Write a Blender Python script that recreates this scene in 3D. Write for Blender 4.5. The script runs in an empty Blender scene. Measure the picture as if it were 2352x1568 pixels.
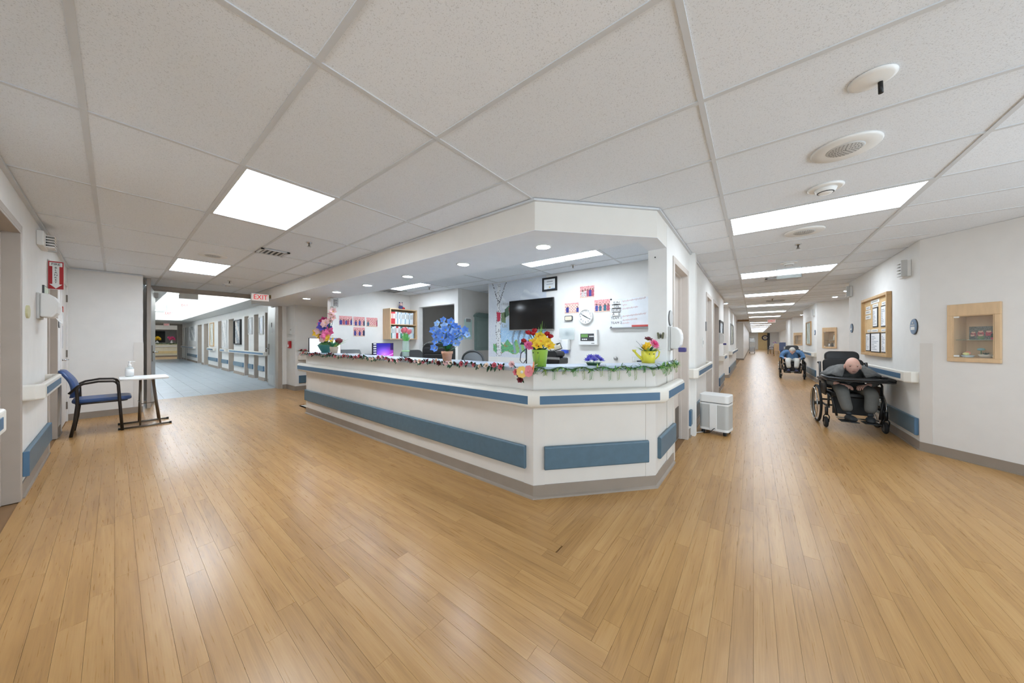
import bpy, math, random
from mathutils import Vector, Matrix
random.seed(7)
S = bpy.context.scene
C = S.collection
# ------------------------------------------------------------------ camera, world, exposure
FPX, CX, CY, YAW, EYE, HC = 711.2, 1176.0, 782.1, math.radians(37.94), 1.25, 2.40
cam = bpy.data.cameras.new('camera'); camo = bpy.data.objects.new('camera', cam); C.objects.link(camo)
cam.sensor_width = 36; cam.lens = FPX / 2352 * 36; cam.shift_y = -(784 - CY) / 2352
cam.clip_start = .02; cam.clip_end = 200
camo.location = (0, 0, EYE); camo.rotation_euler = (math.pi / 2, 0, YAW - math.pi / 2)
S.camera = camo
w = bpy.data.worlds.new('world'); S.world = w; w.use_nodes = True
w.node_tree.nodes['Background'].inputs[0].default_value = (.74, .88, 1, 1)
w.node_tree.nodes['Background'].inputs[1].default_value = 4.6
S.view_settings.view_transform = 'Standard'; S.view_settings.look = 'None'
S.view_settings.gamma = 1; S.view_settings.use_curve_mapping = False
S.view_settings.exposure = 0.02
PANEL, PANEL_FAR, DOWN, COVE, STN, HALL = 10.5, 14.0, 200.0, 95.0, 31.0, 18.5          # lamp strengths
# ------------------------------------------------------------------ measuring helpers (photo pixel -> point on a known plane)
FW = (math.cos(YAW), math.sin(YAW)); RT = (math.sin(YAW), -math.cos(YAW))
def ray(u, v):
    a = (u - CX) / FPX
    return (FW[0] + RT[0] * a, FW[1] + RT[1] * a, (CY - v) / FPX)
def az(u, v, z):
    d = ray(u, v); t = (z - EYE) / d[2]; return Vector((d[0] * t, d[1] * t, z))
PL = {}          # name: (point, normal to viewer, rotz)
def plane(n, p, nx, ny, rz): PL[n] = (p, (nx, ny), rz)
H2 = math.sqrt(.5)
plane('left', (-.46, 0), 1, 0, math.pi / 2)
plane('lback', (0, 8.47), 0, -1, 0)
plane('tv', (4.66, 0), -1, 0, -math.pi / 2)
plane('stleft', (0, 6.9), 0, -1, 0)
plane('pass', (0, 5.1), 0, -1, 0)
plane('nook', (0, 9.03), 0, -1, 0)
plane('nookside', (2.77, 0), -1, 0, -math.pi / 2)
plane('corr', (0, .66), 0, -1, 0)
plane('B', (0, -1.5), 0, 1, math.pi)
plane('A', (5.65, -1.5), -H2, H2, -math.pi * .75)
plane('C', (12.95, -1.5), -H2, H2, -math.pi * .75)
plane('C2', (20.25, -1.5), -H2, H2, -math.pi * .75)
plane('far', (2.85, 0), -1, 0, -math.pi / 2)
plane('front', (2.04, 0), -1, 0, -math.pi / 2)
plane('colm', (3.28, 0), -1, 0, -math.pi / 2)
def wp(pl, u, v, off=0.0):
    p, n, rz = PL[pl]; d = ray(u, v)
    k = n[0] * p[0] + n[1] * p[1] + off
    t = k / (n[0] * d[0] + n[1] * d[1])
    return Vector((d[0] * t, d[1] * t, EYE + d[2] * t))
def wrect(pl, u0, v0, u1, v1, off=0.0):
    a = wp(pl, u0, (v0 + v1) / 2, off); b = wp(pl, u1, (v0 + v1) / 2, off); um = (u0 + u1) / 2
    c = wp(pl, um, v0, off); d = wp(pl, um, v1, off)
    return Vector(((a.x + b.x) / 2, (a.y + b.y) / 2, (c.z + d.z) / 2)), (a.xy - b.xy).length, c.z - d.z
# ------------------------------------------------------------------ materials
def lin(c):
    return tuple((x / 255 / 12.92 if x / 255 <= .04045 else ((x / 255 + .055) / 1.055) ** 2.4) for x in c)
MATS = {}
def M(name, col=(200, 200, 200), rough=.5, metal=0, var=.05, vs=6, bump=0, bs=60, emit=0, trans=0, alpha=1, spec=.5, coat=0, stretch=None):
    if name in MATS: return MATS[name]
    m = bpy.data.materials.new(name); m.use_nodes = True; MATS[name] = m
    nt = m.node_tree; b = nt.nodes['Principled BSDF']; L = nt.links
    c = lin(col)
    geo = nt.nodes.new('ShaderNodeNewGeometry')
    vec = geo.outputs['Position']
    if stretch:
        mp = nt.nodes.new('ShaderNodeMapping'); mp.inputs['Scale'].default_value = stretch
        L.new(vec, mp.inputs[0]); vec = mp.outputs[0]
    nz = nt.nodes.new('ShaderNodeTexNoise'); nz.inputs['Scale'].default_value = vs; nz.inputs['Detail'].default_value = 3
    L.new(vec, nz.inputs['Vector'])
    mr = nt.nodes.new('ShaderNodeMapRange'); mr.inputs[1].default_value = .3; mr.inputs[2].default_value = .7
    mr.inputs[3].default_value = 1 - var; mr.inputs[4].default_value = 1 + var
    L.new(nz.outputs['Fac'], mr.inputs[0])
    mx = nt.nodes.new('ShaderNodeVectorMath'); mx.operation = 'SCALE'; mx.inputs[0].default_value = c
    L.new(mr.outputs[0], mx.inputs['Scale']); L.new(mx.outputs[0], b.inputs['Base Color'])
    b.inputs['Roughness'].default_value = rough; b.inputs['Metallic'].default_value = metal
    b.inputs['Specular IOR Level'].default_value = spec; b.inputs['Coat Weight'].default_value = coat
    if trans: b.inputs['Transmission Weight'].default_value = trans; b.inputs['IOR'].default_value = 1.3
    if alpha < 1: b.inputs['Alpha'].default_value = alpha
    if emit:
        b.inputs['Emission Color'].default_value = (*c, 1); b.inputs['Emission Strength'].default_value = emit
    if bump:
        n2 = nt.nodes.new('ShaderNodeTexNoise'); n2.inputs['Scale'].default_value = bs; n2.inputs['Detail'].default_value = 2
        L.new(vec, n2.inputs['Vector'])
        bp = nt.nodes.new('ShaderNodeBump'); bp.inputs['Strength'].default_value = bump; bp.inputs['Distance'].default_value = .002
        L.new(n2.outputs['Fac'], bp.inputs['Height']); L.new(bp.outputs[0], b.inputs['Normal'])
    return m
def wood_floor(name, ax):
    m = bpy.data.materials.new(name); m.use_nodes = True; MATS[name] = m
    nt = m.node_tree; b = nt.nodes['Principled BSDF']; L = nt.links; N = nt.nodes.new
    def math_(op, a, bb=None, cc=None):
        n = N('ShaderNodeMath'); n.operation = op
        for i, x in enumerate((a, bb, cc)):
            if x is None: continue
            if isinstance(x, (int, float)): n.inputs[i].default_value = x
            else: L.new(x, n.inputs[i])
        return n.outputs[0]
    geo = N('ShaderNodeNewGeometry'); sp = N('ShaderNodeSeparateXYZ'); L.new(geo.outputs['Position'], sp.inputs[0])
    al, ac = (sp.outputs[0], sp.outputs[1]) if ax == 'x' else (sp.outputs[1], sp.outputs[0])
    at = N('ShaderNodeAttribute'); at.attribute_name = 'rnd'; oi = N('ShaderNodeObjectInfo')
    r = math_('FRACT', math_('ADD', at.outputs['Fac'], oi.outputs['Random']))
    def vec(sa, sc, k):
        cb = N('ShaderNodeCombineXYZ')
        L.new(math_('MULTIPLY_ADD', al, sa, math_('MULTIPLY', r, k)), cb.inputs[0])
        L.new(math_('MULTIPLY_ADD', ac, sc, math_('MULTIPLY', r, k * 1.7)), cb.inputs[1])
        L.new(math_('MULTIPLY', r, 9.0), cb.inputs[2])
        return cb.outputs[0]
    def noise(v, det, dist=0.0):
        n = N('ShaderNodeTexNoise'); n.inputs['Scale'].default_value = 1; n.inputs['Detail'].default_value = det
        n.inputs['Distortion'].default_value = dist; L.new(v, n.inputs['Vector']); return n.outputs['Fac']
    big = noise(vec(1.3, 11, 31), 2, .5)
    ring = math_('MULTIPLY_ADD', math_('SINE', math_('MULTIPLY', big, 44.0)), .5, .5)
    ringm = math_('MULTIPLY', math_('POWER', ring, 2.0), math_('SMOOTH_MAX', math_('SUBTRACT', noise(vec(2.0, 4, 17), 1), .36), 0.0, .05))
    fine = noise(vec(5, 210, 13), 4, .2)
    mid = noise(vec(1.1, 22, 51), 3)
    f = math_('MULTIPLY_ADD', math_('SUBTRACT', fine, .5), .42, .5)
    f = math_('ADD', f, math_('MULTIPLY', math_('SUBTRACT', mid, .5), .7))
    f = math_('SUBTRACT', f, math_('MULTIPLY', ringm, .42))
    f = math_('ADD', f, math_('MULTIPLY', math_('SUBTRACT', r, .5), .20))
    cr = N('ShaderNodeValToRGB'); e = cr.color_ramp.elements
    e[0].position = .0; e[0].color = (*lin((140, 100, 54)), 1); e[1].position = 1; e[1].color = (*lin((205, 165, 110)), 1)
    x = e.new(.5); x.color = (*lin((180, 137, 82)), 1)
    L.new(f, cr.inputs[0]); L.new(cr.outputs[0], b.inputs['Base Color'])
    L.new(math_('MULTIPLY_ADD', fine, .10, .24), b.inputs['Roughness'])
    b.inputs['Specular IOR Level'].default_value = .55
    bp = N('ShaderNodeBump'); bp.inputs['Strength'].default_value = .03; bp.inputs['Distance'].default_value = .001
    L.new(fine, bp.inputs['Height']); L.new(bp.outputs[0], b.inputs['Normal'])
    return m
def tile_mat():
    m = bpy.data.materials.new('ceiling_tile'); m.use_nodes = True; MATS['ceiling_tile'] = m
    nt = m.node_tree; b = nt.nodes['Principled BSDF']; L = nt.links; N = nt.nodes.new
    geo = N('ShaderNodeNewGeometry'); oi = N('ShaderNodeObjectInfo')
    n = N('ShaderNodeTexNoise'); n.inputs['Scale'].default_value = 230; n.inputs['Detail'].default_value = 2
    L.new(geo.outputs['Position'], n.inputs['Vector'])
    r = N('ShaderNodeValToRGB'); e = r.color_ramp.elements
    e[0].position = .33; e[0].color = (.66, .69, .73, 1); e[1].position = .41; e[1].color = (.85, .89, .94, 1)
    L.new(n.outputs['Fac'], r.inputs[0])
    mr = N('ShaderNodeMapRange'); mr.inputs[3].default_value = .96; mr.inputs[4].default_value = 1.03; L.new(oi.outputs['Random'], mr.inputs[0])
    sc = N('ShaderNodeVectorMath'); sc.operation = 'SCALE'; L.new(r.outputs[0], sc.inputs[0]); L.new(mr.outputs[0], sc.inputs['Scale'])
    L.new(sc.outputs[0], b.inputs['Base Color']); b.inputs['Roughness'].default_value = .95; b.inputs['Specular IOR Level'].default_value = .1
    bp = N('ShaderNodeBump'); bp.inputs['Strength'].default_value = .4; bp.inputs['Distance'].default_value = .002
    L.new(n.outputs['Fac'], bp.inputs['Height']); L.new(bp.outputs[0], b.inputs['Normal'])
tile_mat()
WX = wood_floor('oak_vinyl_x', 'x'); WY = wood_floor('oak_vinyl_y', 'y')
def vcol(name, rough=.5, emit=0):
    m = bpy.data.materials.new(name); m.use_nodes = True; MATS[name] = m
    nt = m.node_tree; b = nt.nodes['Principled BSDF']; a = nt.nodes.new('ShaderNodeAttribute'); a.attribute_name = 'Col'
    nt.links.new(a.outputs['Color'], b.inputs['Base Color']); b.inputs['Roughness'].default_value = rough
    if emit:
        nt.links.new(a.outputs['Color'], b.inputs['Emission Color']); b.inputs['Emission Strength'].default_value = emit
    return m
vcol('print', .55); vcol('screen', .3, .9)
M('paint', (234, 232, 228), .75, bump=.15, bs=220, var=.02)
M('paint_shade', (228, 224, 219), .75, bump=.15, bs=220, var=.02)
M('soffit_paint', (230, 226, 219), .8, var=.015)
M('soffit_under', (238, 241, 246), .8, var=.015)
M('grid_white', (212, 215, 218), .6, var=.02)
M('trim_white', (226, 223, 217), .5, var=.02)
M('taupe', (150, 137, 124), .55, var=.05)
M('frame', (176, 165, 153), .5, var=.04)
M('frame_light', (205, 195, 186), .5, var=.03)
M('frame_dark', (92, 80, 68), .6, var=.06)
M('rail', (228, 223, 213), .42, var=.02, bump=.05, bs=300)
M('blue', (76, 110, 138), .45, var=.05, bump=.08, bs=250, stretch=(1, 1, 1))
M('blue_grey', (84, 110, 126), .42, var=.06, vs=18)
M('laminate', (222, 216, 208), .5, var=.015)
M('corner_trim', (220, 214, 207), .5, var=.02)
M('worktop', (176, 188, 204), .35, var=.03, vs=60)
M('white', (238, 238, 236), .4, var=.01)
M('white_soft', (232, 231, 228), .6, var=.02)
M('black', (24, 24, 25), .45, var=.1)
M('black_gloss', (12, 12, 13), .12, var=.05)
M('rubber', (34, 34, 35), .8, var=.1)
M('dark_grey', (66, 67, 69), .5, var=.08)
M('grey', (150, 150, 149), .5, var=.05)
M('light_grey', (196, 196, 194), .5, var=.04)
M('steel', (178, 178, 176), .33, 1, var=.05, stretch=(1, 1, .1))
M('chrome', (210, 210, 210), .15, 1, var=.02)
M('steel_dark', (120, 112, 102), .35, .9, var=.06)
M('panel_lit', (231, 243, 255), .6, emit=PANEL, var=0)
M('panel_far', (231, 243, 255), .6, emit=PANEL_FAR, var=0)
M('down_lit', (231, 243, 255), .6, emit=DOWN, var=0)
M('cove_lit', (231, 243, 255), .6, emit=COVE, var=0)
M('panel_station', (231, 243, 255), .6, emit=STN, var=0)
M('panel_hall', (231, 243, 255), .6, emit=HALL, var=0)
M('maple', (214, 182, 143), .5, var=.07, vs=5, stretch=(6, 6, 1))
M('oak', (196, 160, 112), .5, var=.09, vs=6, stretch=(4, 4, 1))
M('cork', (222, 190, 142), .9, var=.07, vs=40, bump=.2, bs=200)
M('red', (176, 22, 28), .5, var=.05)
M('exit_red', (208, 36, 44), .4, var=.03, emit=.5)
M('exit_white', (236, 222, 216), .5, var=.02, emit=.25)
M('sign_blue', (118, 140, 166), .45, var=.04)
M('green_leaf', (58, 112, 52), .55, var=.2, vs=30)
M('dark_leaf', (30, 72, 44), .55, var=.2, vs=30)
M('lime_leaf', (150, 180, 84), .55, var=.2, vs=30)
M('glass', (240, 246, 246), .03, trans=1, var=0)
M('clear', (225, 235, 235), .1, alpha=.35, var=0)
# ------------------------------------------------------------------ mesh builder
class MB:
    def __init__(s): s.v = []; s.f = []; s.mi = []; s.m = 0; s.col = []; s.c = None; s.sm = []; s.smooth = False
    def face(s, idx):
        s.f.append(tuple(idx)); s.mi.append(s.m); s.col.append(s.c); s.sm.append(s.smooth)
    def add(s, vs, fs):
        o = len(s.v); s.v += [tuple(x) for x in vs]
        for f in fs: s.face([i + o for i in f])
        return s
    def box(s, x0, x1, y0, y1, z0, z1, M_=None):
        vs = [(x, y, z) for z in (z0, z1) for y in (y0, y1) for x in (x0, x1)]
        if M_ is not None: vs = [M_ @ Vector(v) for v in vs]
        return s.add(vs, [(0, 2, 3, 1), (4, 5, 7, 6), (0, 1, 5, 4), (2, 6, 7, 3), (0, 4, 6, 2), (1, 3, 7, 5)])
    def cbox(s, c, d, M_=None, rot=None):
        if rot is not None: M_ = Matrix.Translation(c) @ rot.to_4x4(); c = (0, 0, 0)
        return s.box(c[0] - d[0] / 2, c[0] + d[0] / 2, c[1] - d[1] / 2, c[1] + d[1] / 2, c[2] - d[2] / 2, c[2] + d[2] / 2, M_)
    def rbox(s, c, d, r, seg=3, axis='z'):        # rounded-corner prism, profile rounded about the axis
        a = {'z': (0, 1, 2), 'y': (0, 2, 1), 'x': (1, 2, 0)}[axis]
        hx, hy, hz = d[a[0]] / 2, d[a[1]] / 2, d[a[2]] / 2; r = min(r, hx * .99, hy * .99); pts = []
        for q, (sx, sy) in enumerate(((1, 1), (-1, 1), (-1, -1), (1, -1))):
            for k in range(seg + 1):
                t = math.pi / 2 * (q + k / seg)
                pts.append((sx * (hx - r) + r * math.cos(t), sy * (hy - r) + r * math.sin(t)))
        n = len(pts); vs = []
        for z in (-hz, hz):
            for p in pts:
                q = [0, 0, 0]; q[a[0]] = p[0] + c[a[0]]; q[a[1]] = p[1] + c[a[1]]; q[a[2]] = z + c[a[2]]; vs.append(q)
        return s.add(vs, [tuple(range(n))[::-1], tuple(range(n, 2 * n))] + [(i, (i + 1) % n, n + (i + 1) % n, n + i) for i in range(n)])
    def prism(s, poly, z0, z1):
        n = len(poly); a = sum(poly[i][0] * poly[(i + 1) % n][1] - poly[(i + 1) % n][0] * poly[i][1] for i in range(n))
        if a < 0: poly = poly[::-1]
        return s.add([(p[0], p[1], z0) for p in poly] + [(p[0], p[1], z1) for p in poly],
                     [tuple(range(n))[::-1], tuple(range(n, 2 * n))] + [(i, (i + 1) % n, n + (i + 1) % n, n + i) for i in range(n)])
    def ext(s, poly, vec):                        # planar 3-D polygon pushed along vec
        n = len(poly); v2 = [tuple(Vector(p) + Vector(vec)) for p in poly]
        return s.add(list(poly) + v2, [tuple(range(n)), tuple(range(n, 2 * n))[::-1]] + [(i, n + i, n + (i + 1) % n, (i + 1) % n) for i in range(n)])
    def cyl(s, p0, p1, r0, r1=None, n=10, cap=True):
        r1 = r0 if r1 is None else r1; p0 = Vector(p0); p1 = Vector(p1); d = (p1 - p0).normalized()
        a = d.orthogonal().normalized(); b = d.cross(a); vs = []
        for p, r in ((p0, r0), (p1, r1)):
            vs += [p + (a * math.cos(2 * math.pi * i / n) + b * math.sin(2 * math.pi * i / n)) * r for i in range(n)]
        sm = s.smooth; s.smooth = True
        s.add(vs, [(i, (i + 1) % n, n + (i + 1) % n, n + i) for i in range(n)]); s.smooth = sm
        if cap: o = len(s.v) - 2 * n; s.face(tuple(range(o, o + n))[::-1]); s.face(tuple(range(o + n, o + 2 * n)))
        return s
    def tube(s, pts, r, n=8, closed=False):
        pts = [Vector(p) for p in pts]; N = len(pts); o = len(s.v); rr = r if isinstance(r, (list, tuple)) else [r] * N
        ref = None; sm = s.smooth; s.smooth = True
        for i, p in enumerate(pts):
            d = (pts[(i + 1) % N] - pts[i - 1]) if closed else (pts[min(i + 1, N - 1)] - pts[max(i - 1, 0)])
            d.normalize()
            if ref is None: ref = d.orthogonal().normalized()
            a = (ref - d * ref.dot(d)); a = a.normalized() if a.length > 1e-6 else d.orthogonal().normalized(); ref = a; b = d.cross(a)
            s.v += [tuple(p + (a * math.cos(2 * math.pi * k / n) + b * math.sin(2 * math.pi * k / n)) * rr[i]) for k in range(n)]
        for i in range(N if closed else N - 1):
            j = (i + 1) % N
            for k in range(n): s.face((o + i * n + k, o + i * n + (k + 1) % n, o + j * n + (k + 1) % n, o + j * n + k))
        s.smooth = sm
        if not closed: s.face(tuple(range(o, o + n))[::-1]); s.face(tuple(range(o + (N - 1) * n, o + N * n)))
        return s
    def lathe(s, prof, c=(0, 0, 0), n=20, axis='z', smooth=True, cap=True):
        o = len(s.v); sm = s.smooth; s.smooth = smooth
        for r, z in prof:
            for k in range(n):
                t = 2 * math.pi * k / n; x, y = r * math.cos(t), r * math.sin(t)
                p = {'z': (x, y, z), 'y': (x, z, -y), 'x': (z, x, y)}[axis]
                s.v.append((p[0] + c[0], p[1] + c[1], p[2] + c[2]))
        for i in range(len(prof) - 1):
            for k in range(n): s.face((o + i * n + k, o + i * n + (k + 1) % n, o + (i + 1) * n + (k + 1) % n, o + (i + 1) * n + k))
        s.smooth = sm
        if cap and prof[0][0] > 1e-5: s.face(tuple(range(o, o + n))[::-1])
        if cap and prof[-1][0] > 1e-5: s.face(tuple(range(o + (len(prof) - 1) * n, o + len(prof) * n)))
        return s
    def ball(s, c, r, n=12, m=8, M_=None):
        r = (r, r, r) if isinstance(r, (int, float)) else r; o = len(s.v); sm = s.smooth; s.smooth = True
        for i in range(m + 1):
            ph = math.pi * i / m - math.pi / 2
            for k in range(n):
                t = 2 * math.pi * k / n; q = Vector((r[0] * math.cos(ph) * math.cos(t), r[1] * math.cos(ph) * math.sin(t), r[2] * math.sin(ph)))
                if M_ is not None: q = M_ @ q
                s.v.append((q[0] + c[0], q[1] + c[1], q[2] + c[2]))
        for i in range(m):
            for k in range(n): s.face((o + i * n + k, o + i * n + (k + 1) % n, o + (i + 1) * n + (k + 1) % n, o + (i + 1) * n + k))
        s.smooth = sm; return s
    def torus(s, c, R, r, axis='y', n=32, m=8, sc=(1, 1)):
        pts = []
        for i in range(n):
            t = 2 * math.pi * i / n; x, y = R * math.cos(t) * sc[0], R * math.sin(t) * sc[1]
            p = {'z': (x, y, 0), 'y': (x, 0, y), 'x': (0, x, y)}[axis]; pts.append((p[0] + c[0], p[1] + c[1], p[2] + c[2]))
        return s.tube(pts, r, m, True)
    def quad(s, a, b, c, d): return s.add([a, b, c, d], [(0, 1, 2, 3)])
    def mesh(s, name, mats):
        me = bpy.data.meshes.new(name); me.from_pydata(s.v, [], s.f)
        for m in (mats if isinstance(mats, (list, tuple)) else [mats]): me.materials.append(MATS[m] if isinstance(m, str) else m)
        me.polygons.foreach_set('material_index', s.mi); me.polygons.foreach_set('use_smooth', s.sm)
        if any(c is not None for c in s.col):
            a = me.color_attributes.new('Col', 'FLOAT_COLOR', 'CORNER'); buf = []
            for p, c in zip(s.f, s.col):
                q = lin(c or (255, 255, 255)); buf += [q[0], q[1], q[2], 1.0] * len(p)
            a.data.foreach_set('color', buf)
        me.update(); return me
    def build(s, name, mats, parent=None, bevel=0, seg=2):
        return link(name, s.mesh(name, mats), parent, bevel, seg)
def link(name, me, parent=None, bevel=0, seg=2):
    o = bpy.data.objects.new(name, me); C.objects.link(o)
    if parent: o.parent = parent
    if bevel:
        b = o.modifiers.new('bevel', 'BEVEL'); b.width = bevel; b.segments = seg; b.limit_method = 'ANGLE'; b.angle_limit = math.radians(35)
    return o
def tag(o, label=None, cat=None, group=None, kind=None):
    if label: o['label'] = label
    if cat: o['category'] = cat
    if group: o['group'] = group
    if kind: o['kind'] = kind
    return o
def thing(name, label, cat, loc=(0, 0, 0), rz=0, group=None):
    o = bpy.data.objects.new(name, None); o.empty_display_size = .1; C.objects.link(o)
    o.location = loc; o.rotation_euler = (0, 0, rz)
    return tag(o, label, cat, group)
def wthing(name, label, cat, pl, loc, group=None): return thing(name, label, cat, loc, PL[pl][2], group)
def struct(name, mb, mats, bevel=0, label=None):
    o = mb.build(name, mats, None, bevel); tag(o, label, None, None, 'structure'); return o
def dup(root, loc=None, rz=None, label=None, group=None, parent=None):
    r = root.copy(); C.objects.link(r); r.parent = parent
    if loc is not None: r.location = loc
    if rz is not None: r.rotation_euler = (0, 0, rz)
    if label: r['label'] = label
    if group: r['group'] = group
    for ch in [o for o in C.objects if o.parent == root]: dup(ch, parent=r)
    return r
_tc = {}
def text(parent, name, s, size, mat, o, rz=0, up='z', depth=.002, align='CENTER', sx=1.0):
    """lettering as a thin mesh; lies in the parent's local x-z plane facing -y"""
    key = (s, size, depth, align)
    if key not in _tc:
        cu = bpy.data.curves.new('t', 'FONT'); cu.body = s; cu.size = size; cu.extrude = depth / 2; cu.align_x = align; cu.align_y = 'CENTER'
        cu.resolution_u = 2
        ob = bpy.data.objects.new('t', cu); C.objects.link(ob); dg = bpy.context.evaluated_depsgraph_get()
        me = bpy.data.meshes.new_from_object(ob.evaluated_get(dg)); _tc[key] = me
        bpy.data.objects.remove(ob); bpy.data.curves.remove(cu)
    me = _tc[key].copy(); me.name = name; me.materials.clear(); me.materials.append(MATS[mat])
    me.transform(Matrix.Translation(o) @ Matrix.Rotation(rz, 4, 'Y') @ Matrix.Rotation(math.pi / 2, 4, 'X') @ Matrix.Diagonal((sx, 1, 1, 1)))
    return link(name, me, parent)
def picture(parent, name, w, h, nx, ny, fn, y=-.001, mat='print', z0=None, x0=None):
    """flat printed picture: a grid whose cells take their colour from fn(u, v), u right, v up in 0..1"""
    mb = MB(); x0 = -w / 2 if x0 is None else x0; z0 = -h / 2 if z0 is None else z0
    for j in range(ny + 1):
        for i in range(nx + 1): mb.v.append((x0 + w * i / nx, y, z0 + h * j / ny))
    for j in range(ny):
        for i in range(nx):
            mb.c = fn((i + .5) / nx, (j + .5) / ny); a = j * (nx + 1) + i; mb.face((a, a + 1, a + nx + 2, a + nx + 1))
    return mb.build(name, mat, parent)
def mix(a, b, t): return tuple(a[i] + (b[i] - a[i]) * t for i in range(3))
# ================================================================== FLOOR
PW, PLEN, GAP = .0762, .914, .0008
fl = MB(); fl.box(-3.8, 58, -3.6, 10, -.06, -.006); fl.box(-1.2, 6, 10, 10.02, -.06, -.006)
floor = struct('floor', fl, M('underlay', (134, 100, 64), .7), label='oak-look vinyl plank floor with a mitred herringbone seam')
planks = []                       # (axis, x0, x1, y0, y1)
def in_room(x, y):
    if y > 9.95: return False
    if x < -.47: return y < 1.2 and x > -3.5 and y > -3
    if y >= .68 and x > 2.06 and not (y > 6.95 and x < 4.8) and not (y > 6.0 and x < 2.17) and not (y < 1.45 and x < 3.0 and (x - 2.03) * .757 + (y - 1.37) * 0 < .9 and y < 1.40 - (x - 2.03) * .85): 
        return 10.3 < x < 13.2 and y < 1.7
    if x > 5.7 and y < -1.52:
        if x > 24.2: return y > -2.7
        k = (x - 8.9) % 7.3
        return k < 4.2 and y > -2.6 and x < 30
    return y > -3.05
def emit(axis, a0, a1, c, lo, hi, rnd):
    a = lo - rnd.random() * PLEN
    while a < hi:
        s0, s1 = max(a, lo), min(a + PLEN, hi)
        if s1 - s0 > .01:
            m = (s0 + s1) / 2
            pt = [(m, c), (s0 + .02, c), (s1 - .02, c)]
            if axis == 'y': pt = [(q[1], q[0]) for q in pt]
            if any(in_room(*q) for q in pt):
                planks.append((axis, s0, s1, a0, a1))
        a += PLEN
rr = random.Random(3)
for k in range(-46, 64):           # boards running away down the left hall
    emit('y', k * PW, (k + 1) * PW, (k + .5) * PW, (k - 9) * PW, 9.95, rr)
for j in range(-40, 24):          # boards running down the right corridor
    emit('x', j * PW, (j + 1) * PW, (j + .5) * PW, (j + 10) * PW, 55.5 if j > -36 else 30, rr)
def pdepth(p):
    m = (p[1] + p[2]) / 2; c = (p[3] + p[4]) / 2; x, y = (m, c) if p[0] == 'x' else (c, m)
    d = FW[0] * x + FW[1] * y; r = RT[0] * x + RT[1] * y
    return d if d > .6 and abs(r) < 1.75 * d and 1.25 / d < 1.2 else 99
planks.sort(key=pdepth)
cache = {}
rest = {'x': MB(), 'y': MB()}; restr = {'x': [], 'y': []}
for n, (ax, s0, s1, a0, a1) in enumerate(planks):
    L_ = s1 - s0 - GAP; W_ = a1 - a0 - GAP
    if n < 300:
        key = (ax, round(L_, 3))
        if key not in cache:
            b = MB(); hx, hy = (L_ / 2, W_ / 2) if ax == 'x' else (W_ / 2, L_ / 2)
            b.box(-hx, hx, -hy, hy, -.005, 0); cache[key] = b.mesh('plank', WX if ax == 'x' else WY)
        o = link('plank', cache[key], floor)
        m, c = (s0 + s1) / 2, (a0 + a1) / 2; o.location = (m, c, 0) if ax == 'x' else (c, m, 0)
    else:
        b = rest[ax]; g2 = GAP / 2 if pdepth(planks[n]) < 4 else .0002; q = (s0 + g2, s1 - g2, a0 + g2, a1 - g2)
        if ax == 'y': q = (q[2], q[3], q[0], q[1])
        x0, x1, y0, y1 = q; o = len(b.v)
        b.v += [(x0, y0, 0), (x1, y0, 0), (x1, y1, 0), (x0, y1, 0), (x0, y0, -.005), (x1, y0, -.005), (x1, y1, -.005), (x0, y1, -.005)]
        for f in ((0, 1, 2, 3), (4, 5, 1, 0), (5, 6, 2, 1), (6, 7, 3, 2), (7, 4, 0, 3)): b.face([i + o for i in f])
        restr[ax] += [rr.random()] * 5
for ax in 'xy':
    me = rest[ax].mesh('plank_field', WX if ax == 'x' else WY)
    at = me.attributes.new('rnd', 'FLOAT', 'FACE'); at.data.foreach_set('value', restr[ax])
    tag(link('plank_field', me, floor), 'remaining oak-look planks farther off', kind='stuff')
sf_ = MB().box(2.17, 4.62, 1.5, 6.9, -.005, 0); sf_.box(2.9, 4.62, .84, 1.5, -.005, 0); sf_.box(4.62, 7.2, 4.3, 7.6, -.005, 0)  # unseen slab added in a pale tone, bounces light onto station ceiling and bulkhead
struct('floor_station', sf_, M('station_bounce', (206, 204, 198), .5), label='unseen floor added inside the nurses station, pale to bounce light')
# grey porcelain floor of the far left corridor
tf = MB(); tf.box(.3, 3.5, 9.95, 31, -.06, -.006)
ftile = struct('floor_far_hall', tf, M('grout', (140, 148, 154), .8), label='blue-grey porcelain tile floor beyond the double doors')
M('porcelain', (184, 195, 203), .3, var=.07, vs=3)
tmesh = MB().box(-.148, .148, -.298, .298, -.005, 0).mesh('floor_tile', 'porcelain')
y = 9.95 + .3
r_ = 0
tiles = []
while y < 31:
    for i in range(9):
        tiles.append((.50 + .3 * i, y))
    y += .6; r_ += 1
for i, (x, y) in enumerate(tiles[:297]):
    o = link('floor_tile', tmesh, ftile); o.location = (x, y, 0)
fmb = MB()
for x, y in tiles[297:]: fmb.box(x - .148, x + .148, y - .298, y + .298, -.005, 0)
if fmb.v: tag(fmb.build('tile_field', 'porcelain', ftile), kind='stuff')
fe = MB(); fe.box(-4, 8, 31, 42, -.06, 0)
struct('floor_second_station', fe, M('far_vinyl', (206, 172, 128), .35, var=.06), label='wood-look floor around the second nurses station far away')
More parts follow.
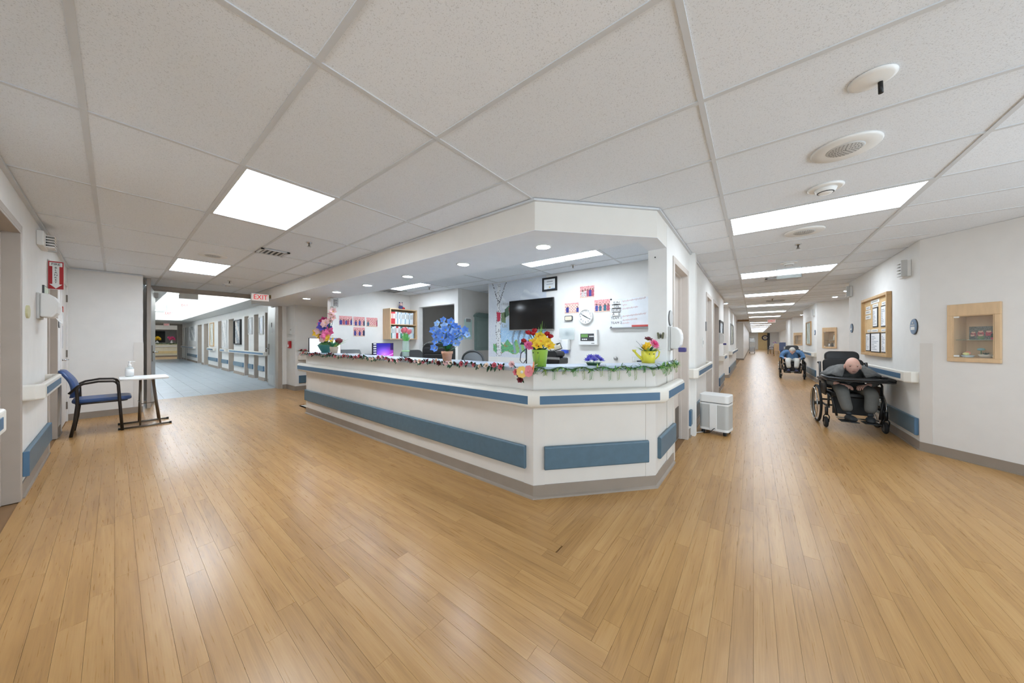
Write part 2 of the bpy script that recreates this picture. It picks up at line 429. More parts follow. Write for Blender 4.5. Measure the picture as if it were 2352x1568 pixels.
# ================================================================== CEILING
GX, GY = .5134, 1.4186
cl = MB(); cl.box(-3.8, 58, -3.7, 10.1, 2.44, 2.5)
ceil = struct('ceiling', cl, 'grid_white', label='white suspended ceiling of speckled lay-in tiles')
LIGHTS = {(0, 1), (0, 4)} | {(5 + 5 * k, -2) for k in range(10)}
def roomy(x, y):
    if y > 9.9: return False
    if -.46 <= x <= 2.2 and y > -3: return True
    if -3.5 < x < -.4 and -3 < y < 1.2: return True
    if 2.0 < x < 5.75 and -3 < y < .75: return True
    if x >= 5.6 and -1.5 < y < .72 and x < 55.4: return True
    if 24.2 < x < 55.4 and -2.7 < y <= -1.5: return True
    if x > 5.6 and x < 30 and -2.65 < y <= -1.5: return (x - 8.9) % 7.3 < 4.2
    if 10.3 < x < 13.2 and .6 < y < 1.75: return True
    return False
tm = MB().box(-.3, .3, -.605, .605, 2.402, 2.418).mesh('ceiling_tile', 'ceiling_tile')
cells = []
for i in range(-7, 91):
    for j in range(-4, 7):
        x0, y0 = GX + .61 * i, GY + 1.22 * j
        if (i, j) in LIGHTS: continue
        if i > 6 and j > -1 and not (16 <= i <= 20 and j == -1 + 1): 
            if j > -1 and not (10.3 < x0 + .3 < 13.2 and j == 0): continue
        if any(roomy(x0 + .61 * a, y0 + 1.22 * b) for a in (.02, .5, .98) for b in (.02, .25, .5, .75, .98)):
            cells.append((math.hypot(x0 + .3, y0 + .6), x0 + .305, y0 + .61, x0 > 2.9 and j == -1 and not 9.9 < x0 < 13.2))
cells.sort()
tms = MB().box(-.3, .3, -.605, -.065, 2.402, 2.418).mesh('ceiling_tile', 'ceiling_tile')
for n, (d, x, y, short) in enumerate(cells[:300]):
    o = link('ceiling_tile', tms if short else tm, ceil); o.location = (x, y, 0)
fm = MB()
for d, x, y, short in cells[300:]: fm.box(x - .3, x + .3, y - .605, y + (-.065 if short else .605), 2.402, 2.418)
if fm.v: tag(fm.build('tile_field', 'ceiling_tile', ceil), kind='stuff')
# tee bars
def tee(x0, x1, y0, y1): MB().box(x0, x1, y0, y1, 2.397, 2.4055).build('ceiling_tee', 'grid_white', ceil)
for i in range(-1, 92):
    x = GX + .61 * i
    y0, y1 = (-3, 9.95) if x < 2.09 else ((-3, .66) if x < 5.3 else (-1.5, .66))
    if x > 5.7 and x < 30 and (x - 8.9) % 7.3 < 4.1: y0 = -2.6
    tee(x - .012, x + .012, y0, y1)
for j in range(-3, 8):
    y = GY + 1.22 * j
    if y > 9.95: continue
    x0, x1 = (-.46, 2.2) if y > .7 else ((-.46, 55.4) if y > -1.5 else (-.46, 4.5))
    MB().box(x0, x1, y - .012, y + .012, 2.3965, 2.4055).build('ceiling_tee', 'grid_white', ceil)
# troffers
def troffer(x0, x1, y0, y1, label, z=2.4, mat='panel_lit', group='ceiling light panels'):
    cx, cy = (x0 + x1) / 2, (y0 + y1) / 2
    t = thing('ceiling_light', label, 'ceiling light', (cx, cy, z), 0, group)
    a, b = (x1 - x0) / 2 - .008, (y1 - y0) / 2 - .008
    f = MB()
    for q in ((-a, a, -b, -b + .022), (-a, a, b - .022, b), (-a, -a + .022, -b + .022, b - .022), (a - .022, a, -b + .022, b - .022)): f.box(*q, -.004, .03)
    f.build('frame', 'grid_white', t)
    MB().box(-a + .022, a - .022, -b + .022, b - .022, 0, .02).build('diffuser', mat, t)
    return t
nm = {(0, 1): 'bright ceiling panel nearest over the left hall', (0, 4): 'ceiling panel over the left hall near the double doors',
      (0, -3): 'ceiling panel behind the viewpoint by the left wall', (2, -3): 'ceiling panel behind the viewpoint by the counter end'}
ordn = ['nearest, biggest', 'second', 'third', 'fourth', 'fifth', 'sixth', 'seventh', 'eighth', 'ninth', 'farthest']
for (i, j) in sorted(LIGHTS):
    x0, y0 = GX + .61 * i, GY + 1.22 * j
    lab = nm.get((i, j)) or '%s ceiling light panel along the right corridor' % ordn[(i - 5) // 5]
    troffer(x0, x0 + .61, y0, y0 + 1.22, lab, mat='panel_hall' if i == 0 else ('panel_lit' if i < 8 else 'panel_far'))
for k in range(10, 17):
    x0 = GX + .61 * (5 + 5 * k)
    troffer(x0, x0 + .61, -1.02, .2, '%s ceiling light panel deep down the right corridor' % ('first', 'second', 'third', 'fourth', 'fifth', 'sixth', 'last')[k - 10], z=2.396, mat='panel_far')
# ================================================================== WALLS
def wall(name, p0, p1, n, openings=(), thick=.14, z1=2.4, mat='paint', label=None, z0=0):
    """wall from p0 to p1 whose visible face looks along n; openings = (s0, s1, top) measured from p0"""
    p0 = Vector(p0); p1 = Vector(p1); L_ = (p1 - p0).length; d = (p1 - p0) / L_; n = Vector(n).normalized(); mb = MB()
    def seg(a, b, za, zb):
        if b - a < .002: return
        q = [p0 + d * a, p0 + d * b, p0 + d * b - n * thick, p0 + d * a - n * thick]
        mb.prism([tuple(x) for x in q], za, zb)
    s = 0
    for a, b, t, *lo in sorted(openings):
        seg(s, a, z0, z1); seg(a, b, t, z1); s = b
        if lo: seg(a, b, z0, lo[0])
    seg(s, L_, z0, z1)
    return struct(name, mb, mat, label=label)
def base(name, segs, h=.10, label='taupe vinyl cove base'):
    mb = MB()
    for p0, p1, n in segs:
        p0 = Vector(p0); p1 = Vector(p1); n = Vector(n).normalized()
        mb.prism([tuple(x) for x in (p0, p1, p1 + n * .008, p0 + n * .008)], 0, h)
        mb.prism([tuple(x) for x in (p0, p1, p1 + n * .022, p0 + n * .022)], 0, .012)
    return struct(name, mb, 'taupe', label=label)
def door(n, pl, loc, w_, h_, depth=.14, leaf='frame_light', label=None, lever='l', frame='frame', leafy=None, window=None, kick=False, cas=.05):
    """door in its wall frame: local x right, y into the wall; origin floor centre of the opening"""
    t = thing('door_%d' % n, label, None, loc, PL[pl][2]); t['kind'] = 'structure'
    f = MB(); a = w_ / 2
    f.box(-a - cas, -a, -.012, 0, 0, h_ + cas); f.box(a, a + cas, -.012, 0, 0, h_ + cas); f.box(-a, a, -.012, 0, h_, h_ + cas)
    f.box(-a - .001, -a + .018, -.012, depth, 0, h_); f.box(a - .018, a + .001, -.012, depth, 0, h_); f.box(-a, a, -.012, depth, h_ - .018, h_ + .001)
    f.box(-a + .018, -a + .032, depth * .42, depth * .62, 0, h_ - .018); f.box(a - .032, a - .018, depth * .42, depth * .62, 0, h_ - .018); f.box(-a + .018, a - .018, depth * .42, depth * .62, h_ - .032, h_ - .018)
    f.build('door_frame', frame, t, .003)
    if leaf:
        y0 = depth * .62 if leafy is None else leafy
        l = MB().box(-a + .02, a - .02, y0, y0 + .042, .008, h_ - .02).build('door_leaf', leaf, t, .002)
        if window:
            wx0, wx1, wz0, wz1 = window
            MB().box(wx0 - .02, wx1 + .02, y0 - .006, y0, wz0 - .02, wz1 + .02).build('window_bead', frame, l)
            MB().box(wx0, wx1, y0 - .009, y0 - .004, wz0, wz1).build('pane', 'black_gloss', l)
        if kick: MB().box(-a + .03, a - .03, y0 - .003, y0, .02, .42).build('kick_plate', 'steel_dark', l)
        if lever:
            sx = -a + .09 if lever == 'l' else a - .09; dr = 1 if lever == 'l' else -1
            hmb = MB().lathe([(.03, 0), (.03, -.012)], (sx, y0, .98), 14, 'y'); hmb.cyl((sx, y0 - .012, .98), (sx, y0 - .05, .98), .011); hmb.cyl((sx, y0 - .05, .98), (sx + dr * .12, y0 - .055, .98), .010)
            hmb.build('lever_handle', 'chrome', l)
    return t
# left wall
wl0 = 1.2
wall('wall_left', (-.46, wl0), (-.46, 8.6), (1, 0), [(3.3 - wl0, 4.5 - wl0, 2.10), (6.22 - wl0, 7.0 - wl0, 2.10), (7.5 - wl0, 8.40 - wl0, 2.10)], label='off-white left wall with three door openings')
door(1, 'left', (-.46, 3.9, 0), 1.2, 2.10, .16, 'frame', 'taupe steel door frame at the left edge of the picture', None, leafy=.13)
door(2, 'left', (-.46, 6.61, 0), .78, 2.10, .14, 'frame_light', 'taupe door frame behind the blue chair', None, leafy=.11)
d3 = door(3, 'left', (-.46, 7.95, 0), .90, 2.10, .05, 'paint_shade', 'pale closet door at the end of the left wall', 'l', frame='paint_shade', leafy=.004)
l3 = [o for o in C.objects if o.parent == d3 and o.name.startswith('door_leaf')][0]
for z in (.25, 1.05, 1.9): MB().box(.405, .43, -.012, .006, z - .055, z + .055).build('hinge', 'steel_dark', l3)
MB().box(-.16, -.06, -.002, .004, 1.50, 1.72).build('notice', 'white', l3); MB().box(-.16, -.06, -.003, .003, 1.66, 1.74).build('warning_sticker', M('sticker_red', (206, 88, 78)), l3)
MB().box(-.2, -.1, -.002, .004, 1.14, 1.46).build('notice', 'light_grey', l3)
base('baseboard_left', [((-.46, 4.56), (-.46, 6.16), (1, 0)), ((-.46, 7.06), (-.46, 7.45), (1, 0))], .11)
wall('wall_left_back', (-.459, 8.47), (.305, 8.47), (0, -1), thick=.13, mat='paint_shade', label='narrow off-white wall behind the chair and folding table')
base('baseboard_left_back', [((-.46, 8.47), (.305, 8.47), (0, -1))])
tg = MB().box(.20, .305, 8.464, 8.47, .1, 1.22); tg.box(.305, .311, 8.464, 8.60, .1, 1.22)
struct('trim_1', tg, 'corner_trim', label='beige corner guard on the wall beside the folding table')
tr = MB().box(-.46, -.436, wl0, 8.47, 2.378, 2.397); tr.box(-.436, .30, 8.446, 8.47, 2.378, 2.397)
struct('trim_2', tr, 'grid_white', label='white ceiling edge angle along the left wall')
# pocket beside the double doors
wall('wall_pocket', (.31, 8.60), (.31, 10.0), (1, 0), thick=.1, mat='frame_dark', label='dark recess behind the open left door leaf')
# double door frame
fr = MB(); fr.box(.40, 2.75, 9.90, 10.0, 2.33, 2.40); fr.box(.36, .41, 8.80, 8.86, 0, 2.4); fr.box(.31, .36, 9.0, 10.0, 2.3, 2.4); fr.box(2.60, 2.70, 9.70, 9.98, 0, 2.33)
fr.box(.40, 2.60, 9.93, 9.97, 2.30, 2.33)
dd = struct('door_4', fr, 'frame', .004, 'taupe steel frame of the cross-corridor double doors')
def leaf_at(name, p0, p1, label, side):
    p0 = Vector(p0); p1 = Vector(p1); a = math.atan2(p1.y - p0.y, p1.x - p0.x); L_ = (p1 - p0).length
    t = thing(name, label, 'door', (p0.x, p0.y, 0), a)
    MB().box(0, L_, -.022, .022, .01, 2.26).build('panel', 'steel', t, .002)
    s = side
    MB().box(.12, L_ - .12, s * .022, s * .026, .06, .32).build('kick_plate', 'light_grey', t)
    h = MB().box(L_ - .16, L_ - .04, s * .022, s * .032, .86, 1.16); h.build('latch_plate', 'steel_dark', t)
    b = MB(); b.cyl((L_ - .1, s * .03, 1.03), (L_ - .1, s * .085, 1.03), .014); b.cyl((L_ - .1, s * .08, 1.03), (L_ - .22, s * .09, 1.03), .012); b.build('lever_handle', 'chrome', t)
    MB().box(.02, .26, s * .022, s * .075, 2.14, 2.23).build('door_closer', 'light_grey', t)
    return t
leaf_at('corridor_door_leaf', (.50, 9.90), (.40, 8.92), 'steel door leaf folded back beside the folding table', 1)
lf = leaf_at('corridor_door_leaf', (2.62, 9.93), (2.68, 10.80), 'steel door leaf standing open by the exit sign', 1)
MB().box(.36, .44, .022, .026, 1.46, 1.60).build('paper_tag', 'white', lf); MB().box(.40, .43, .022, .03, 1.62, 1.74).build('hanger_strip', 'dark_grey', lf)
# right side of the double doors
wall('wall_door_return', (2.68, 9.66), (2.77, 9.66), (0, -1), thick=.3, label='narrow cream wall right of the double doors')
wall('wall_nook_side', (2.77, 9.66), (2.77, 9.03), (-1, 0), thick=.3, label='cream wall with the fire alarm pull station')
wall('wall_nook', (3.07, 9.03), (4.9, 9.03), (0, -1), thick=.3, mat='paint', label='wall at the back of the nook left of the nurses station')
base('baseboard_nook', [((2.68, 9.66), (2.77, 9.66), (0, -1)), ((2.77, 9.66), (2.77, 9.03), (-1, 0)), ((2.77, 9.03), (4.8, 9.03), (0, -1))], .11)
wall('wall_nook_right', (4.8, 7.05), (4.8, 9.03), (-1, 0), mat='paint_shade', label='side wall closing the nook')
# station walls
wall('wall_station_left', (2.80, 6.9), (4.62, 6.9), (0, -1), thick=.14, label='white wall of the nurses station holding staff photos')
MB_ = MB().box(2.74, 2.80, 6.90, 7.04, 0, 2.147)
struct('trim_3', MB_, 'frame_light', label='post at the open end of the station side wall')
wall('wall_office', (4.62, 7.04), (4.62, 5.1), (-1, 0), [(.51, 1.82, 2.07)], thick=.12, label='white wall with the opening to the chart office')
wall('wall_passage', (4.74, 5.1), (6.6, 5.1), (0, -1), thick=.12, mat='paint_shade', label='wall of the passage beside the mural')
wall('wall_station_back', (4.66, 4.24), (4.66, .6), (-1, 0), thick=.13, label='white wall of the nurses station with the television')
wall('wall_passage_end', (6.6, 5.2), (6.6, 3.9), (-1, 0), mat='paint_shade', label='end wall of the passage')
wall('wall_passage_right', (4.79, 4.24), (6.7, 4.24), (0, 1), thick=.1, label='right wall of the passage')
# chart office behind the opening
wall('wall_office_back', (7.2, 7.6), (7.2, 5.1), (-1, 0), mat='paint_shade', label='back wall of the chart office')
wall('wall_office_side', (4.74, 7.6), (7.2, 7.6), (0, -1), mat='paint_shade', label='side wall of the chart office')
# soffit over the counter
SO = [(2.097, 9.64), (2.097, 1.40), (2.908, .672), (3.45, .672), (3.45, .83), (2.93, .83), (2.93, 6.9), (4.8, 6.9), (4.8, 9.03), (2.77, 9.03), (2.77, 9.66)]
so = MB()
def tri_prism(mb, polys, z0, z1):
    for p in polys: mb.prism(p, z0, z1)
so.m = 0
parts = [[(2.097, 9.9), (2.097, 1.40), (2.93, 1.40), (2.93, 9.9)], [(2.097, 1.40), (2.908, .662), (2.93, .662), (2.93, 1.40)], [(2.93, .662), (3.42, .662), (3.42, .83), (2.93, .83)], [(2.93, 6.93), (4.79, 6.93), (4.79, 9.03), (2.93, 9.03)]]
for p in parts: so.prism(p, 2.15, 2.399)
struct('soffit', so, 'soffit_paint', label='dropped cream bulkhead following the counter')
su = MB()
for p in parts: su.prism(p, 2.147, 2.15)
struct('soffit_underside', su, 'soffit_under', label='smooth pale underside of the bulkhead with round downlights')
tr = MB(); tr.box(2.073, 2.097, 1.39, 9.9, 2.38, 2.397)
tr.prism([(2.097, 1.40), (2.908, .662), (2.892, .644), (2.073, 1.39)], 2.38, 2.397); tr.box(2.9, 10.45, .638, .662, 2.38, 2.397)
struct('trim_4', tr, 'grid_white', label='white ceiling edge angle along the bulkhead and corridor')
# right corridor, left wall
wall('wall_corridor_left', (3.28, .66), (10.5, .66), (0, -1), [(.32, 1.17, 2.08), (3.20, 3.97, 2.06), (4.42, 5.54, 2.06)], thick=.17, label='off-white left wall of the right corridor')
door(5, 'corr', (4.025, .66, 0), .85, 2.08, .15, 'frame_light', 'beige door with a slim window beside the counter', 'l', frame='frame_light', window=(.02, .12, 1.0, 1.85), kick=True)
door(6, 'corr', (6.865, .66, 0), .77, 2.06, .15, 'light_grey', 'first pale door past the air cleaner', 'l', frame='frame_light', leafy=.12)
door(7, 'corr', (8.26, .66, 0), 1.12, 2.06, .15, 'frame', 'brown-grey door on the left of the corridor', 'l', frame='frame_light', leafy=.12)
base('baseboard_corridor_left', [((4.52, .66), (6.42, .66), (0, -1)), ((8.9, .66), (10.5, .66), (0, -1))])
wall('wall_alcove_left', (10.5, .83), (10.5, 1.7), (1, 0), thick=.14, label='return wall of the left alcove')
wall('wall_alcove_back', (10.4, 1.6), (12.2, 1.6), (0, -1), label='back wall of the left alcove')
wall('wall_corridor_left_diagonal', (11.95, 1.66), (12.7, .66), (-.8, -.6), label='angled corridor wall beyond the left alcove')
wall('wall_corridor_left_mid', (12.7, .66), (18.5, .66), (0, -1), label='second stretch of the corridor left wall')
wall('wall_alcove_left_two', (18.5, .80), (18.5, 1.6), (1, 0)); wall('wall_alcove_back_two', (18.5, 1.5), (24.9, 1.5), (0, -1))
wall('wall_corridor_left_far', (24.9, .50), (55.4, .50), (0, -1), thick=1.1, label='far stretch of the corridor left wall')
base('baseboard_corridor_left_far', [((12.7, .66), (18.5, .66), (0, -1)), ((24.9, .5), (55.4, .5), (0, -1)), ((11.95, 1.66), (12.7, .66), (-.8, -.6)), ((24.9, 1.5), (24.9, .5), (-1, 0))])
# right corridor, right wall (saw-tooth)
wall('wall_right_near', (4.2, -2.95), (5.65, -1.5), (-1, 1), [(1.534, 1.797, 1.51, 1.07)], thick=.16, mat='paint_shade', label='angled grey-white wall at the right edge with a display case')
wall('wall_right', (8.98, -1.5), (5.65, -1.5), (0, 1), thick=.16, label='right corridor wall with the notice board and handrail')
wall('wall_right_end', (8.98, -1.66), (8.98, -2.7), (1, 0), thick=.16)
wall('wall_alcove_right_back', (12.4, -2.7), (8.8, -2.7), (0, 1), thick=.16, label='back wall of the right alcove')
wall('wall_right_diagonal', (11.75, -2.7), (12.95, -1.5), (-1, 1), [(1.212, 1.50, 1.51, 1.07)], thick=.16, label='angled wall with the second display case')
wall('wall_right_mid', (16.2, -1.5), (12.95, -1.5), (0, 1), thick=.16, label='corridor wall behind the resident in the blue shirt')
wall('wall_right_mid_end', (16.2, -1.66), (16.2, -2.7), (1, 0), thick=.16); wall('wall_alcove_right_two', (19.4, -2.7), (16.1, -2.7), (0, 1), thick=.16)
wall('wall_right_diagonal_two', (19.05, -2.7), (20.25, -1.5), (-1, 1), [(1.28, 1.60, 1.51, 1.07)], thick=.16, label='angled wall with the third display case')
wall('wall_right_lounge', (55.4, -2.7), (24.2, -2.7), (0, 1), thick=.16, label='wall behind the far chairs'); wall('wall_right_far_end', (24.2, -1.66), (24.2, -2.75), (1, 0), thick=.16)
wall('wall_right_far', (24.2, -1.5), (20.25, -1.5), (0, 1), thick=.16, label='far stretch of the corridor right wall')
wall('wall_corridor_end', (55.4, .6), (55.4, -2.8), (-1, 0), mat='paint', label='end wall of the right corridor')
base('baseboard_right', [((4.2, -2.95), (5.65, -1.5), (-1, 1)), ((5.65, -1.5), (8.98, -1.5), (0, 1)), ((11.75, -2.7), (12.95, -1.5), (-1, 1)), ((12.95, -1.5), (16.2, -1.5), (0, 1)), ((20.25, -1.5), (24.2, -1.5), (0, 1)), ((24.2, -2.7), (55.4, -2.7), (0, 1)), ((19.05, -2.7), (20.25, -1.5), (-1, 1)), ((8.98, -1.67), (8.98, -2.7), (1, 0))])
q = MB(); d_ = Vector((-H2, -H2)); n_ = Vector((-H2, H2)); c_ = Vector((5.65, -1.5))
q.prism([tuple(x) for x in (c_, c_ + d_ * .1, c_ + d_ * .1 + n_ * .004, c_ + n_ * .004)], .1, 1.22)
struct('trim_5', q, 'corner_trim', label='beige corner guard at the bend of the right wall')
# closing walls behind the viewpoint, with windows added to let fill daylight in
wall('wall_behind_right', (-.6, -3.0), (4.4, -3.0), (0, 1), [(.3, 4.6, 2.3)]); MB_ = MB().box(-.3, 4.0, -3.14, -3.0, 0, .35); struct('wall_behind_sill', MB_, 'paint')
wf = MB()
for x in (-.3, .75, 1.83, 2.9, 3.96): wf.box(x, x + .04, -3.1, -3.04, .35, 2.3)
wf.box(-.3, 4.0, -3.1, -3.04, .35, .39); wf.box(-.3, 4.0, -3.1, -3.04, 2.26, 2.3)
win = struct('added_window_1', wf, 'white', label='unseen window added behind the viewpoint for fill daylight')  # added, never in view; its daylight brightens the ceiling
M('added_window_glass', (250, 252, 255), .02, alpha=.06, var=0)
for k in range(4): MB().box(-.26 + 1.075 * k, .75 + 1.075 * k, -3.074, -3.068, .39, 2.26).build('pane', 'added_window_glass', win)
pl_ = bpy.data.lights.new('added_window_portal', 'AREA'); pl_.shape = 'RECTANGLE'; pl_.size = 4.3; pl_.size_y = 1.95; pl_.cycles.is_portal = True
po = bpy.data.objects.new('added_window_portal', pl_); C.objects.link(po); po.location = (1.85, -3.03, 1.325); po.rotation_euler = (math.pi / 2, 0, 0)
wall('wall_behind_left', (-3.5, -3.1), (-3.5, 1.3), (1, 0), [(.3, 4.1, 2.3, .35)]); wall('wall_behind_return', (-3.5, 1.2), (-.6, 1.2), (0, -1)); wall('wall_behind_corner', (-3.5, -3.0), (-.6, -3.0), (0, 1))
wf = MB()
for y in (-2.8, -1.85, -.9, .05, .96): wf.box(-3.6, -3.54, y, y + .04, .35, 2.3)
wf.box(-3.6, -3.54, -2.8, 1.0, .35, .39); wf.box(-3.6, -3.54, -2.8, 1.0, 2.26, 2.3)
win2 = struct('added_window_2', wf, 'white', label='second unseen window added behind the viewpoint for fill daylight')  # also added out of view, sends daylight at the counter front and bulkhead
for k in range(4): MB().box(-3.574, -3.568, -2.76 + .95 * k, -1.85 + .95 * k, .39, 2.26).build('pane', 'added_window_glass', win2)
pl2 = bpy.data.lights.new('added_window_portal', 'AREA'); pl2.shape = 'RECTANGLE'; pl2.size = 3.8; pl2.size_y = 1.95; pl2.cycles.is_portal = True
po2 = bpy.data.objects.new('added_window_portal', pl2); C.objects.link(po2); po2.location = (-3.52, -.9, 1.325); po2.rotation_euler = (math.pi / 2, 0, -math.pi / 2)
# station ceiling
sc = MB().box(2.93, 6.8, .7, 7.7, 2.44, 2.5); sce = struct('ceiling_station', sc, 'grid_white', label='suspended ceiling inside the nurses station')
sx = [2.93, 3.11, 3.72, 4.33, 4.66, 5.3, 5.9, 6.6]; sy = [.7, 1.55, 2.77, 3.99, 5.21, 6.43, 7.65]
for a in range(len(sx) - 1):
    for b in range(len(sy) - 1):
        x0, x1, y0, y1 = sx[a], sx[a + 1], sy[b], sy[b + 1]
        if a == 2 and b in (1, 4): x0 = 4.025
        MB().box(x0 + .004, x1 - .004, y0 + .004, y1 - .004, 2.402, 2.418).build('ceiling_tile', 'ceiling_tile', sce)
for x in sx[1:-1]: MB().box(x - .012, x + .012, .7, 7.65, 2.397, 2.4055).build('ceiling_tee', 'grid_white', sce)
for y in sy[1:-1]: MB().box(2.93, 6.6, y - .012, y + .012, 2.3965, 2.4055).build('ceiling_tee', 'grid_white', sce)
troffer(3.72, 4.025, 1.55, 2.77, 'narrow light panel over the nurses station by the television', mat='panel_station')
troffer(3.72, 4.025, 5.21, 6.43, 'narrow light panel over the nurses station by the binder shelf', mat='panel_station')
# downlights
def downlight(x, y, z, label, r=.065, group='round downlights'):
    t = thing('downlight', label, 'downlight', (x, y, z), 0, group)
    MB().lathe([(r + .018, -.002), (r + .018, -.007), (r, -.009), (r, -.002)], n=24).build('trim_ring', 'white', t)
    MB().lathe([(r, -.004), (r, -.002)], n=24).build('lens', 'down_lit', t)
dl = ['nearest the angled counter', 'second along the bulkhead', 'third along the bulkhead', 'fourth along the bulkhead', 'fifth along the bulkhead', 'last along the bulkhead near the nook']
for k, y in enumerate((1.58, 2.68, 3.80, 4.92, 6.05, 7.5)): downlight(2.51, y, 2.147, 'round downlight, ' + dl[k], group='downlights in the bulkhead')
for (u, v, lab) in ((1945, 668, 'small downlight near the notice board corner'), (1918, 682, 'small downlight in the right alcove'), (1667, 697, 'small downlight at the left alcove'), (1841, 723, 'small downlight beyond the blue-shirted resident')):
    p = az(u, v, 2.397); downlight(p.x, p.y, 2.397, lab, .05, 'alcove downlights')
# ================================================================== FAR LEFT CORRIDOR
ops = [(11.63, 11.9), (12.6, 13.15), (13.8, 14.4), (15.95, 16.9), (18.15, 19.0), (21.3, 22.6), (23.2, 24.6), (28.6, 28.95), (29.3, 29.65), (30.1, 30.4)]
wall('wall_far_right', (2.85, 9.9), (2.85, 31), (-1, 0), [(a - 9.9, b - 9.9, 2.12) for a, b in ops], thick=.3, label='right wall of the far left corridor with recessed doorways')
nb = MB()
for a, b in ops: nb.box(3.10, 3.16, a - .02, b + .02, 0, 2.14); nb.box(2.86, 3.12, b - .015, b, 0, 2.12); nb.box(2.86, 3.12, a, b, 2.105, 2.12)
struct('trim_6', nb, 'frame', label='beige recessed jambs along the far corridor')
wall('wall_far_left', (.46, 10.0), (.46, 31), (1, 0), thick=.1, label='left wall of the far corridor')
lo = MB()
for q in ((.46, .75, 10.0, 31), (2.30, 2.85, 10.0, 31), (.75, 2.30, 10.0, 10.75), (.75, 2.30, 25.5, 31)): lo.box(*q, 2.38, 2.46)
struct('ceiling_far_hall', lo, 'trim_white', label='lowered ceiling border of the far corridor')
tray = MB(); tray.box(.3, 2.75, 10.3, 26, 2.82, 2.88); tray.box(.30, .34, 10.3, 26, 2.46, 2.82); tray.box(2.71, 2.75, 10.3, 26, 2.46, 2.82); tray.box(.34, 2.71, 10.3, 10.34, 2.46, 2.82); tray.box(.34, 2.71, 25.96, 26, 2.46, 2.82)
struct('ceiling_tray', tray, 'trim_white', label='raised tray ceiling washed by cove lighting')
for k, q in enumerate(((.42, .47, 10.8, 25.4), (2.56, 2.61, 10.8, 25.4))):
    t = tag(MB().box(*q, 2.465, 2.49).build('cove_lamp', 'cove_lit'), 'linear cove lamp hidden above the %s ceiling border' % ('left', 'right')[k], 'lamp', 'cove lamps')
for k, y in enumerate((12.2, 15.2, 18.2, 21.2, 24.2)): downlight(1.3, y, 2.82, '%s round lamp in the raised tray ceiling of the far corridor' % ('first', 'second', 'third', 'fourth', 'fifth')[k], .11, 'tray ceiling lamps')
base('baseboard_far_right', [((2.85, a), (2.85, b), (-1, 0)) for a, b in zip([9.98] + [x[1] for x in ops], [x[0] for x in ops] + [31])])
fr = MB(); fr.box(.46, 2.85, 30.95, 31.1, 2.28, 2.38); fr.box(2.62, 2.85, 30.95, 31.1, 0, 2.3); fr.box(.46, .62, 30.95, 31.1, 0, 2.3)
door(9, 'C', (12.2, -2.25, 0), .36, 2.05, .05, 'frame', 'narrow taupe door frame in the alcove past the notice board', None, leafy=.01)
struct('door_8', fr, 'frame', label='door frame at the far end of the left corridor')
# ================================================================== COUNTER
def offs(path, d):
    """polyline pushed sideways by d to the right of its direction, mitred"""
    P = [Vector(p) for p in path]; out = []
    for i, p in enumerate(P):
        ns = []
        if i > 0: e = (P[i] - P[i - 1]).normalized(); ns.append(Vector((e.y, -e.x)))
        if i < len(P) - 1: e = (P[i + 1] - P[i]).normalized(); ns.append(Vector((e.y, -e.x)))
        if len(ns) == 1: out.append(p + ns[0] * d)
        else:
            m = (ns[0] + ns[1]).normalized(); out.append(p + m * (d / max(.3, m.dot(ns[0]))))
    return out
def sweep(mb, path, prof, smooth=False):
    """profile (offset, z) carried along a plan path with mitred corners"""
    cols = [offs(path, o) for o, z in prof]; n = len(prof); o = len(mb.v); k = len(path); sm = mb.smooth; mb.smooth = smooth
    for i in range(k):
        for j, (of, z) in enumerate(prof): mb.v.append((cols[j][i].x, cols[j][i].y, z))
    for i in range(k - 1):
        for j in range(n): mb.face((o + i * n + j, o + i * n + (j + 1) % n, o + (i + 1) * n + (j + 1) % n, o + (i + 1) * n + j))
    mb.smooth = sm
    mb.face(tuple(range(o, o + n))[::-1]); mb.face(tuple(range(o + (k - 1) * n, o + k * n))); return mb
def rrect(o0, o1, z0, z1, r, seg=4):
    pts = []
    for (cx, cz, a) in ((o1 - r, z1 - r, 0), (o0 + r, z1 - r, 90), (o0 + r, z0 + r, 180), (o1 - r, z0 + r, 270)):
        for k in range(seg + 1):
            t = math.radians(a + 90 * k / seg); pts.append((cx + r * math.cos(t), cz + r * math.sin(t)))
    return pts
ca, cb, cc, cd = (2.04, 6.10), (2.04, 1.375), (2.835, .662), (3.53, .652)
cnt = thing('reception_counter', 'long cream nurses counter with blue handrail stripes and crash guards', 'counter', (0, 0, 0))
body = MB(); body.prism([ca, cb, (2.835, .66), (3.27, .66), (3.27, .78), (2.88, .78), (2.16, 1.43), (2.16, 6.10)], 0, 1.004)
body.box(3.27, 3.53, .652, .659, 0, 1.004); body.box(2.16, 2.9, 6.0, 6.10, 0, 1.004)
body.build('counter_front', 'laminate', cnt)
for nm_, pth in (('corner_guard', [(2.04, 1.465), cb, (2.108, 1.314)]), ('corner_guard', [(2.768, .722), cc, (2.915, .661)]), ('end_guard', [(2.04, 6.10), (2.04, 6.07)])):
    sweep(MB(), pth, [(0, .1), (.004, .1), (.004, 1.004), (0, 1.004)]).build(nm_, 'corner_trim', cnt)
MB().box(3.50, 3.532, .646, .66, 0, 1.03).build('end_guard', 'corner_trim', cnt)
sweep(MB(), [ca, cb, cc, cd], [(0, 0), (.026, 0), (.022, .012), (.008, .02), (.008, .103), (0, .103)]).build('cove_base', 'taupe', cnt)
rl = sweep(MB(), [(2.04, 6.24), cb, cc, (3.56, .652)], rrect(.004, .10, .728, .862, .042, 5), True).build('handrail', 'rail', cnt)
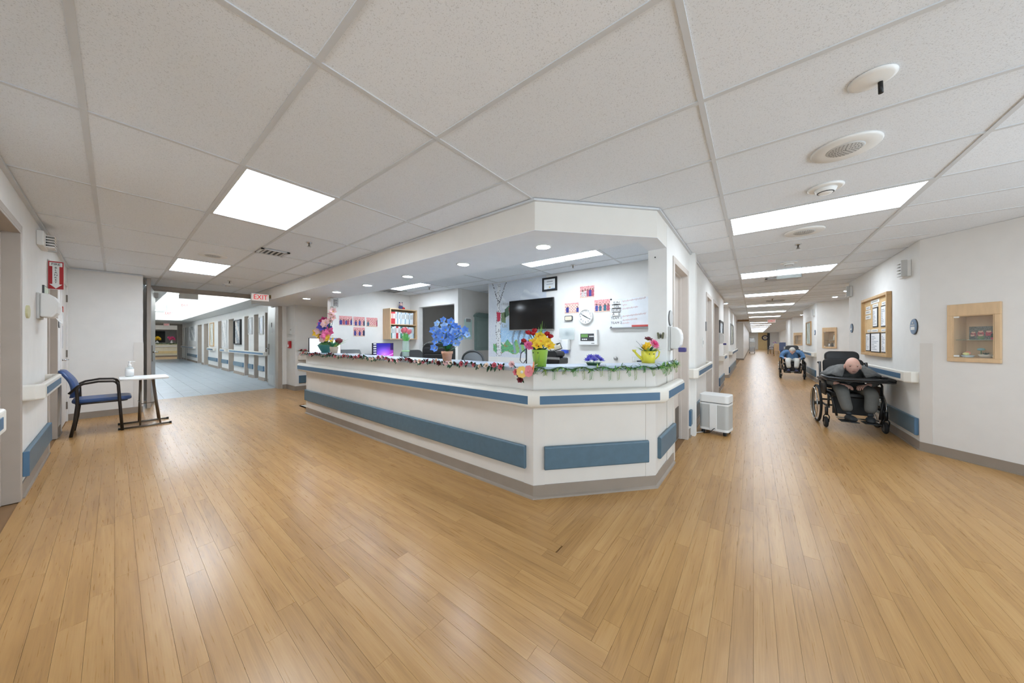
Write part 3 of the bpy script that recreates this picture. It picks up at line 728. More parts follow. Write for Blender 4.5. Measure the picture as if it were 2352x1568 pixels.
def stripe(p0, p1, o, z0, z1, par, mat='blue', r=.0):
    p0 = Vector(p0); p1 = Vector(p1)
    return sweep(MB(), [p0, p1], [(o, z0), (o + .003, z0), (o + .003, z1), (o, z1)]).build('colour_stripe', mat, par)
stripe((2.04, 6.22), (2.04, 1.36), .0985, .762, .826, rl)
dv = (Vector(cc) - Vector(cb)).normalized()
stripe(Vector(cb) + dv * .025, Vector(cc) - dv * .025, .0985, .762, .826, rl)
stripe((2.875, .66), (3.55, .652), .0985, .762, .826, rl)
for p0, p1 in (((2.04, 6.10), (2.04, 1.44)), (Vector(cb) + dv * .085, Vector(cc) - dv * .075), ((2.90, .661), (3.52, .653))):
    b = sweep(MB(), [p0, p1], rrect(.002, .034, .225, .412, .014, 3))
    b.build('crash_guard', 'blue_grey', cnt, .004)
wt = MB(); out = [(2.04, 6.16), cb, cc, (3.50, .655)]
sweep(wt, out, rrect(-.235, .045, 1.004, 1.046, .018, 3))
wt.build('counter_top', 'worktop', cnt)
MB().lathe([(.14, 0), (.14, .042)], (3.48, .74, 1.004), 24).build('counter_top', 'worktop', cnt)
# staff side desk
dk = thing('work_desk', 'grey staff desk hidden behind the counter front', 'desk', (0, 0, 0))
MB().prism([(2.17, 6.0), (2.17, 1.5), (2.85, .9), (3.2, .9), (3.2, 1.35), (2.75, 1.7), (2.75, 6.0)], .73, .76).build('desk_top', 'light_grey', dk)
for y in (5.9, 4.3, 2.8, 1.75): MB().box(2.2, 2.72, y - .015, y + .015, 0, .73).build('desk_panel', 'laminate', dk)
dk2 = thing('work_desk', 'desk along the station wall below the staff photos', 'desk', (0, 0, 0))
MB().box(2.32, 4.55, 6.12, 6.89, .73, .76).build('desk_top', 'light_grey', dk2)
for x in (2.36, 4.5): MB().box(x - .015, x + .015, 6.15, 6.88, 0, .73).build('desk_panel', 'laminate', dk2)
# ================================================================== HANDRAILS AND CRASH GUARDS ON WALLS
def wallrail(pl, p, L_, label, z0=.76, zh=.13, stripe_=True, inset=.12):
    t = wthing('handrail', label, 'handrail', pl, (p[0], p[1], 0), 'wall handrails')
    path = [(L_, 0), (L_, -.05), (L_ - .035, -.085), (.035, -.085), (0, -.05), (0, 0)]
    sweep(MB(), path, rrect(-.018, .018, z0, z0 + zh, .016, 3)).build('rail', 'rail', t)
    if stripe_: MB().box(inset, L_ - inset, -.1065, -.103, z0 + zh * .27, z0 + zh * .73).build('colour_stripe', 'blue', t)
    return t
def guard(pl, p, L_, label, z0=.15, z1=.35, mat='blue_grey'):
    t = wthing('crash_guard', label, 'crash guard', pl, (p[0], p[1], 0), 'wall crash guards')
    MB().rbox((L_ / 2, -.016, (z0 + z1) / 2), (L_, .030, z1 - z0), .012, 3, 'x').build('guard', mat, t, .004)
    for x in (.010, L_ - .010): MB().box(x - .012, x + .012, -.0325, -.001, z0 + .002, z1 - .002).build('end_cap', 'blue', t, .004)
wallrail('left', (-.46, 1.7), 1.48, 'end of a cream handrail at the left edge of the picture')
wallrail('left', (-.46, 4.66), 1.33, 'short cream handrail beside the blue chair')
guard('left', (-.46, 4.66), 1.46, 'blue crash guard under the short left handrail', .145, .35)
wallrail('corr', (4.56, .66), 1.85, 'cream handrail above the air cleaner')
guard('corr', (4.54, .66), 1.85, 'blue crash guard behind the air cleaner')
wallrail('corr', (8.92, .66), 1.5, 'handrail by the first narrow mirror in the corridor', inset=.35)
guard('corr', (8.92, .66), 1.5, 'crash guard just before the left alcove')
wallrail('corr', (12.8, .66), 4.8, 'handrail past the left alcove'); guard('corr', (12.8, .66), 4.8, 'crash guard past the left alcove')
wallrail('B', (8.9, -1.5), 3.2, 'cream handrail behind the resident at the tray'); guard('B', (8.9, -1.5), 3.22, 'blue crash guard behind the resident at the tray', .16, .36)
wallrail('B', (16.1, -1.5), 3.05, 'handrail behind the resident in blue'); guard('B', (16.1, -1.5), 3.05, 'crash guard behind the resident in blue')
wallrail('B', (24.1, -1.5), 3.7, 'distant handrail on the right of the corridor')
wallrail('far', (2.85, 16.3), 4.75, 'handrail crossing the doorways of the far left corridor', .79, .12)
wallrail('far', (2.85, 18.0), 1.0, 'short handrail between two far doorways', .79, .12); wallrail('far', (2.85, 21.0), 1.6, 'handrail stub by the far steel doors', .79, .12)
wallrail('far', (2.85, 30.6), 5.4, 'handrail at the end of the far left corridor', .79, .12)
gl = ['first', 'second', 'third', 'fourth', 'fifth', 'sixth']
for k, (a, b) in enumerate(((11.95, 12.55), (13.2, 13.75), (14.45, 15.9), (16.95, 18.1), (19.05, 21.2), (24.7, 28.4))):
    guard('far', (2.85, b), b - a, gl[k] + ' blue-grey crash guard down the far left corridor', .30, .46)
wallrail('nook', (2.84, 9.03), 1.9, 'cream handrail in the nook behind the counter end', stripe_=False); guard('nook', (2.85, 9.03), 1.8, 'crash guard in the nook behind the counter end', .18, .37)
# ================================================================== LEFT HALL THINGS
# chair
ch = thing('armchair', 'blue vinyl guest chair with dark metal arms against the left wall', 'chair', (-.135, 7.2, 0), 0)
M('vinyl_blue', (54, 80, 128), .38, var=.1, vs=20, bump=.1, bs=120); M('vinyl_dark', (58, 66, 74), .4, var=.1); M('bronze', (48, 42, 37), .4, .4, var=.08)
se = MB(); se.rbox((.035, 0, .445), (.50, .46, .055), .10, 5); se.build('seat_pad', 'vinyl_blue', ch, .022, 4)
MB().rbox((.03, 0, .41), (.44, .42, .014), .08, 4).build('seat_base', 'black', ch)
bk = MB(); n = 10
for j in range(n + 1):
    t = j / n; z = .50 + .36 * t; x = -.17 - .06 * t - .03 * t * t + .04 * math.sin(t * 3.14); w_ = .23 * (1 - .25 * (2 * t - 1) ** 4)
    for i in range(9):
        s = i / 8 * 2 - 1; bk.v.append((x - .03 * s * s, s * w_, z))
for j in range(n + 1):
    t = j / n; z = .50 + .36 * t; x = -.17 - .06 * t - .03 * t * t + .04 * math.sin(t * 3.14) - .05; w_ = .23 * (1 - .25 * (2 * t - 1) ** 4)
    for i in range(9):
        s = i / 8 * 2 - 1; bk.v.append((x - .01 * s * s, s * w_, z))
N_ = 9 * (n + 1); bk.smooth = True
for j in range(n):
    for i in range(8):
        a = j * 9 + i; bk.face((a, a + 1, a + 10, a + 9)); bk.face((N_ + a, N_ + a + 9, N_ + a + 10, N_ + a + 1))
    for i in (0, 8): a = j * 9 + i; bk.face((a, a + 9, N_ + a + 9, N_ + a))
for i in range(8): bk.face((i, N_ + i, N_ + i + 1, i + 1)); a = n * 9 + i; bk.face((a, a + 1, N_ + a + 1, N_ + a))
bk.build('backrest', 'vinyl_blue', ch)
for s in (-1, 1):
    y = s * .245
    MB().tube([(.20, y, 0), (.185, y, .25), (.165, y, .64), (.15, y, .672)], .0155, 8).build('front_leg', 'bronze', ch)
    MB().tube([(-.215, y, 0), (-.185, y, .2), (-.165, y, .42), (-.17, y, .62), (-.15, y, .655)], .0155, 8).build('rear_leg', 'bronze', ch)
    MB().tube([(.155, y, .672), (.12, y, .692), (0, y, .70), (-.12, y, .678), (-.16, y, .655), (-.23, y * .9, .56)], .014, 8).build('arm', 'bronze', ch)
    MB().tube([(-.17, y, .415), (.175, y, .425)], .011, 6).build('side_rail', 'bronze', ch)
MB().tube([(-.17, -.245, .40), (-.17, .245, .40)], .011, 6).build('cross_rail', 'bronze', ch)
# folding table
ft = thing('folding_table', 'small white folding table on crossed brown legs beside the chair', 'table', (.27, 7.2, 0), 0)
MB().rbox((0, 0, .70), (.47, .56, .026), .06, 5).build('tabletop', 'white', ft, .006)
for s in (-1, 1):
    y = s * .21
    MB().tube([(-.225, y, .014), (.25, y, .014)], .0125, 8).build('floor_rail', 'steel_dark', ft)
    for x in (-.23, .25): MB().cyl((x - .012, y, .014), (x + .012, y, .014), .016).build('foot_cap', 'rubber', ft)
    for (x0, x1) in ((-.06, -.035), (.135, .085)): MB().tube([(x0 + .015, y, .014), (x1, y * .6, .685)], .010, 8).build('leg', 'steel_dark', ft)
MB().tube([(-.05, -.17, .34), (-.05, .17, .34)], .006, 6).build('brace', 'steel_dark', ft); MB().tube([(.10, -.17, .34), (-.05, -.17, .33)], .006, 6).build('brace', 'steel_dark', ft)
# sanitiser pump
sb = thing('sanitizer_bottle', 'clear pump bottle of hand sanitizer on the folding table', 'bottle', (.135, 7.36, .7135))
MB().lathe([(.038, 0), (.042, .006), (.042, .115), (.036, .135), (.016, .15), (.016, .16)], n=20).build('bottle_body', 'clear', sb)
MB().lathe([(.0425, .015), (.0425, .11)], n=20).build('product_label', 'white', sb)
pm = MB().lathe([(.019, .158), (.019, .178), (.008, .182), (.008, .215)], n=14); pm.lathe([(.014, .215), (.014, .228)], n=12); pm.cyl((0, 0, .222), (.055, .01, .219), .006); pm.build('pump', 'white', sb)
# louvered alarm boxes
def louver(name, label, pl, loc, w_, h_, d_=.07, cat='alarm', group='wall alarm sounders'):
    t = wthing(name, label, cat, pl, loc, group)
    MB().box(-w_ / 2, w_ / 2, -d_ * .45, 0, -h_ / 2, h_ / 2).build('housing', 'white_soft', t, .006)
    MB().box(-w_ * .1, w_ * .44, -d_ * .5, -d_ * .44, -h_ * .42, h_ * .42).build('grille_back', 'dark_grey', t)
    for k in range(5):
        z = -h_ * .38 + h_ * .76 * k / 4; MB().box(-w_ * .12, w_ * .46, -d_, -d_ * .45, z - h_ * .05, z + h_ * .03).build('louver', 'white_soft', t)
    MB().box(w_ * .42, w_ * .5, -d_, -d_ * .4, -h_ / 2, h_ / 2).build('lamp_lens', 'light_grey', t)
    return t
louver('alarm_sounder', 'white louvered alarm box high on the left wall', 'left', (-.46, 5.55, 2.235), .36, .14, .09)
c, w_, h_ = wrect('B', 2096, 605, 2067, 633); louver('alarm_sounder', 'white louvered alarm box on the right wall above the round sign', 'B', (6.02, -1.5, 2.13), .26, .2, .08)
louver('alarm_sounder', 'alarm box over the second display case corner', 'B', (13.4, -1.5, 2.12), .3, .2, .08)
louver('alarm_sounder', 'alarm box in the alcove corner past the notice board', 'B', (8.8, -1.5, 2.20), .22, .2, .08)
louver('alarm_sounder', 'alarm box on the post left of the staff photos', 'stleft', (2.80, 6.9, 2.04), .13, .17, .08)
# projecting fire blanket sign
fs = thing('fire_blanket_sign', 'red projecting sign with white down arrow reading FIRE BLANKET', 'sign', (-.405, 6.15, 1.98), 0)
MB().box(-.052, .052, 0, .004, -.158, .158).build('sign_plate', 'white', fs); MB().box(-.049, .049, -.002, 0, -.154, .154).build('red_field', 'red', fs)
ar = MB(); ar.ext([(-.041, -.003, .142), (-.041, -.003, .098), (-.022, -.003, .098), (-.022, -.003, -.10), (-.041, -.003, -.10), (0, -.003, -.148), (.041, -.003, -.10), (.022, -.003, -.10), (.022, -.003, .098), (.041, -.003, .098), (.041, -.003, .142)][::-1], (0, .001, 0))
ar.build('arrow', 'white', fs)
text(fs, 'lettering', 'FIRE', .036, 'black', (0, -.0045, .121), sx=.9)
for k, chh in enumerate('BLANKET'): text(fs, 'lettering', chh, .026, 'black', (0, -.0045, .082 - .027 * k), sx=1.2)
MB().box(-.056, -.050, -.003, .02, -.165, .17).build('wall_bracket', 'light_grey', fs)
t = wthing('small_notice', 'small framed notice under the fire blanket sign', 'notice', 'left', (-.46, 5.93, 1.765)); MB().box(-.16, .16, -.012, 0, -.06, .06).build('frame', 'dark_grey', t); MB().box(-.15, .15, -.014, -.011, -.05, .05).build('paper', M('pale_green', (196, 206, 186)), t)
# dispensers
def dispenser(label, pl, loc, w_=.30, h_=.26, d_=.13, lever=None, mat='white_soft'):
    t = wthing('dispenser', label, 'dispenser', pl, loc, 'wall dispensers')
    MB().box(-w_ / 2, w_ / 2, -.018, 0, -h_ / 2, h_ / 2).build('back_plate', 'light_grey', t, .004)
    b = MB(); prof = []
    for k in range(9):
        a = math.pi * (k / 8 - .5); prof.append((-.018 - (d_ - .018) * max(0, math.cos(a)) ** .45, h_ * .47 * math.sin(a) if k < 7 else h_ * .47 * math.sin(a)))
    prof = [(-.018, -h_ * .42), (-d_ * .7, -h_ * .44), (-d_ * .93, -h_ * .25), (-d_, 0), (-d_ * .98, h_ * .18), (-d_ * .85, h_ * .36), (-d_ * .55, h_ * .48), (-.018, h_ * .5)]
    b.ext([(-w_ / 2 + .006, y, z) for y, z in prof], (w_ - .012, 0, 0)); b.build('cover', mat, t, .012, 3)
    if lever: MB().prism([(-.05, -d_ * .75), (.05, -d_ * .75), (.035, -d_ - .03), (-.035, -d_ - .03)], -h_ / 2 - .012, -h_ / 2 + .03).build('push_lever', lever, t, .006)
    return t
dd_ = dispenser('white rounded paper towel dispenser on the left wall', 'left', (-.46, 5.52, 1.585), .30, .25, .12); MB().quad((-.1, -.10, -.11), (.12, -.10, -.11), (.16, -.13, -.16), (-.06, -.12, -.15)).build('towel_tail', 'white', dd_)
dispenser('white sanitizer dispenser with purple lever above the counter end', 'corr', (3.40, .66, 1.27), .14, .235, .115, M('purple', (62, 52, 120), .4))
dispenser('white dispenser with purple lever beside the brown corridor door', 'corr', (8.98, .66, 1.30), .16, .28, .12, 'purple')
t = wthing('oval_plate', 'pale yellow oval plate on the left wall', 'sign', 'left', (-.46, 4.86, 1.495)); e_ = MB(); e_.ext([(.075 * math.cos(a * .3142), -.012, .055 * math.sin(a * .3142)) for a in range(20)], (0, .012, 0)); e_.build('plate', M('pale_yellow', (206, 202, 160)), t)
# round door signs
def roundsign(label, pl, loc, r=.085, paper=True, mat='sign_blue'):
    t = wthing('room_sign', label, 'sign', pl, loc, 'round room signs')
    MB().lathe([(r, 0), (r, -.012), (r * .97, -.016)], n=28, axis='y').build('disc', mat, t); MB().lathe([(r * 1.03, .002), (r * 1.03, -.008)], n=28, axis='y').build('rim', 'dark_grey', t)
    if paper:
        MB().box(-r * .6, r * .6, -.019, -.016, -r * .42, -r * .02).build('name_card', 'white', t); MB().box(-r * .62, r * .62, -.0185, -.016, r * .12, r * .26).build('printed_line', 'light_grey', t)
        MB().box(-r * .2, r * .2, -.0185, -.016, r * .42, r * .62).build('number', 'light_grey', t)
    return t
roundsign('round blue room sign left of the angled wall with the display case', 'B', (5.79, -1.5, 1.415), .09)
roundsign('round blue sign at the alcove edge past the notice board', 'B', (8.72, -1.5, 1.49), .085)
roundsign('small round sign right of the tall framed picture', 'B', (13.25, -1.5, 1.5), .08)
roundsign('grey round sign above the purple-lever dispenser', 'corr', (3.42, .66, 1.475), .075, False, 'light_grey')
roundsign('small round sign on the left wall by the closet door', 'left', (-.46, 7.28, 1.47), .05, False, 'light_grey')
# exit signs
def exit_sign(label, loc, rz, w_=.33, h_=.17, hang=True, mat='exit_white', top=2.4):
    t = thing('exit_sign', label, 'exit sign', loc, rz, 'exit signs')
    MB().box(-w_ / 2, w_ / 2, -.03, .03, -h_ / 2, h_ / 2).build('housing', 'white_soft', t, .004); MB().box(-w_ * .47, w_ * .47, -.032, -.029, -h_ * .44, h_ * .44).build('face', mat, t)
    text(t, 'lettering', 'EXIT', h_ * .92, 'exit_red', (0, -.034, 0), sx=w_ / h_ / 2.1 * .9)
    if hang: MB().cyl((0, 0, h_ / 2), (0, 0, max(h_ / 2 + .02, top - loc[2])), .008).build('stem', 'white_soft', t)
    return t
ex = exit_sign('red and white EXIT sign over the double doors', (1.912, 8.33, 2.172), 0, .298, .154, False)
MB().box(.149, .184, -.03, .03, .0, .07).build('wall_bracket', M('brass', (132, 112, 72), .4, .6), ex)
exit_sign('pale EXIT sign nearest in the far left corridor', (1.24, 13.0, 2.27), 0, .16, .095, True, top=2.822)
exit_sign('pale EXIT sign in the middle of the far left corridor', (1.42, 20.0, 2.43), 0, .21, .15, top=2.822)
exit_sign('EXIT sign above the far end doorway', (2.06, 30.0, 2.28), 0, .26, .18)
exit_sign('pale EXIT sign under the corridor header on the right', (20.8, -.74, 2.26), -math.pi / 2, .34, .18)
gs = thing('hanging_sign', 'blank grey sign panel hanging from the far corridor ceiling', 'sign', (1.08, 10.6, 2.315)); MB().box(-.158, .158, -.01, .01, -.075, .065).build('panel', 'white_soft', gs); MB().cyl((0, 0, .065), (0, 0, .10), .006).build('stem', 'grey', gs)
# ceiling devices
def sprinkler(u, v, label, z=2.4):
    p = az(u, v, z); t = thing('sprinkler', label, 'sprinkler', (p.x, p.y, z), 0, 'ceiling sprinklers')
    MB().lathe([(.032, .002), (.032, -.006), (.018, -.010)], n=16).build('escutcheon', 'chrome', t)
    MB().lathe([(.008, -.008), (.008, -.035), (.014, -.04), (.004, -.046)], n=10).build('head', 'steel_dark', t)
    MB().lathe([(.02, -.048), (.02, -.051)], n=14).build('deflector', 'chrome', t)
for u, v, l in ((710, 557, 'sprinkler head near the ceiling vent in the left hall'), (527, 645, 'sprinkler head by the double doors'), (1833, 561, 'sprinkler head beyond the first corridor speaker'), (1316, 608, 'sprinkler head over the station wall'), (986, 660, 'sprinkler head over the office opening'), (1774, 686, 'sprinkler head farther down the right corridor')):
    sprinkler(u, v, l)
def disc(name, label, u, v, prof, parts, cat, group=None):
    p = az(u, v, 2.4); t = thing(name, label, cat, (p.x, p.y, 2.4), -.6, group)
    for nm_, pr, mt in parts: MB().lathe(pr, n=28).build(nm_, mt, t)
    return t
def speaker(u, v, label, r=.14):
    t = disc('ceiling_speaker', label, u, v, None, [('rim', [(r, .002), (r, -.004), (r * .96, -.012), (r * .55, -.010)], 'white_soft'), ('grille', [(r * .56, -.009), (r * .5, -.015), (.0, -.015)], 'light_grey')], 'speaker', 'ceiling speakers')
    g = MB()
    for k in range(6):
        rr_ = r * .5 * k / 6 + .005
        for a in range(max(3, k * 5)): an = 2 * math.pi * a / max(3, k * 5); g.box(rr_ * math.cos(an) - .0022, rr_ * math.cos(an) + .0022, rr_ * math.sin(an) - .0022, rr_ * math.sin(an) + .0022, -.0158, -.0148)
    tag(g.build('perforations', 'dark_grey', t), kind='stuff'); return t
speaker(1941, 339, 'round ceiling speaker nearest in the right corridor', .15); speaker(1847, 531, 'round ceiling speaker beyond the first corridor light', .16); speaker(489, 586, 'round ceiling speaker between the left hall lights', .15)
def smoke(u, v, label, r=.07):
    t = disc('smoke_detector', label, u, v, None, [('base', [(r * 1.25, .002), (r * 1.25, -.008), (r * 1.1, -.014)], 'white'), ('dome', [(r * .8, -.012), (r * .72, -.03), (r * .45, -.048), (.02, -.05)], 'white')], 'smoke detector', 'smoke detectors')
    MB().torus((0, 0, -.040), r * .55, .004, 'z', 20, 6).build('vent_slot', 'dark_grey', t)
smoke(1896, 430, 'white smoke detector just before the first corridor light', .08); smoke(523, 652, 'smoke detector by the double doors', .06); smoke(1812, 603, 'smoke detector at the second corridor light', .08)
p = az(2003, 181, 2.4); t = thing('ceiling_cover_plate', 'round white ceiling plate with a dark hanging rod', 'fixture', p)
MB().lathe([(.075, .001), (.075, -.004), (.06, -.01), (.0, -.012)], n=28).build('plate', 'white', t); MB().cyl((.028, -.03, -.008), (.03, -.032, -.06), .008).build('rod', 'black', t)
def vent(u0, v0, u1, v1, label, z=2.398, ww=.5, hh=.16):
    p = az((u0 + u1) / 2, (v0 + v1) / 2, z); t = thing('ceiling_vent', label, 'vent', (p.x, p.y, z), 0, 'ceiling vents')
    MB().box(-hh, hh, -ww / 2, ww / 2, -.006, -.003).build('backing', 'dark_grey', t); f = MB()
    for q in ((-hh, hh, -ww / 2, -ww / 2 + .03), (-hh, hh, ww / 2 - .03, ww / 2), (-hh, -hh + .03, -ww / 2, ww / 2), (hh - .03, hh, -ww / 2, ww / 2)): f.box(*q, -.014, 0)
    f.build('frame', 'grid_white', t)
    for k in range(5): x = -hh + .05 + (2 * hh - .1) * k / 4; MB().box(x - .008, x + .014, -ww / 2 + .02, ww / 2 - .02, -.013, -.008).build('slat', 'light_grey', t)
vent(597, 570, 655, 588, 'supply vent in the left hall ceiling', ww=.30, hh=.15); vent(1780, 636, 1815, 642, 'vent beyond the second corridor light', ww=.5, hh=.15); vent(885, 664, 905, 669, 'grey vent in the station ceiling', ww=.5, hh=.28); vent(1775, 690, 1785, 692, 'small vent far along the right corridor', ww=.4, hh=.15)
# hanging acrylic sign under second corridor light
p = az(1812, 618, 2.38); t = thing('hanging_sign', 'clear hanging sign frame below the second corridor light', 'sign', (p.x, p.y, 2.4), -math.pi / 2)
MB().box(-.15, .15, -.004, .004, -.16, -.02).build('clear_panel', 'clear', t)
for x in (-.145, .145): MB().cyl((x, 0, 0), (x, 0, -.16), .003).build('hanger', 'grey', t)
# fire alarm pull
c, w_, h_ = wrect('nookside', 662, 783, 673, 801); t = wthing('fire_alarm_pull', 'red fire alarm pull station on the cream wall by the nook', 'alarm', 'nookside', (2.77, 9.35, 1.15))
MB().box(-.06, .06, -.05, 0, -.09, .09).build('body', 'red', t, .006); MB().box(-.03, .03, -.065, -.048, -.06, .0).build('handle', 'white', t, .004)
t = wthing('wall_notice', 'white notice above the fire alarm pull', 'notice', 'nookside', (2.77, 9.35, 1.5)); MB().box(-.06, .06, -.003, 0, -.08, .08).build('sheet', 'white', t); MB().box(-.045, .045, -.004, -.002, .01, .05).build('printed_block', 'light_grey', t)
# ================================================================== NURSES STATION WALL THINGS
rp = random.Random(11)
def staff_photo(seed, base_, figs):
    r = random.Random(seed); fg = [(r.random() * .1 + .12 + .76 * k / max(1, figs - 1), r.choice(((58, 62, 150), (70, 84, 168), (40, 44, 84), (200, 90, 110), (60, 120, 140), (236, 226, 218))), .5 + r.random() * .15) for k in range(figs)]
    wobble = seed * 3.1
    def fn(u, v):
        n = random.Random(int(u * 53) * 131 + int(v * 41) + seed).random()
        c = mix(base_, (240, 214, 204), n * .8)
        if .2 < v < .8 and math.sin(u * 31 + wobble) * math.sin(v * 23 + wobble) > .45: c = mix(c, (178, 96, 110), .7)
        if v > .86: c = mix((214, 120, 130), (236, 200, 190), n)
        if v < .16: c = mix((206, 168, 150), (226, 196, 176), n)
        for x, k, h in fg:
            if abs(u - x) < .085 and .08 < v < h: c = mix(k, (20, 20, 40), n * .35)
            if (u - x) ** 2 / .0022 + (v - h - .06) ** 2 / .0045 < 1: c = (120, 84, 66) if v < h + .09 else (44, 32, 30)
        return c
    return fn
def wall_photo(label, pl, rect, seed, figs=4, base_=(214, 140, 140), group='staff photo prints'):
    c, w_, h_ = wrect(pl, *rect); t = wthing('photo_print', label, 'photo', pl, c, group)
    MB().box(-w_ / 2, w_ / 2, -.004, 0, -h_ / 2, h_ / 2).build('paper', 'white', t)
    picture(t, 'print', w_ * .97, h_ * .95, 30, 22, staff_photo(seed, base_, figs), -.005)
wall_photo('leftmost staff photo print, blue-clad group, on the station wall', 'stleft', (778, 725, 809, 748), 1, 5)
wall_photo('middle staff photo print in the top row on the station wall', 'stleft', (811, 727, 838, 750), 2, 3)
wall_photo('rightmost staff photo print in the top row left of the binder shelf', 'stleft', (841, 729, 867, 751), 3, 2)
wall_photo('staff photo print alone in the lower row below the others', 'stleft', (811, 751, 838, 773), 4, 3)
wall_photo('topmost pink photo print above the wall clock', 'tv', (1332, 656, 1366, 684), 5, 5)
wall_photo('photo print of a room, left of the wall clock', 'tv', (1297, 695, 1330, 720), 6, 2, (226, 196, 176))
wall_photo('pink photo print between the clock and the whiteboard', 'tv', (1365, 687, 1402, 717), 7, 4)
# television
c, w_, h_ = wrect('tv', 1171, 687, 1272, 757, .05); t = wthing('television', 'large black flat television on the station wall over the mural', 'television', 'tv', (4.655, c.y, c.z))
MB().box(-w_ / 2, w_ / 2, -.065, -.03, -h_ / 2, h_ / 2).build('screen_housing', 'black', t, .004); MB().box(-w_ / 2 + .01, w_ / 2 - .01, -.067, -.064, -h_ / 2 + .018, h_ / 2 - .01).build('screen', 'black_gloss', t)
MB().box(-.2, .2, -.03, 0, -.12, .12).build('wall_bracket', 'dark_grey', t); MB().box(-w_ / 2, w_ / 2, -.066, -.06, -h_ / 2 - .006, -h_ / 2 + .006).build('chin_strip', 'steel', t)
# certificate
c, w_, h_ = wrect('tv', 1247, 637, 1280, 668); t = wthing('framed_certificate', 'black framed certificate above the television', 'certificate', 'tv', c)
f = MB(); b = .03
for q in ((-w_ / 2, w_ / 2, -h_ / 2, -h_ / 2 + b), (-w_ / 2, w_ / 2, h_ / 2 - b, h_ / 2), (-w_ / 2, -w_ / 2 + b, -h_ / 2 + b, h_ / 2 - b), (w_ / 2 - b, w_ / 2, -h_ / 2 + b, h_ / 2 - b)): f.box(q[0], q[1], -.025, 0, q[2], q[3])
f.build('frame', 'black', t)
def cert(u, v):
    if .70 < v < .78 and .25 < u < .75: return (150, 150, 150)
    if .48 < v < .52 and .22 < u < .8 or .38 < v < .41 and .3 < u < .7: return (176, 180, 190)
    if (u - .5) ** 2 + (v - .2) ** 2 < .005: return (206, 176, 110)
    if v < .12 and abs(v - .12 * (u - .1) ** 2) < .05: return (120, 150, 180)
    return (236, 238, 238)
picture(t, 'certificate_sheet', w_ - .05, h_ - .05, 28, 28, cert, -.008)
# clock
c, w_, h_ = wrect('tv', 1331, 710, 1363, 744); t = wthing('wall_clock', 'round white wall clock between the pink photos', 'clock', 'tv', c); r = h_ / 2
MB().lathe([(r, 0), (r, -.035), (r * .97, -.042), (r * .9, -.042), (r * .9, -.03)], n=36, axis='y', cap=False).build('rim', 'white', t); MB().lathe([(r * .9, -.02), (r * .9, -.03)], n=36, axis='y').build('dial', 'white', t)
for k in range(12): text(t, 'numeral', str(k + 1), .04, 'dark_grey', (r * .74 * math.sin((k + 1) * math.pi / 6), -.032, r * .74 * math.cos((k + 1) * math.pi / 6)), depth=.001)
for nm_, a, L_, wd in (('hour_hand', math.radians(300), .5, .006), ('minute_hand', math.radians(120), .72, .004)):
    d = Vector((math.sin(a), 0, math.cos(a))); MB().tube([d * -.03 + Vector((0, -.035, 0)), d * r * L_ + Vector((0, -.035, 0))], wd, 4).build(nm_, 'black', t)
# plaque, thermostat, soap, panel
c, w_, h_ = wrect('tv', 1298, 725, 1316, 737); t = wthing('small_plaque', 'small rounded plaque left of the clock', 'plaque', 'tv', c); MB().rbox((0, -.012, 0), (w_, .024, h_), .02, 3, 'y').build('rim', 'dark_grey', t); MB().rbox((0, -.026, 0), (w_ * .85, .006, h_ * .75), .015, 3, 'y').build('face', M('cream', (222, 212, 190)), t)
c, w_, h_ = wrect('tv', 1288, 753, 1322, 780); t = wthing('thermostat', 'thermostat inside a clear cover above the soap dispenser', 'thermostat', 'tv', c); MB().box(-w_ * .36, w_ * .36, -.03, 0, -h_ * .35, h_ * .35).build('body', 'white', t, .006); MB().box(-w_ * .13, w_ * .13, -.033, -.03, -h_ * .2, h_ * .2).build('display', 'dark_grey', t); MB().box(-w_ / 2, w_ / 2, -.05, -.045, -h_ / 2, h_ / 2).build('clear_cover', 'clear', t)
c, w_, h_ = wrect('tv', 1293, 781, 1312, 812); t = wthing('soap_dispenser', 'white soap dispenser with a blue push bar', 'dispenser', 'tv', c); MB().rbox((0, -.05, .04), (w_ * .9, .10, h_ * .78), .03, 3, 'z').build('body', 'white', t, .01); MB().rbox((-.01, -.06, -h_ * .34), (w_ * .7, .11, h_ * .26), .03, 3, 'z').build('push_bar', M('royal_blue', (52, 84, 196), .4), t, .008)
c, w_, h_ = wrect('tv', 1332, 757, 1375, 792); t = wthing('alarm_control_box', 'white alarm panel with a green display', 'control panel', 'tv', c); MB().box(-w_ / 2, w_ / 2, -.06, 0, -h_ / 2, h_ / 2).build('housing', 'white', t, .008)
MB().box(-w_ * .38, w_ * .34, -.062, -.059, -h_ * .24, h_ * .24).build('keypad_area', 'dark_grey', t); MB().box(-w_ * .34, w_ * .02, -.064, -.061, 0, h_ * .2).build('display', M('lcd_green', (98, 140, 74), .4, emit=.2), t)
for k in range(3): MB().box(w_ * (.1 + .08 * k), w_ * (.16 + .08 * k), -.066, -.061, h_ * .02, h_ * .1).build('key', 'white', t); MB().box(w_ * (-.3 + .1 * k), w_ * (-.22 + .1 * k), -.066, -.061, -h_ * .17, -h_ * .09).build('key', 'white', t)
MB().box(w_ * .2, w_ * .36, -.062, -.059, -h_ * .42, -h_ * .36).build('maker_mark', 'grey', t)
c, w_, h_ = wrect('tv', 1410, 818, 1419, 827); t = wthing('door_stop', 'small round chrome knob low on the station wall', 'door stop', 'tv', c); MB().lathe([(.03, 0), (.03, -.02), (.02, -.035), (0.0, -.038)], n=16, axis='y').build('knob', 'steel', t)
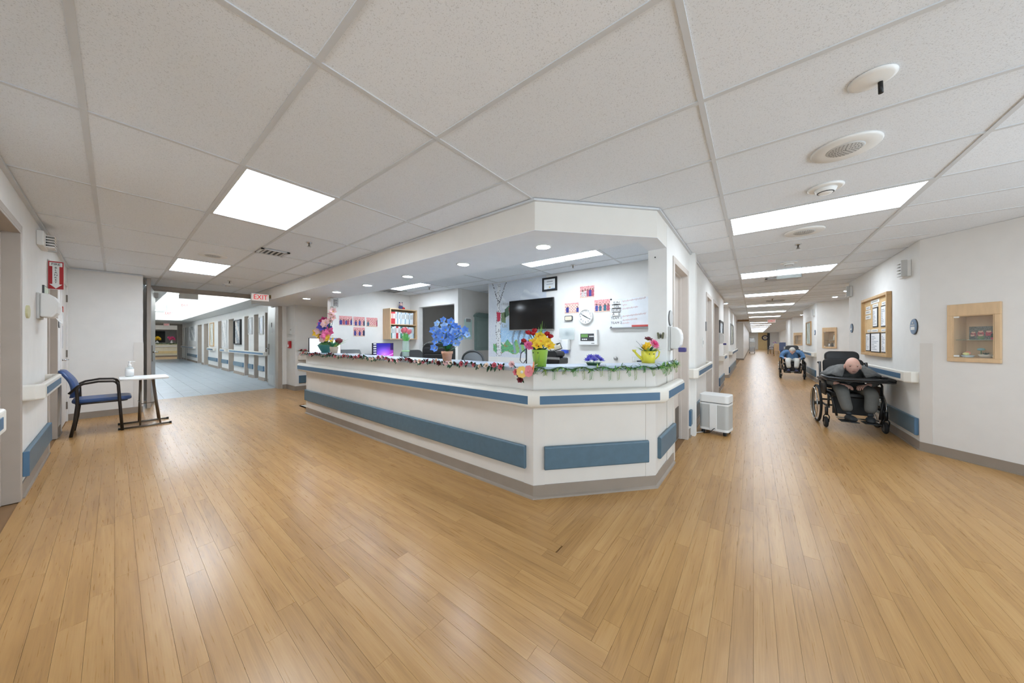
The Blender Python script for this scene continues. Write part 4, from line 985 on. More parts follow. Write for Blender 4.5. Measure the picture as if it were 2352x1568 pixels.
# whiteboard
c, w_, h_ = wrect('tv', 1403, 684, 1500, 751); t = wthing('whiteboard', 'whiteboard with printed name tabs and faint red writing', 'whiteboard', 'tv', c)
MB().box(-w_ / 2, w_ / 2, -.014, 0, -h_ / 2, h_ / 2).build('board', M('board_white', (236, 239, 243), .2), t)
MB().box(-w_ / 2, w_ / 2, -.05, 0, -h_ / 2 - .014, -h_ / 2).build('pen_tray', 'grey', t)
for x in (-w_ / 2, ): 
    for z in (-h_ / 2, h_ / 2): MB().ball((x + .01, -.018, z), .014, 8, 6).build('corner_clip', 'black', t)
for k, (s, z) in enumerate((('SUN', .37), ('ON', .24), ('NURSE', .11), ('A    B', -.03), ('TEAM 1', -.17), ('TEAM 2', -.34))):
    MB().box(-w_ * .46, -w_ * .24, -.016, -.0135, z * h_ - .035, z * h_ + .035).build('name_tab', 'white', t); text(t, 'lettering', s, .05, 'dark_grey', (-w_ * .35, -.0175, z * h_), depth=.001)
sm = MB()
for k, (z, L_) in enumerate(((.40, .55), (.27, .12), (.14, .38), (-.12, .56), (-.26, .36), (-.36, .18))):
    pts = []; x = -w_ * .2; n = int(L_ * 90)
    for i in range(n): pts.append((x + w_ * L_ * i / n, -.0155, z * h_ + .018 * math.sin(i * 1.9 + k) * (.5 + .5 * math.sin(i * .7)) + i * .0006))
    sm.tube(pts, .0022, 4)
sm.build('handwriting', M('marker_red', (226, 168, 160), .6), t)
MB().box(.02, .26, -.045, -.016, -h_ / 2, -h_ / 2 + .03).build('eraser', M('eraser_red', (196, 78, 74)), t, .006)
# mural painted on the wall
a = wp('tv', 1123, 700).y; b_ = wp('tv', 1255, 700).y; w_ = a - b_
t = wthing('wall_mural', 'painted mural of birch trees, water and shrubs beside the television', 'mural', 'tv', (4.658, (a + b_) / 2, 1.66)); h_ = 1.46
def mural(u, v):
    n = random.Random(int(u * 90) * 977 + int(v * 90)).random()
    c = mix((212, 216, 226), (224, 228, 232), n)
    if v > .52: c = mix(c, (206, 212, 220), .5 + .5 * math.sin(u * 17 + 3 * math.sin(v * 9)) * .5)
    rdg = .78 + .07 * math.sin(u * 11) + .03 * math.sin(u * 31)
    if .62 < v < rdg and u > .25: c = mix((200, 206, 214), (226, 230, 234), (.5 + .5 * math.sin(v * 60 + u * 20)))
    if .60 < v < .645 + .03 * abs(math.sin(u * 29)) + (.05 if .6 < u < .68 else 0) and u > .32: c = mix((84, 130, 112), (130, 160, 140), n)
    if .20 < v < .36 and u > .18: c = mix((150, 196, 232), (196, 220, 240), n)
    if .36 <= v < .5 and u > .2: c = mix((168, 200, 226), (204, 214, 226), (v - .36) / .14)
    if .06 + .02 * math.sin(u * 23) < v < .2 + .03 * math.sin(u * 40) and .09 < u < .84:
        c = mix((70, 160, 130), (140, 190, 110), n) if u < .5 else mix((120, 180, 110), (150, 196, 120), n)
        if n > .93: c = (196, 90, 60)
    for x in (.47, .57, .66, .75):
        if abs(u - x - .02 * math.sin(v * 20)) < .018 and .05 < v < .36: c = (140, 158, 180)
    cx_ = .19 + .01 * math.sin(v * 14)
    if abs(u - cx_) < (.042 if v < .62 else .028) and v < .99:
        c = (226, 228, 230) if n < .88 else (96, 100, 106)
    if abs(abs(u - cx_) - .043) < .006 and v < .6 and n > .5: c = (120, 124, 132)
    if v > .72 and (abs(u - .19 + (v - .72) * .42) < .009 or abs(u - .20 - (v - .72) * .5) < .011): c = (92, 94, 100) if n < .6 else (214, 216, 220)
    return c
picture(t, 'painting', w_, h_, 90, 90, mural, 0.0)
for (x, z, col, pts) in ((-.42, .08, (190, 40, 70), [(-.05, .08), (.05, .06), (.04, -.10), (-.03, -.12)]), (-.10, .20, (190, 40, 70), [(-.06, .02), (.03, .12), (.06, -.08), (-.05, -.09)]), (-.30, .05, (110, 130, 90), [(-.05, .08), (.06, .10), (.06, -.12), (-.04, -.10)]), (-.22, .14, (90, 120, 96), [(-.04, .06), (.05, .09), (.07, -.06), (-.04, -.11)])):
    mb = MB(); mb.c = col; mb.ext([(x + p_[0], -.004, z + p_[1]) for p_ in pts][::-1], (0, .002, 0)); mb.build('painted_pennant', 'print', t)
for k, chh in enumerate('Princess'): text(t, 'painted_lettering', chh, .085, 'grey', (-.44 + .048 * k, -.003, .29 + .02 * math.sin(k * .45)), -.25 + .06 * k, depth=.001)
text(t, 'painted_lettering', 'Lac', .10, 'grey', (-.26, -.003, -.12), depth=.001)
# stainless post caps, butterfly
c = wp('colm', 1518, 771); t = thing('butterfly_sticker', 'dark butterfly decoration on the wall end beside the watering can', 'decoration', (3.278, c.y, c.z), -math.pi / 2)
for s in (-1, 1):
    mb = MB(); mb.ext([(0, -.004, 0), (s * .02, -.012, .035), (s * .034, -.014, .03), (s * .03, -.012, .002), (s * .026, -.012, -.028), (s * .01, -.008, -.03)], (0, .002, 0)); mb.build('wing', M('wing', (110, 108, 84), .6, var=.5, vs=90), t)
MB().ball((0, -.006, 0), (.004, .004, .026), 8, 6).build('body', 'black', t)
t = thing('wall_hook', 'small dark screw high on the wall end', 'hook', (3.278, wp('colm', 1505, 591).y, wp('colm', 1505, 591).z), -math.pi / 2); MB().lathe([(.006, 0), (.006, -.006)], n=8, axis='y').build('screw', 'black', t)
# binder shelf on the station left wall
sh = thing('wall_shelf', 'maple two-tier wall shelf packed with binders', 'shelf', (3.89, 6.9, 1.28), 0)
W_, D_, Hh = .72, .32, .72
k_ = MB(); k_.box(0, .02, -D_, 0, 0, Hh); k_.build('side_panel', 'maple', sh); MB().box(W_ - .02, W_, -D_, 0, 0, Hh).build('side_panel', 'maple', sh); MB().box(.02, W_ - .02, -D_, 0, Hh - .02, Hh).build('top_panel', 'maple', sh); MB().box(.02, W_ - .02, -D_, 0, 0, .02).build('bottom_panel', 'maple', sh); MB().box(.02, W_ - .02, -D_, 0, .34, .36).build('shelf_board', 'maple', sh); MB().box(.02, W_ - .02, -.01, 0, .02, Hh - .02).build('back_panel', 'maple', sh)
cols = {'red': (206, 66, 72), 'white': (236, 240, 242), 'blue': (168, 196, 214), 'teal': (70, 130, 130), 'pale': (222, 228, 232)}
def binder(x, z, w_, h_, col, label, lean=0, group='binders on the maple shelf', y0=6.9 - .30, base_=(3.89, 0, 1.28), rot=0):
    t = thing('ring_binder', label, 'binder', (base_[0] + x, y0, base_[2] + z), rot, group)
    m = M('binder_' + col, cols.get(col, (200, 200, 200)), .45)
    R = Matrix.Rotation(lean, 4, 'Y'); MB().box(-w_ / 2, w_ / 2, 0, .24, 0, h_, R).build('cover', m, t); MB().box(-w_ / 2 + .006, w_ / 2 - .006, -.002, 0, h_ * .45, h_ * .85, R).build('spine_label', 'white' if col not in ('white', 'pale') else 'light_grey', t)
up = [('red', .045), ('red', .06), ('white', .05), ('blue', .03), ('white', .05), ('blue', .03), ('pale', .045), ('white', .04), ('blue', .045), ('white', .04), ('pale', .04), ('blue', .03), ('white', .045), ('pale', .04)]
on = ['first', 'second', 'third', 'fourth', 'fifth', 'sixth', 'seventh', 'eighth', 'ninth', 'tenth', 'eleventh', 'twelfth', 'thirteenth', 'fourteenth']
x = .03
for k, (cn, w_) in enumerate(up): binder(x + w_ / 2, .361, w_ - .003, .27 + .02 * rp.random(), cn, '%s binder, %s from the left on the upper shelf' % (cn, on[k]), .06 if 2 < k < 8 else .02); x += w_
x = .03
for k, (cn, w_) in enumerate([('teal', .03), ('white', .05), ('pale', .05), ('red', .06), ('white', .05), ('teal', .06), ('white', .05), ('red', .045), ('white', .045), ('blue', .04), ('white', .05), ('pale', .05), ('blue', .03)]):
    binder(x + w_ / 2, .021, w_ - .003, .27 + .02 * rp.random(), cn, '%s binder, %s from the left on the lower shelf' % (cn, on[k])); x += w_
t = thing('figurine', 'small red white and blue bear-shaped figurine on top of the binder shelf', 'figurine', (4.25, 6.72, 2.0))
MB().ball((0, 0, .05), (.06, .05, .05), 12, 8).build('body', M('navy', (60, 66, 112), .6), t); MB().ball((.05, -.03, .03), (.04, .04, .03), 10, 6).build('paw', 'red', t); MB().ball((.0, -.01, .125), .045, 12, 8).build('head', M('pinkish', (206, 176, 172), .6), t)
for s in (-1, 1): MB().ball((s * .035, 0, .165), .016, 8, 6).build('ear', 'navy', t)
t = thing('bulletin_strip', 'strip of notices on the post left of the station wall', 'notice', (2.77, 6.9, 0), 0)
for z0, z1, m in ((1.72, 1.82, 'cork'), (1.36, 1.70, 'white'), (1.2, 1.34, 'white_soft')): MB().box(-.027, .029, -.006, 0, z0, z1).build('notice_sheet', m, t)
# office binders seen through the opening
ob = thing('binder_rack', 'office rack of blue chart binders seen through the opening', 'shelf', (5.9, 5.9, 0), -math.pi / 2)
for z in (.62, .98, 1.34): MB().box(-.75, .75, -.02, .30, z - .02, z).build('rack_shelf', 'maple', ob)
for x in (-.76, .76): MB().box(x - .01, x + .01, -.02, .30, 0, 1.36).build('rack_side', 'maple', ob)
M('chart_blue', (48, 70, 116), .5)
cm = MB(); cm.box(-.026, .026, -.2, .06, 0, .30); cme = cm.mesh('cover', 'chart_blue'); sp_ = MB().box(-.012, .012, -.203, -.2, .05, .22).mesh('spine_label', 'white')
for row, z in enumerate((.62, .98)):
    for k in range(12):
        if row == 1 and k == 5: continue
        t = thing('chart_binder', 'blue chart binder, %s in the %s row of the office rack' % (on[k], ('lower', 'upper')[row]), 'binder', (5.9 + .21, 5.9 + .68 - .06 * k, z), -math.pi / 2, 'blue chart binders in the office'); link('cover', cme, t); link('spine_label', sp_, t)
# passage wall: clipboard and green-grey panel
c, w_, h_ = wrect('pass', 1066, 729, 1083, 779); t = wthing('clipboard', 'pale green clipboard sheet hanging in the passage', 'clipboard', 'pass', (c.x, 5.1, c.z)); MB().box(-w_ / 2, w_ / 2, -.012, 0, -h_ / 2, h_ / 2 - .05).build('board', M('mint', (196, 222, 216), .5), t); MB().box(-.06, .06, -.03, -.01, h_ / 2 - .1, h_ / 2 - .03).build('clip', 'grey', t); MB().box(-w_ * .4, w_ * .4, -.006, 0, h_ / 2 - .06, h_ / 2).build('top_card', 'white', t)
t = wthing('service_hatch', 'grey-green service panel with an arched hood in the passage', 'panel', 'pass', (5.40, 5.1, 1.44))
MB().box(-.28, .28, -.02, 0, -.42, .38).build('panel', M('grey_green', (142, 164, 160), .5), t); MB().box(-.2, .2, -.024, -.019, -.34, .28).build('inner_panel', M('grey_green2', (152, 172, 168), .5), t)
hd = MB(); hd.ext([(-.31, -.09, .36), (.31, -.09, .36), (.31, -.09, .40), (.22, -.09, .46), (-.22, -.09, .46), (-.31, -.09, .40)][::-1], (0, .09, 0)); hd.build('hood', M('grey_green3', (112, 134, 130), .5), t)
# ================================================================== DESK THINGS
def monitor(label, loc, rz, w_, h_, fn, nx=40, ny=24, z0=.36):
    t = thing('computer_monitor', label, 'monitor', loc, rz)
    MB().box(-w_ / 2, w_ / 2, -.015, .02, z0, z0 + h_).build('housing', 'black', t, .004)
    picture(t, 'screen', w_ - .016, h_ - .02, nx, ny, fn, -.0165, 'screen', z0 + .012)
    MB().box(-.03, .03, .02, .05, .02, z0 + h_ * .5).build('stand_post', 'dark_grey', t); MB().rbox((0, .03, .008), (.24, .2, .016), .05, 4).build('stand_foot', 'dark_grey', t)
def purple(u, v):
    if u < .17:
        i, j = int(u * 100 / 6), int(v * 100 / 11)
        return (226, 230, 240) if (int(u * 40) % 3 != 0 and int(v * 24) % 4 > 1) else (20, 18, 60)
    d = math.hypot((u - .55) * 1.1, v - .18); c = mix((196, 120, 250), (44, 36, 140), min(1, d * 1.5))
    if u > .6: c = mix(c, (190, 30, 130), min(1, (u - .6) * 2.4) * max(0, 1 - v * 1.1))
    if u > .85 and v > .5: c = mix(c, (24, 16, 50), .7)
    if abs(v - .06 - .9 * (u - .55) ** 2) < .03: c = mix(c, (240, 200, 250), .7)
    return c
a, b = wp('stleft', 855, 800, .65), wp('stleft', 903, 800, .65)
monitor('monitor with a glowing purple desktop on the station desk', ((a.x + b.x) / 2, 6.25, .76), 0, (b - a).length, .31, purple, z0=.13)
def white_scr(u, v):
    n = random.Random(int(u * 40) * 7 + int(v * 30)).random()
    if v > .9: return (90, 110, 160) if u > .6 else (226, 232, 240)
    return (238, 242, 250) if n > .12 else (206, 214, 232)
a, b = wp('stleft', 709, 800, .45), wp('stleft', 782, 800, .45)
monitor('monitor with a bright white page behind the mixed bouquet', ((a.x + b.x) / 2, 6.45, .76), 0, (b - a).length, .36, white_scr, z0=.18)
pr = thing('printer', 'dark grey printer on the desk under the staff photos', 'printer', (wp('stleft', 800, 800, .25).x, 6.66, .76))
MB().box(-.20, .20, -.19, .19, 0, .20).build('body', 'dark_grey', pr, .02); lid = MB(); lid.ext([(-.2, -.19, .20), (-.2, .19, .20), (-.2, .19, .30), (-.2, -.10, .30)], (.40, 0, 0)); lid.build('scanner_lid', M('charcoal', (74, 76, 78), .45), pr, .01); MB().box(-.12, .12, -.195, -.188, .14, .155).build('paper_slot', 'black', pr)
pt = thing('paper_tray', 'low dark document tray right of the printer', 'tray', (3.62, 6.74, .76)); MB().box(-.22, .30, -.12, .12, 0, .16).build('tray', 'dark_grey', pt, .01); MB().box(-.10, .0, -.122, -.119, .10, .15).build('label_card', 'white', pt); MB().box(-.2, .18, -.10, .1, .16, .19).build('papers', 'charcoal', pt)
bk_ = thing('stacked_forms', 'red folder and white forms leaning by the printer', 'papers', (wp('stleft', 765, 800, .5).x, 6.75, .76)); MB().box(-.1, .1, -.1, .1, 0, .26).build('form_stack', 'white', bk_); MB().box(-.03, .09, -.08, .05, .26, .40).build('red_folder', M('deep_red', (128, 24, 30), .5), bk_, .02)
# black padded office chair and mesh chair behind the counter
oc = thing('office_chair', 'black leather office chair behind the blue flowers', 'chair', (3.05, 3.86, 0), -math.pi / 2 + .5)
M('leather', (30, 30, 32), .32, var=.15, vs=14, bump=.4, bs=30)
MB().rbox((0, .10, .98), (.52, .12, .50), .12, 5, 'y').build('backrest', 'leather', oc, .03, 3)
for z in (.8, .9, 1.0, 1.1): MB().rbox((0, .035, z), (.44, .03, .085), .03, 3, 'y').build('back_cushion', 'leather', oc, .012)
MB().rbox((0, -.16, .50), (.52, .5, .12), .1, 4).build('seat', 'leather', oc, .03); MB().cyl((0, -.15, .08), (0, -.15, .46), .03).build('gas_lift', 'black', oc)
for k in range(5):
    a = k * 1.2566; MB().tube([(0, -.15, .10), (.3 * math.cos(a), -.15 + .3 * math.sin(a), .06)], .02, 6).build('base_leg', 'black', oc); MB().ball((.3 * math.cos(a), -.15 + .3 * math.sin(a), .03), .03, 8, 6).build('caster', 'rubber', oc)
mc = thing('task_chair', 'grey mesh-backed task chair beside the leather chair', 'chair', (3.62, 3.72, 0), -math.pi / 2 + .2)
MB().torus((0, .1, .92), .21, .018, 'y', 32, 8, (1.0, .75)).build('back_frame', 'charcoal', mc); MB().rbox((0, .105, .92), (.38, .01, .28), .1, 4, 'y').build('mesh_back', M('mesh_grey', (140, 144, 148), .8), mc); MB().rbox((0, -.15, .48), (.48, .46, .08), .1, 4).build('seat', 'charcoal', mc, .02); MB().cyl((0, -.1, .06), (0, -.1, .45), .025).build('gas_lift', 'black', mc); MB().tube([(0, .1, .50), (0, .13, .8)], .02, 6).build('back_post', 'charcoal', mc)
for k in range(5): a = k * 1.2566; MB().tube([(0, -.1, .08), (.28 * math.cos(a), -.1 + .28 * math.sin(a), .03)], .018, 6).build('base_leg', 'black', mc)
# low chair seen beyond the counter near purple monitor
oc2 = thing('task_chair', 'dark task chair in front of the purple monitor', 'chair', (3.62, 5.4, 0), -.3); MB().rbox((0, -.1, .90), (.44, .05, .34), .1, 5, 'y').build('backrest', 'charcoal', oc2, .015); MB().rbox((0, .15, .48), (.46, .46, .08), .1, 4).build('seat', 'charcoal', oc2, .02); MB().cyl((0, .12, .05), (0, .12, .45), .025).build('gas_lift', 'black', oc2); MB().tube([(0, .0, .48), (0, -.1, .75)], .02, 6).build('back_post', 'black', oc2)
for k in range(5): a = k * 1.2566; MB().tube([(0, .12, .08), (.28 * math.cos(a), .12 + .28 * math.sin(a), .03)], .018, 6).build('base_leg', 'black', oc2)
# vitals machine behind the green tin
c = wp('tv', 1270, 815, .9); vm = thing('vitals_monitor', 'black medical cart with coiled cables behind the green tin', 'medical cart', (3.72, c.y, 0), -math.pi / 2)
MB().box(-.19, .19, -.14, .14, .93, 1.02).build('tray', 'black_gloss', vm, .02); MB().rbox((0, 0, 1.065), (.30, .22, .09), .08, 5, 'y').build('device_case', 'black', vm, .02); MB().box(-.2, .2, -.145, -.13, 1.0, 1.03).build('tray_rim', 'steel', vm)
MB().cyl((0, 0, .1), (0, 0, .93), .03).build('pole', 'light_grey', vm)
for k in range(5): a = k * 1.2566; MB().tube([(0, 0, .1), (.27 * math.cos(a), .27 * math.sin(a), .04)], .02, 6).build('cart_leg', 'light_grey', vm)
for k in range(2): MB().tube([(.05 + .04 * k, -.1, 1.12), (.12, -.14, 1.20 - .03 * k), (.2, -.12, 1.22), (.22, -.1, 1.15), (.1, -.12, 1.11)], .006, 6).build('cable', 'black', vm)
MB().box(-.04, .12, .0, .06, 1.12, 1.19).build('paper_tray', 'cream', vm, .01)
wc = thing('pole_camera', 'black desk lamp with cords left of the green tin', 'lamp', (3.8, wp('tv', 1210, 815, .85).y, 0), -math.pi / 2)
MB().cyl((0, 0, 0), (0, 0, 1.2), .012).build('pole', 'black', wc); MB().lathe([(.14, 0), (.14, .02)], n=16).build('base', 'black', wc); hd_ = MB(); hd_.ext([(-.09, -.05, 1.19), (.05, -.05, 1.19), (.04, -.05, 1.25), (-.05, -.05, 1.25)], (0, .08, 0)); hd_.build('head', 'black', wc); MB().tube([(-.02, 0, 1.12), (-.10, 0, 1.06), (-.12, 0, .95), (-.06, 0, .9), (.02, 0, 1.0), (.08, 0, .92)], .007, 6).build('cord', 'black', wc); MB().rbox((.07, -.01, 1.05), (.09, .06, .28), .03, 3).build('white_handle', 'white', wc, .01)
# white basin on the counter end
p = az(1520, 833, 1.046); bs = thing('document_tray', 'white curved tray with a black strip on the counter end', 'tray', (3.25, .80, 1.046), -.55)
bb = MB(); pr_ = []
for k in range(13): a = math.pi * (k / 12); pr_.append((.20 * math.cos(a), .11 * math.sin(a)))
for k in range(12):
    (x0, y0), (x1, y1) = pr_[k], pr_[k + 1]; bb.prism([(x0, y0), (x1, y1), (x1 * .95, y1 * .93), (x0 * .95, y0 * .93)], 0, .045)
bb.prism(pr_, 0, .006); bb.build('basin', 'white', bs); MB().box(-.17, .15, -.012, .0, .0, .012).build('black_strip', 'black', bs)
# ================================================================== FLOWERS AND GARLANDS
TOP = 1.046
def petal(mb, base_, d, up, L_, W_, cup=.3):
    """one petal: six-sided blade from base_ along d, bending towards up"""
    d = Vector(d).normalized(); up = Vector(up).normalized(); s = d.cross(up).normalized(); b = Vector(base_)
    m = b + d * L_ * .55 + up * L_ * cup * .35; e = b + d * L_ + up * L_ * cup * .25
    mb.add([b, m - s * W_ * .5 + up * L_ * .06, m + s * W_ * .5 + up * L_ * .06, e, m - up * L_ * .02], [(0, 4, 1), (0, 2, 4), (1, 4, 3), (4, 2, 3)])
def bloom_mesh(name, n, r, w_, mats, layers=1, tilt=.35, centre=.2, cup=.3):
    mb = MB(); mb.smooth = True
    for l in range(layers):
        t = tilt + l * .45; rr_ = r * (1 - .22 * l)
        for k in range(n):
            a = 2 * math.pi * (k + .5 * l) / n; d = Vector((math.cos(a) * math.cos(t), math.sin(a) * math.cos(t), math.sin(t)))
            u = Vector((-math.cos(a) * math.sin(t), -math.sin(a) * math.sin(t), math.cos(t)))
            petal(mb, d * r * .08, d, u, rr_, w_, cup)
    if centre: mb.m = 1; mb.ball((0, 0, r * .10), (r * centre, r * centre, r * centre * .7), 8, 5)
    return mb.mesh(name, mats)
def tulip_mesh(name, r, h, mats):
    mb = MB(); mb.smooth = True
    for k in range(6):
        a = k * math.pi / 3; o = len(mb.v); rr_ = r * (1 if k % 2 else .88)
        for j in range(5):
            t = j / 4; rad = rr_ * (math.sin(t * 2.5) ** .7 if t > 0 else .1) * (1 if t < .8 else .8); wd = .62 * (1 - (2 * t - .9) ** 2 * .8) + .05
            for s in (-wd, 0, wd): mb.v.append((rad * math.cos(a + s), rad * math.sin(a + s), h * t))
        for j in range(4):
            for i in range(2): q = o + j * 3 + i; mb.face((q, q + 1, q + 4, q + 3))
    return mb.mesh(name, mats)
def place(me, name, parent, loc, d=(0, 0, 1), sc=1.0, roll=0):
    o = link(name, me, parent); q = Vector(d).to_track_quat('Z', 'Y'); o.rotation_mode = 'QUATERNION'; o.rotation_quaternion = q @ Matrix.Rotation(roll, 3, 'Z').to_quaternion(); o.location = loc; o.scale = (sc, sc, sc); return o
def blade(mb, p0, d, L_, w_, bend=.3, n=4):
    d = Vector(d).normalized(); s = d.cross(Vector((0, 0, 1))); s = s.normalized() if s.length > .05 else Vector((1, 0, 0)); o = len(mb.v); p = Vector(p0)
    for i in range(n + 1):
        t = i / n; q = p + d * L_ * t + Vector((d.x, d.y, -.5)) * bend * L_ * t * t; ww = w_ * math.sin(min(1, t * 1.1 + .12) * math.pi) ** .7 * .5 if t < .98 else 0.001
        mb.v += [tuple(q - s * ww), tuple(q + s * ww)]
    for i in range(n): a = o + 2 * i; mb.face((a, a + 1, a + 3, a + 2))
for nm_, c_ in (('pet_blue', (150, 188, 240)), ('pet_blue2', (98, 146, 226)), ('pet_red', (168, 18, 34)), ('pet_yellow', (240, 200, 50)), ('pet_pink', (236, 120, 170)), ('pet_pale', (244, 206, 206)), ('pet_purple', (92, 86, 190)), ('pet_magenta', (160, 30, 90)), ('pet_rose', (216, 110, 124)), ('pet_cream', (240, 216, 196)), ('pet_orange', (240, 160, 40)), ('pet_maroon', (110, 34, 44)), ('pet_hotpink', (238, 92, 150)), ('pet_coral', (240, 148, 126))):
    M(nm_, c_, .6, var=.12, vs=40)
rf = random.Random(5)
# --- blue flowers in a terracotta pot
p = az(1027, 829, TOP); t = thing('flower_pot', 'blue silk flowers in a terracotta pot on the counter', 'potted flowers', p)
MB().lathe([(.048, 0), (.060, .085), (.066, .086), (.068, .115), (.060, .115), (.056, .09), (0, .085)], n=22).build('pot', M('terracotta', (222, 172, 146), .8, var=.08, vs=25), t)
stm = MB(); lv = MB(); bm = [bloom_mesh('bloom', 5, .062, .055, ['pet_blue', 'pet_yellow'], 1, .5, .14), bloom_mesh('bloom', 5, .062, .055, ['pet_blue2', 'pet_yellow'], 1, .6, .14)]
spots = []
for k in range(46):
    a = rf.random() * 6.28; r_ = .03 + .13 * rf.random() ** .6; z = .16 + .30 * rf.random() * (1 - r_ * 2.6) + .04
    spots.append((r_ * math.cos(a), r_ * math.sin(a), z))
spots += [(-.02, .03, .47), (-.06, .09, .43), (-.03, .0, .40), (.03, -.26, .35), (.03, -.30, .30), (.03, -.27, .31), (-.08, .12, .15), (-.02, .16, .13), (.03, -.14, .2)]
for x, y, z in spots:
    stm.tube([(0, 0, .09), (x * .4, y * .4, .1 + z * .5), (x, y, z)], .003, 5); place(bm[rf.randrange(2)], 'bloom', t, (x, y, z), (x * 1.5 - .7, y * 1.5 - .4, .3), .72 + .3 * rf.random(), rf.random() * 6)
stm.build('stems', 'green_leaf', t); t.scale = (.86, .86, .86)
for k in range(12):
    a = rf.random() * 6.28; lm = MB(); blade(lm, (.03 * math.cos(a), .03 * math.sin(a), .10 + .1 * rf.random()), (math.cos(a) - .2, math.sin(a), .7), .13, .055, .25); lm.build('leaf', M('silk_green', (28, 124, 78), .5, var=.15), t)
# --- tulips in a glass cylinder
p = az(932, 818, TOP); t = thing('flower_vase', 'pink tulips and long green stems in a glass vase', 'flower vase', p)
MB().lathe([(.042, 0), (.044, .005), (.044, .20), (.0425, .20), (.0425, .006), (0, .006)], n=22).build('glass_cylinder', 'clear', t)
st = MB(); r6 = random.Random(8)
for k in range(16):
    a = k * .393; st.tube([(.03 * math.cos(a), .03 * math.sin(a), .01), (.02 * math.cos(a + 1), .02 * math.sin(a + 1), .15), (.03 * math.cos(a + .5), .03 * math.sin(a + .5), .27 + .05 * r6.random())], .005, 5)
st.build('stems', M('stem_green', (96, 170, 84), .5), t); MB().lathe([(.038, .008), (.038, .05)], n=18).build('green_filler', M('filler', (60, 160, 84), .6), t); MB().torus((0, 0, .07), .045, .006, 'z', 20, 6).build('band', M('band_green', (150, 200, 130)), t)
tm_ = tulip_mesh('tulip', .034, .08, 'pet_rose')
for x, y, z in ((-.02, -.01, .30), (0, .05, .29), (.02, -.04, .28)): place(tm_, 'tulip', t, (x, y, z), (x, y, 1))
for k in range(8): a = k * .8; lm = MB(); blade(lm, (.02 * math.cos(a), .02 * math.sin(a), .18), (math.cos(a) * .4, math.sin(a) * .4, 1), .14 + .03 * (k % 3), .018, .5); lm.build('leaf', 'stem_green', t)
# --- mixed bouquet in a teal bowl
p = az(735, 809, TOP); p = Vector((2.2, 5.9, TOP)); t = thing('flower_bowl', 'tall mixed pink bouquet in a teal bowl at the counter end', 'flower vase', (2.20, 5.72, TOP))
MB().lathe([(.06, 0), (.085, .05), (.125, .13), (.12, .135), (.08, .055), (0, .02)], n=24).build('bowl', M('teal', (58, 122, 116), .3), t); MB().ball((0, 0, .13), (.11, .11, .05), 14, 8).build('moss', 'green_leaf', t)
stm = MB()
bl = {k: bloom_mesh('bloom', 6, .075, .06, [k, 'pet_yellow'], 2, .35, .16) for k in ('pet_pink', 'pet_rose', 'pet_pale', 'pet_purple', 'pet_magenta', 'pet_yellow', 'pet_maroon')}
for (dx, z, k, s) in ((.19, .46, 'pet_pink', 1.1), (.15, .49, 'pet_pink', .9), (.05, .53, 'pet_magenta', 1.0), (.0, .44, 'pet_purple', 1.2), (-.03, .40, 'pet_purple', 1), (.22, .34, 'pet_yellow', 1.2), (.20, .29, 'pet_yellow', 1.1), (.10, .37, 'pet_pale', 1.1), (.10, .30, 'pet_rose', 1.2), (.03, .29, 'pet_pink', 1.2), (.14, .24, 'pet_rose', 1.0), (.05, .22, 'pet_pale', 1.1), (-.08, .34, 'pet_pink', 1.2), (-.10, .28, 'pet_pink', 1.1), (-.05, .24, 'pet_pale', 1), (.08, .33, 'pet_maroon', .8), (0, .33, 'pet_maroon', .7), (-.07, .47, 'pet_pale', .8), (-.10, .50, 'pet_pale', .8), (-.15, .53, 'pet_pale', .7), (-.2, .58, 'pet_pale', .7), (-.24, .63, 'pet_pale', .7), (-.27, .68, 'pet_pale', .8)):
    x = (rf.random() - .5) * .1; stm.tube([(0, 0, .12), (x, dx * .4, z * .6), (x, dx, z)], .004, 5); place(bl[k], 'bloom', t, (x, dx, z), (-.8, -.7 + dx, .35), s * 1.15, rf.random() * 6)
stm.build('stems', 'dark_leaf', t)
for k in range(9): lm = MB(); a = k * .7; blade(lm, (0, 0, .14), (math.cos(a), math.sin(a), .6), .16, .05, .4); lm.build('leaf', 'green_leaf', t)
# --- yellow lily plant in small pot
t = thing('flower_pot', 'yellow and green lily plant in a small woven pot at the counter end', 'potted flowers', (2.2, 5.40, TOP))
MB().lathe([(.05, 0), (.065, .10), (.06, .105), (0, .09)], n=18).build('pot', M('wicker', (196, 178, 158), .8, bump=.3, bs=80), t)
for k in range(26): a = rf.random() * 6.28; lm = MB(); blade(lm, (.02 * math.cos(a), .02 * math.sin(a), .09), (math.cos(a) * .8, math.sin(a) * .8, .5 + rf.random()), .17 + .08 * rf.random(), .04, .35); lm.build('leaf', ('green_leaf', 'silk_green', 'lime_leaf')[k % 3], t)
lb = bloom_mesh('bloom', 6, .075, .035, ['pet_yellow', 'pet_orange'], 1, .5, .1)
for x, y, z in ((-.06, .03, .24), (-.08, -.02, .21), (-.03, -.05, .19)): place(lb, 'bloom', t, (x, y, z), (-1, y, .7))
MB().lathe([(0, .15), (.05, .18), (.06, .22), (0, .25)], (.02, -.13, 0), 10).build('red_leaf', 'pet_maroon', t)
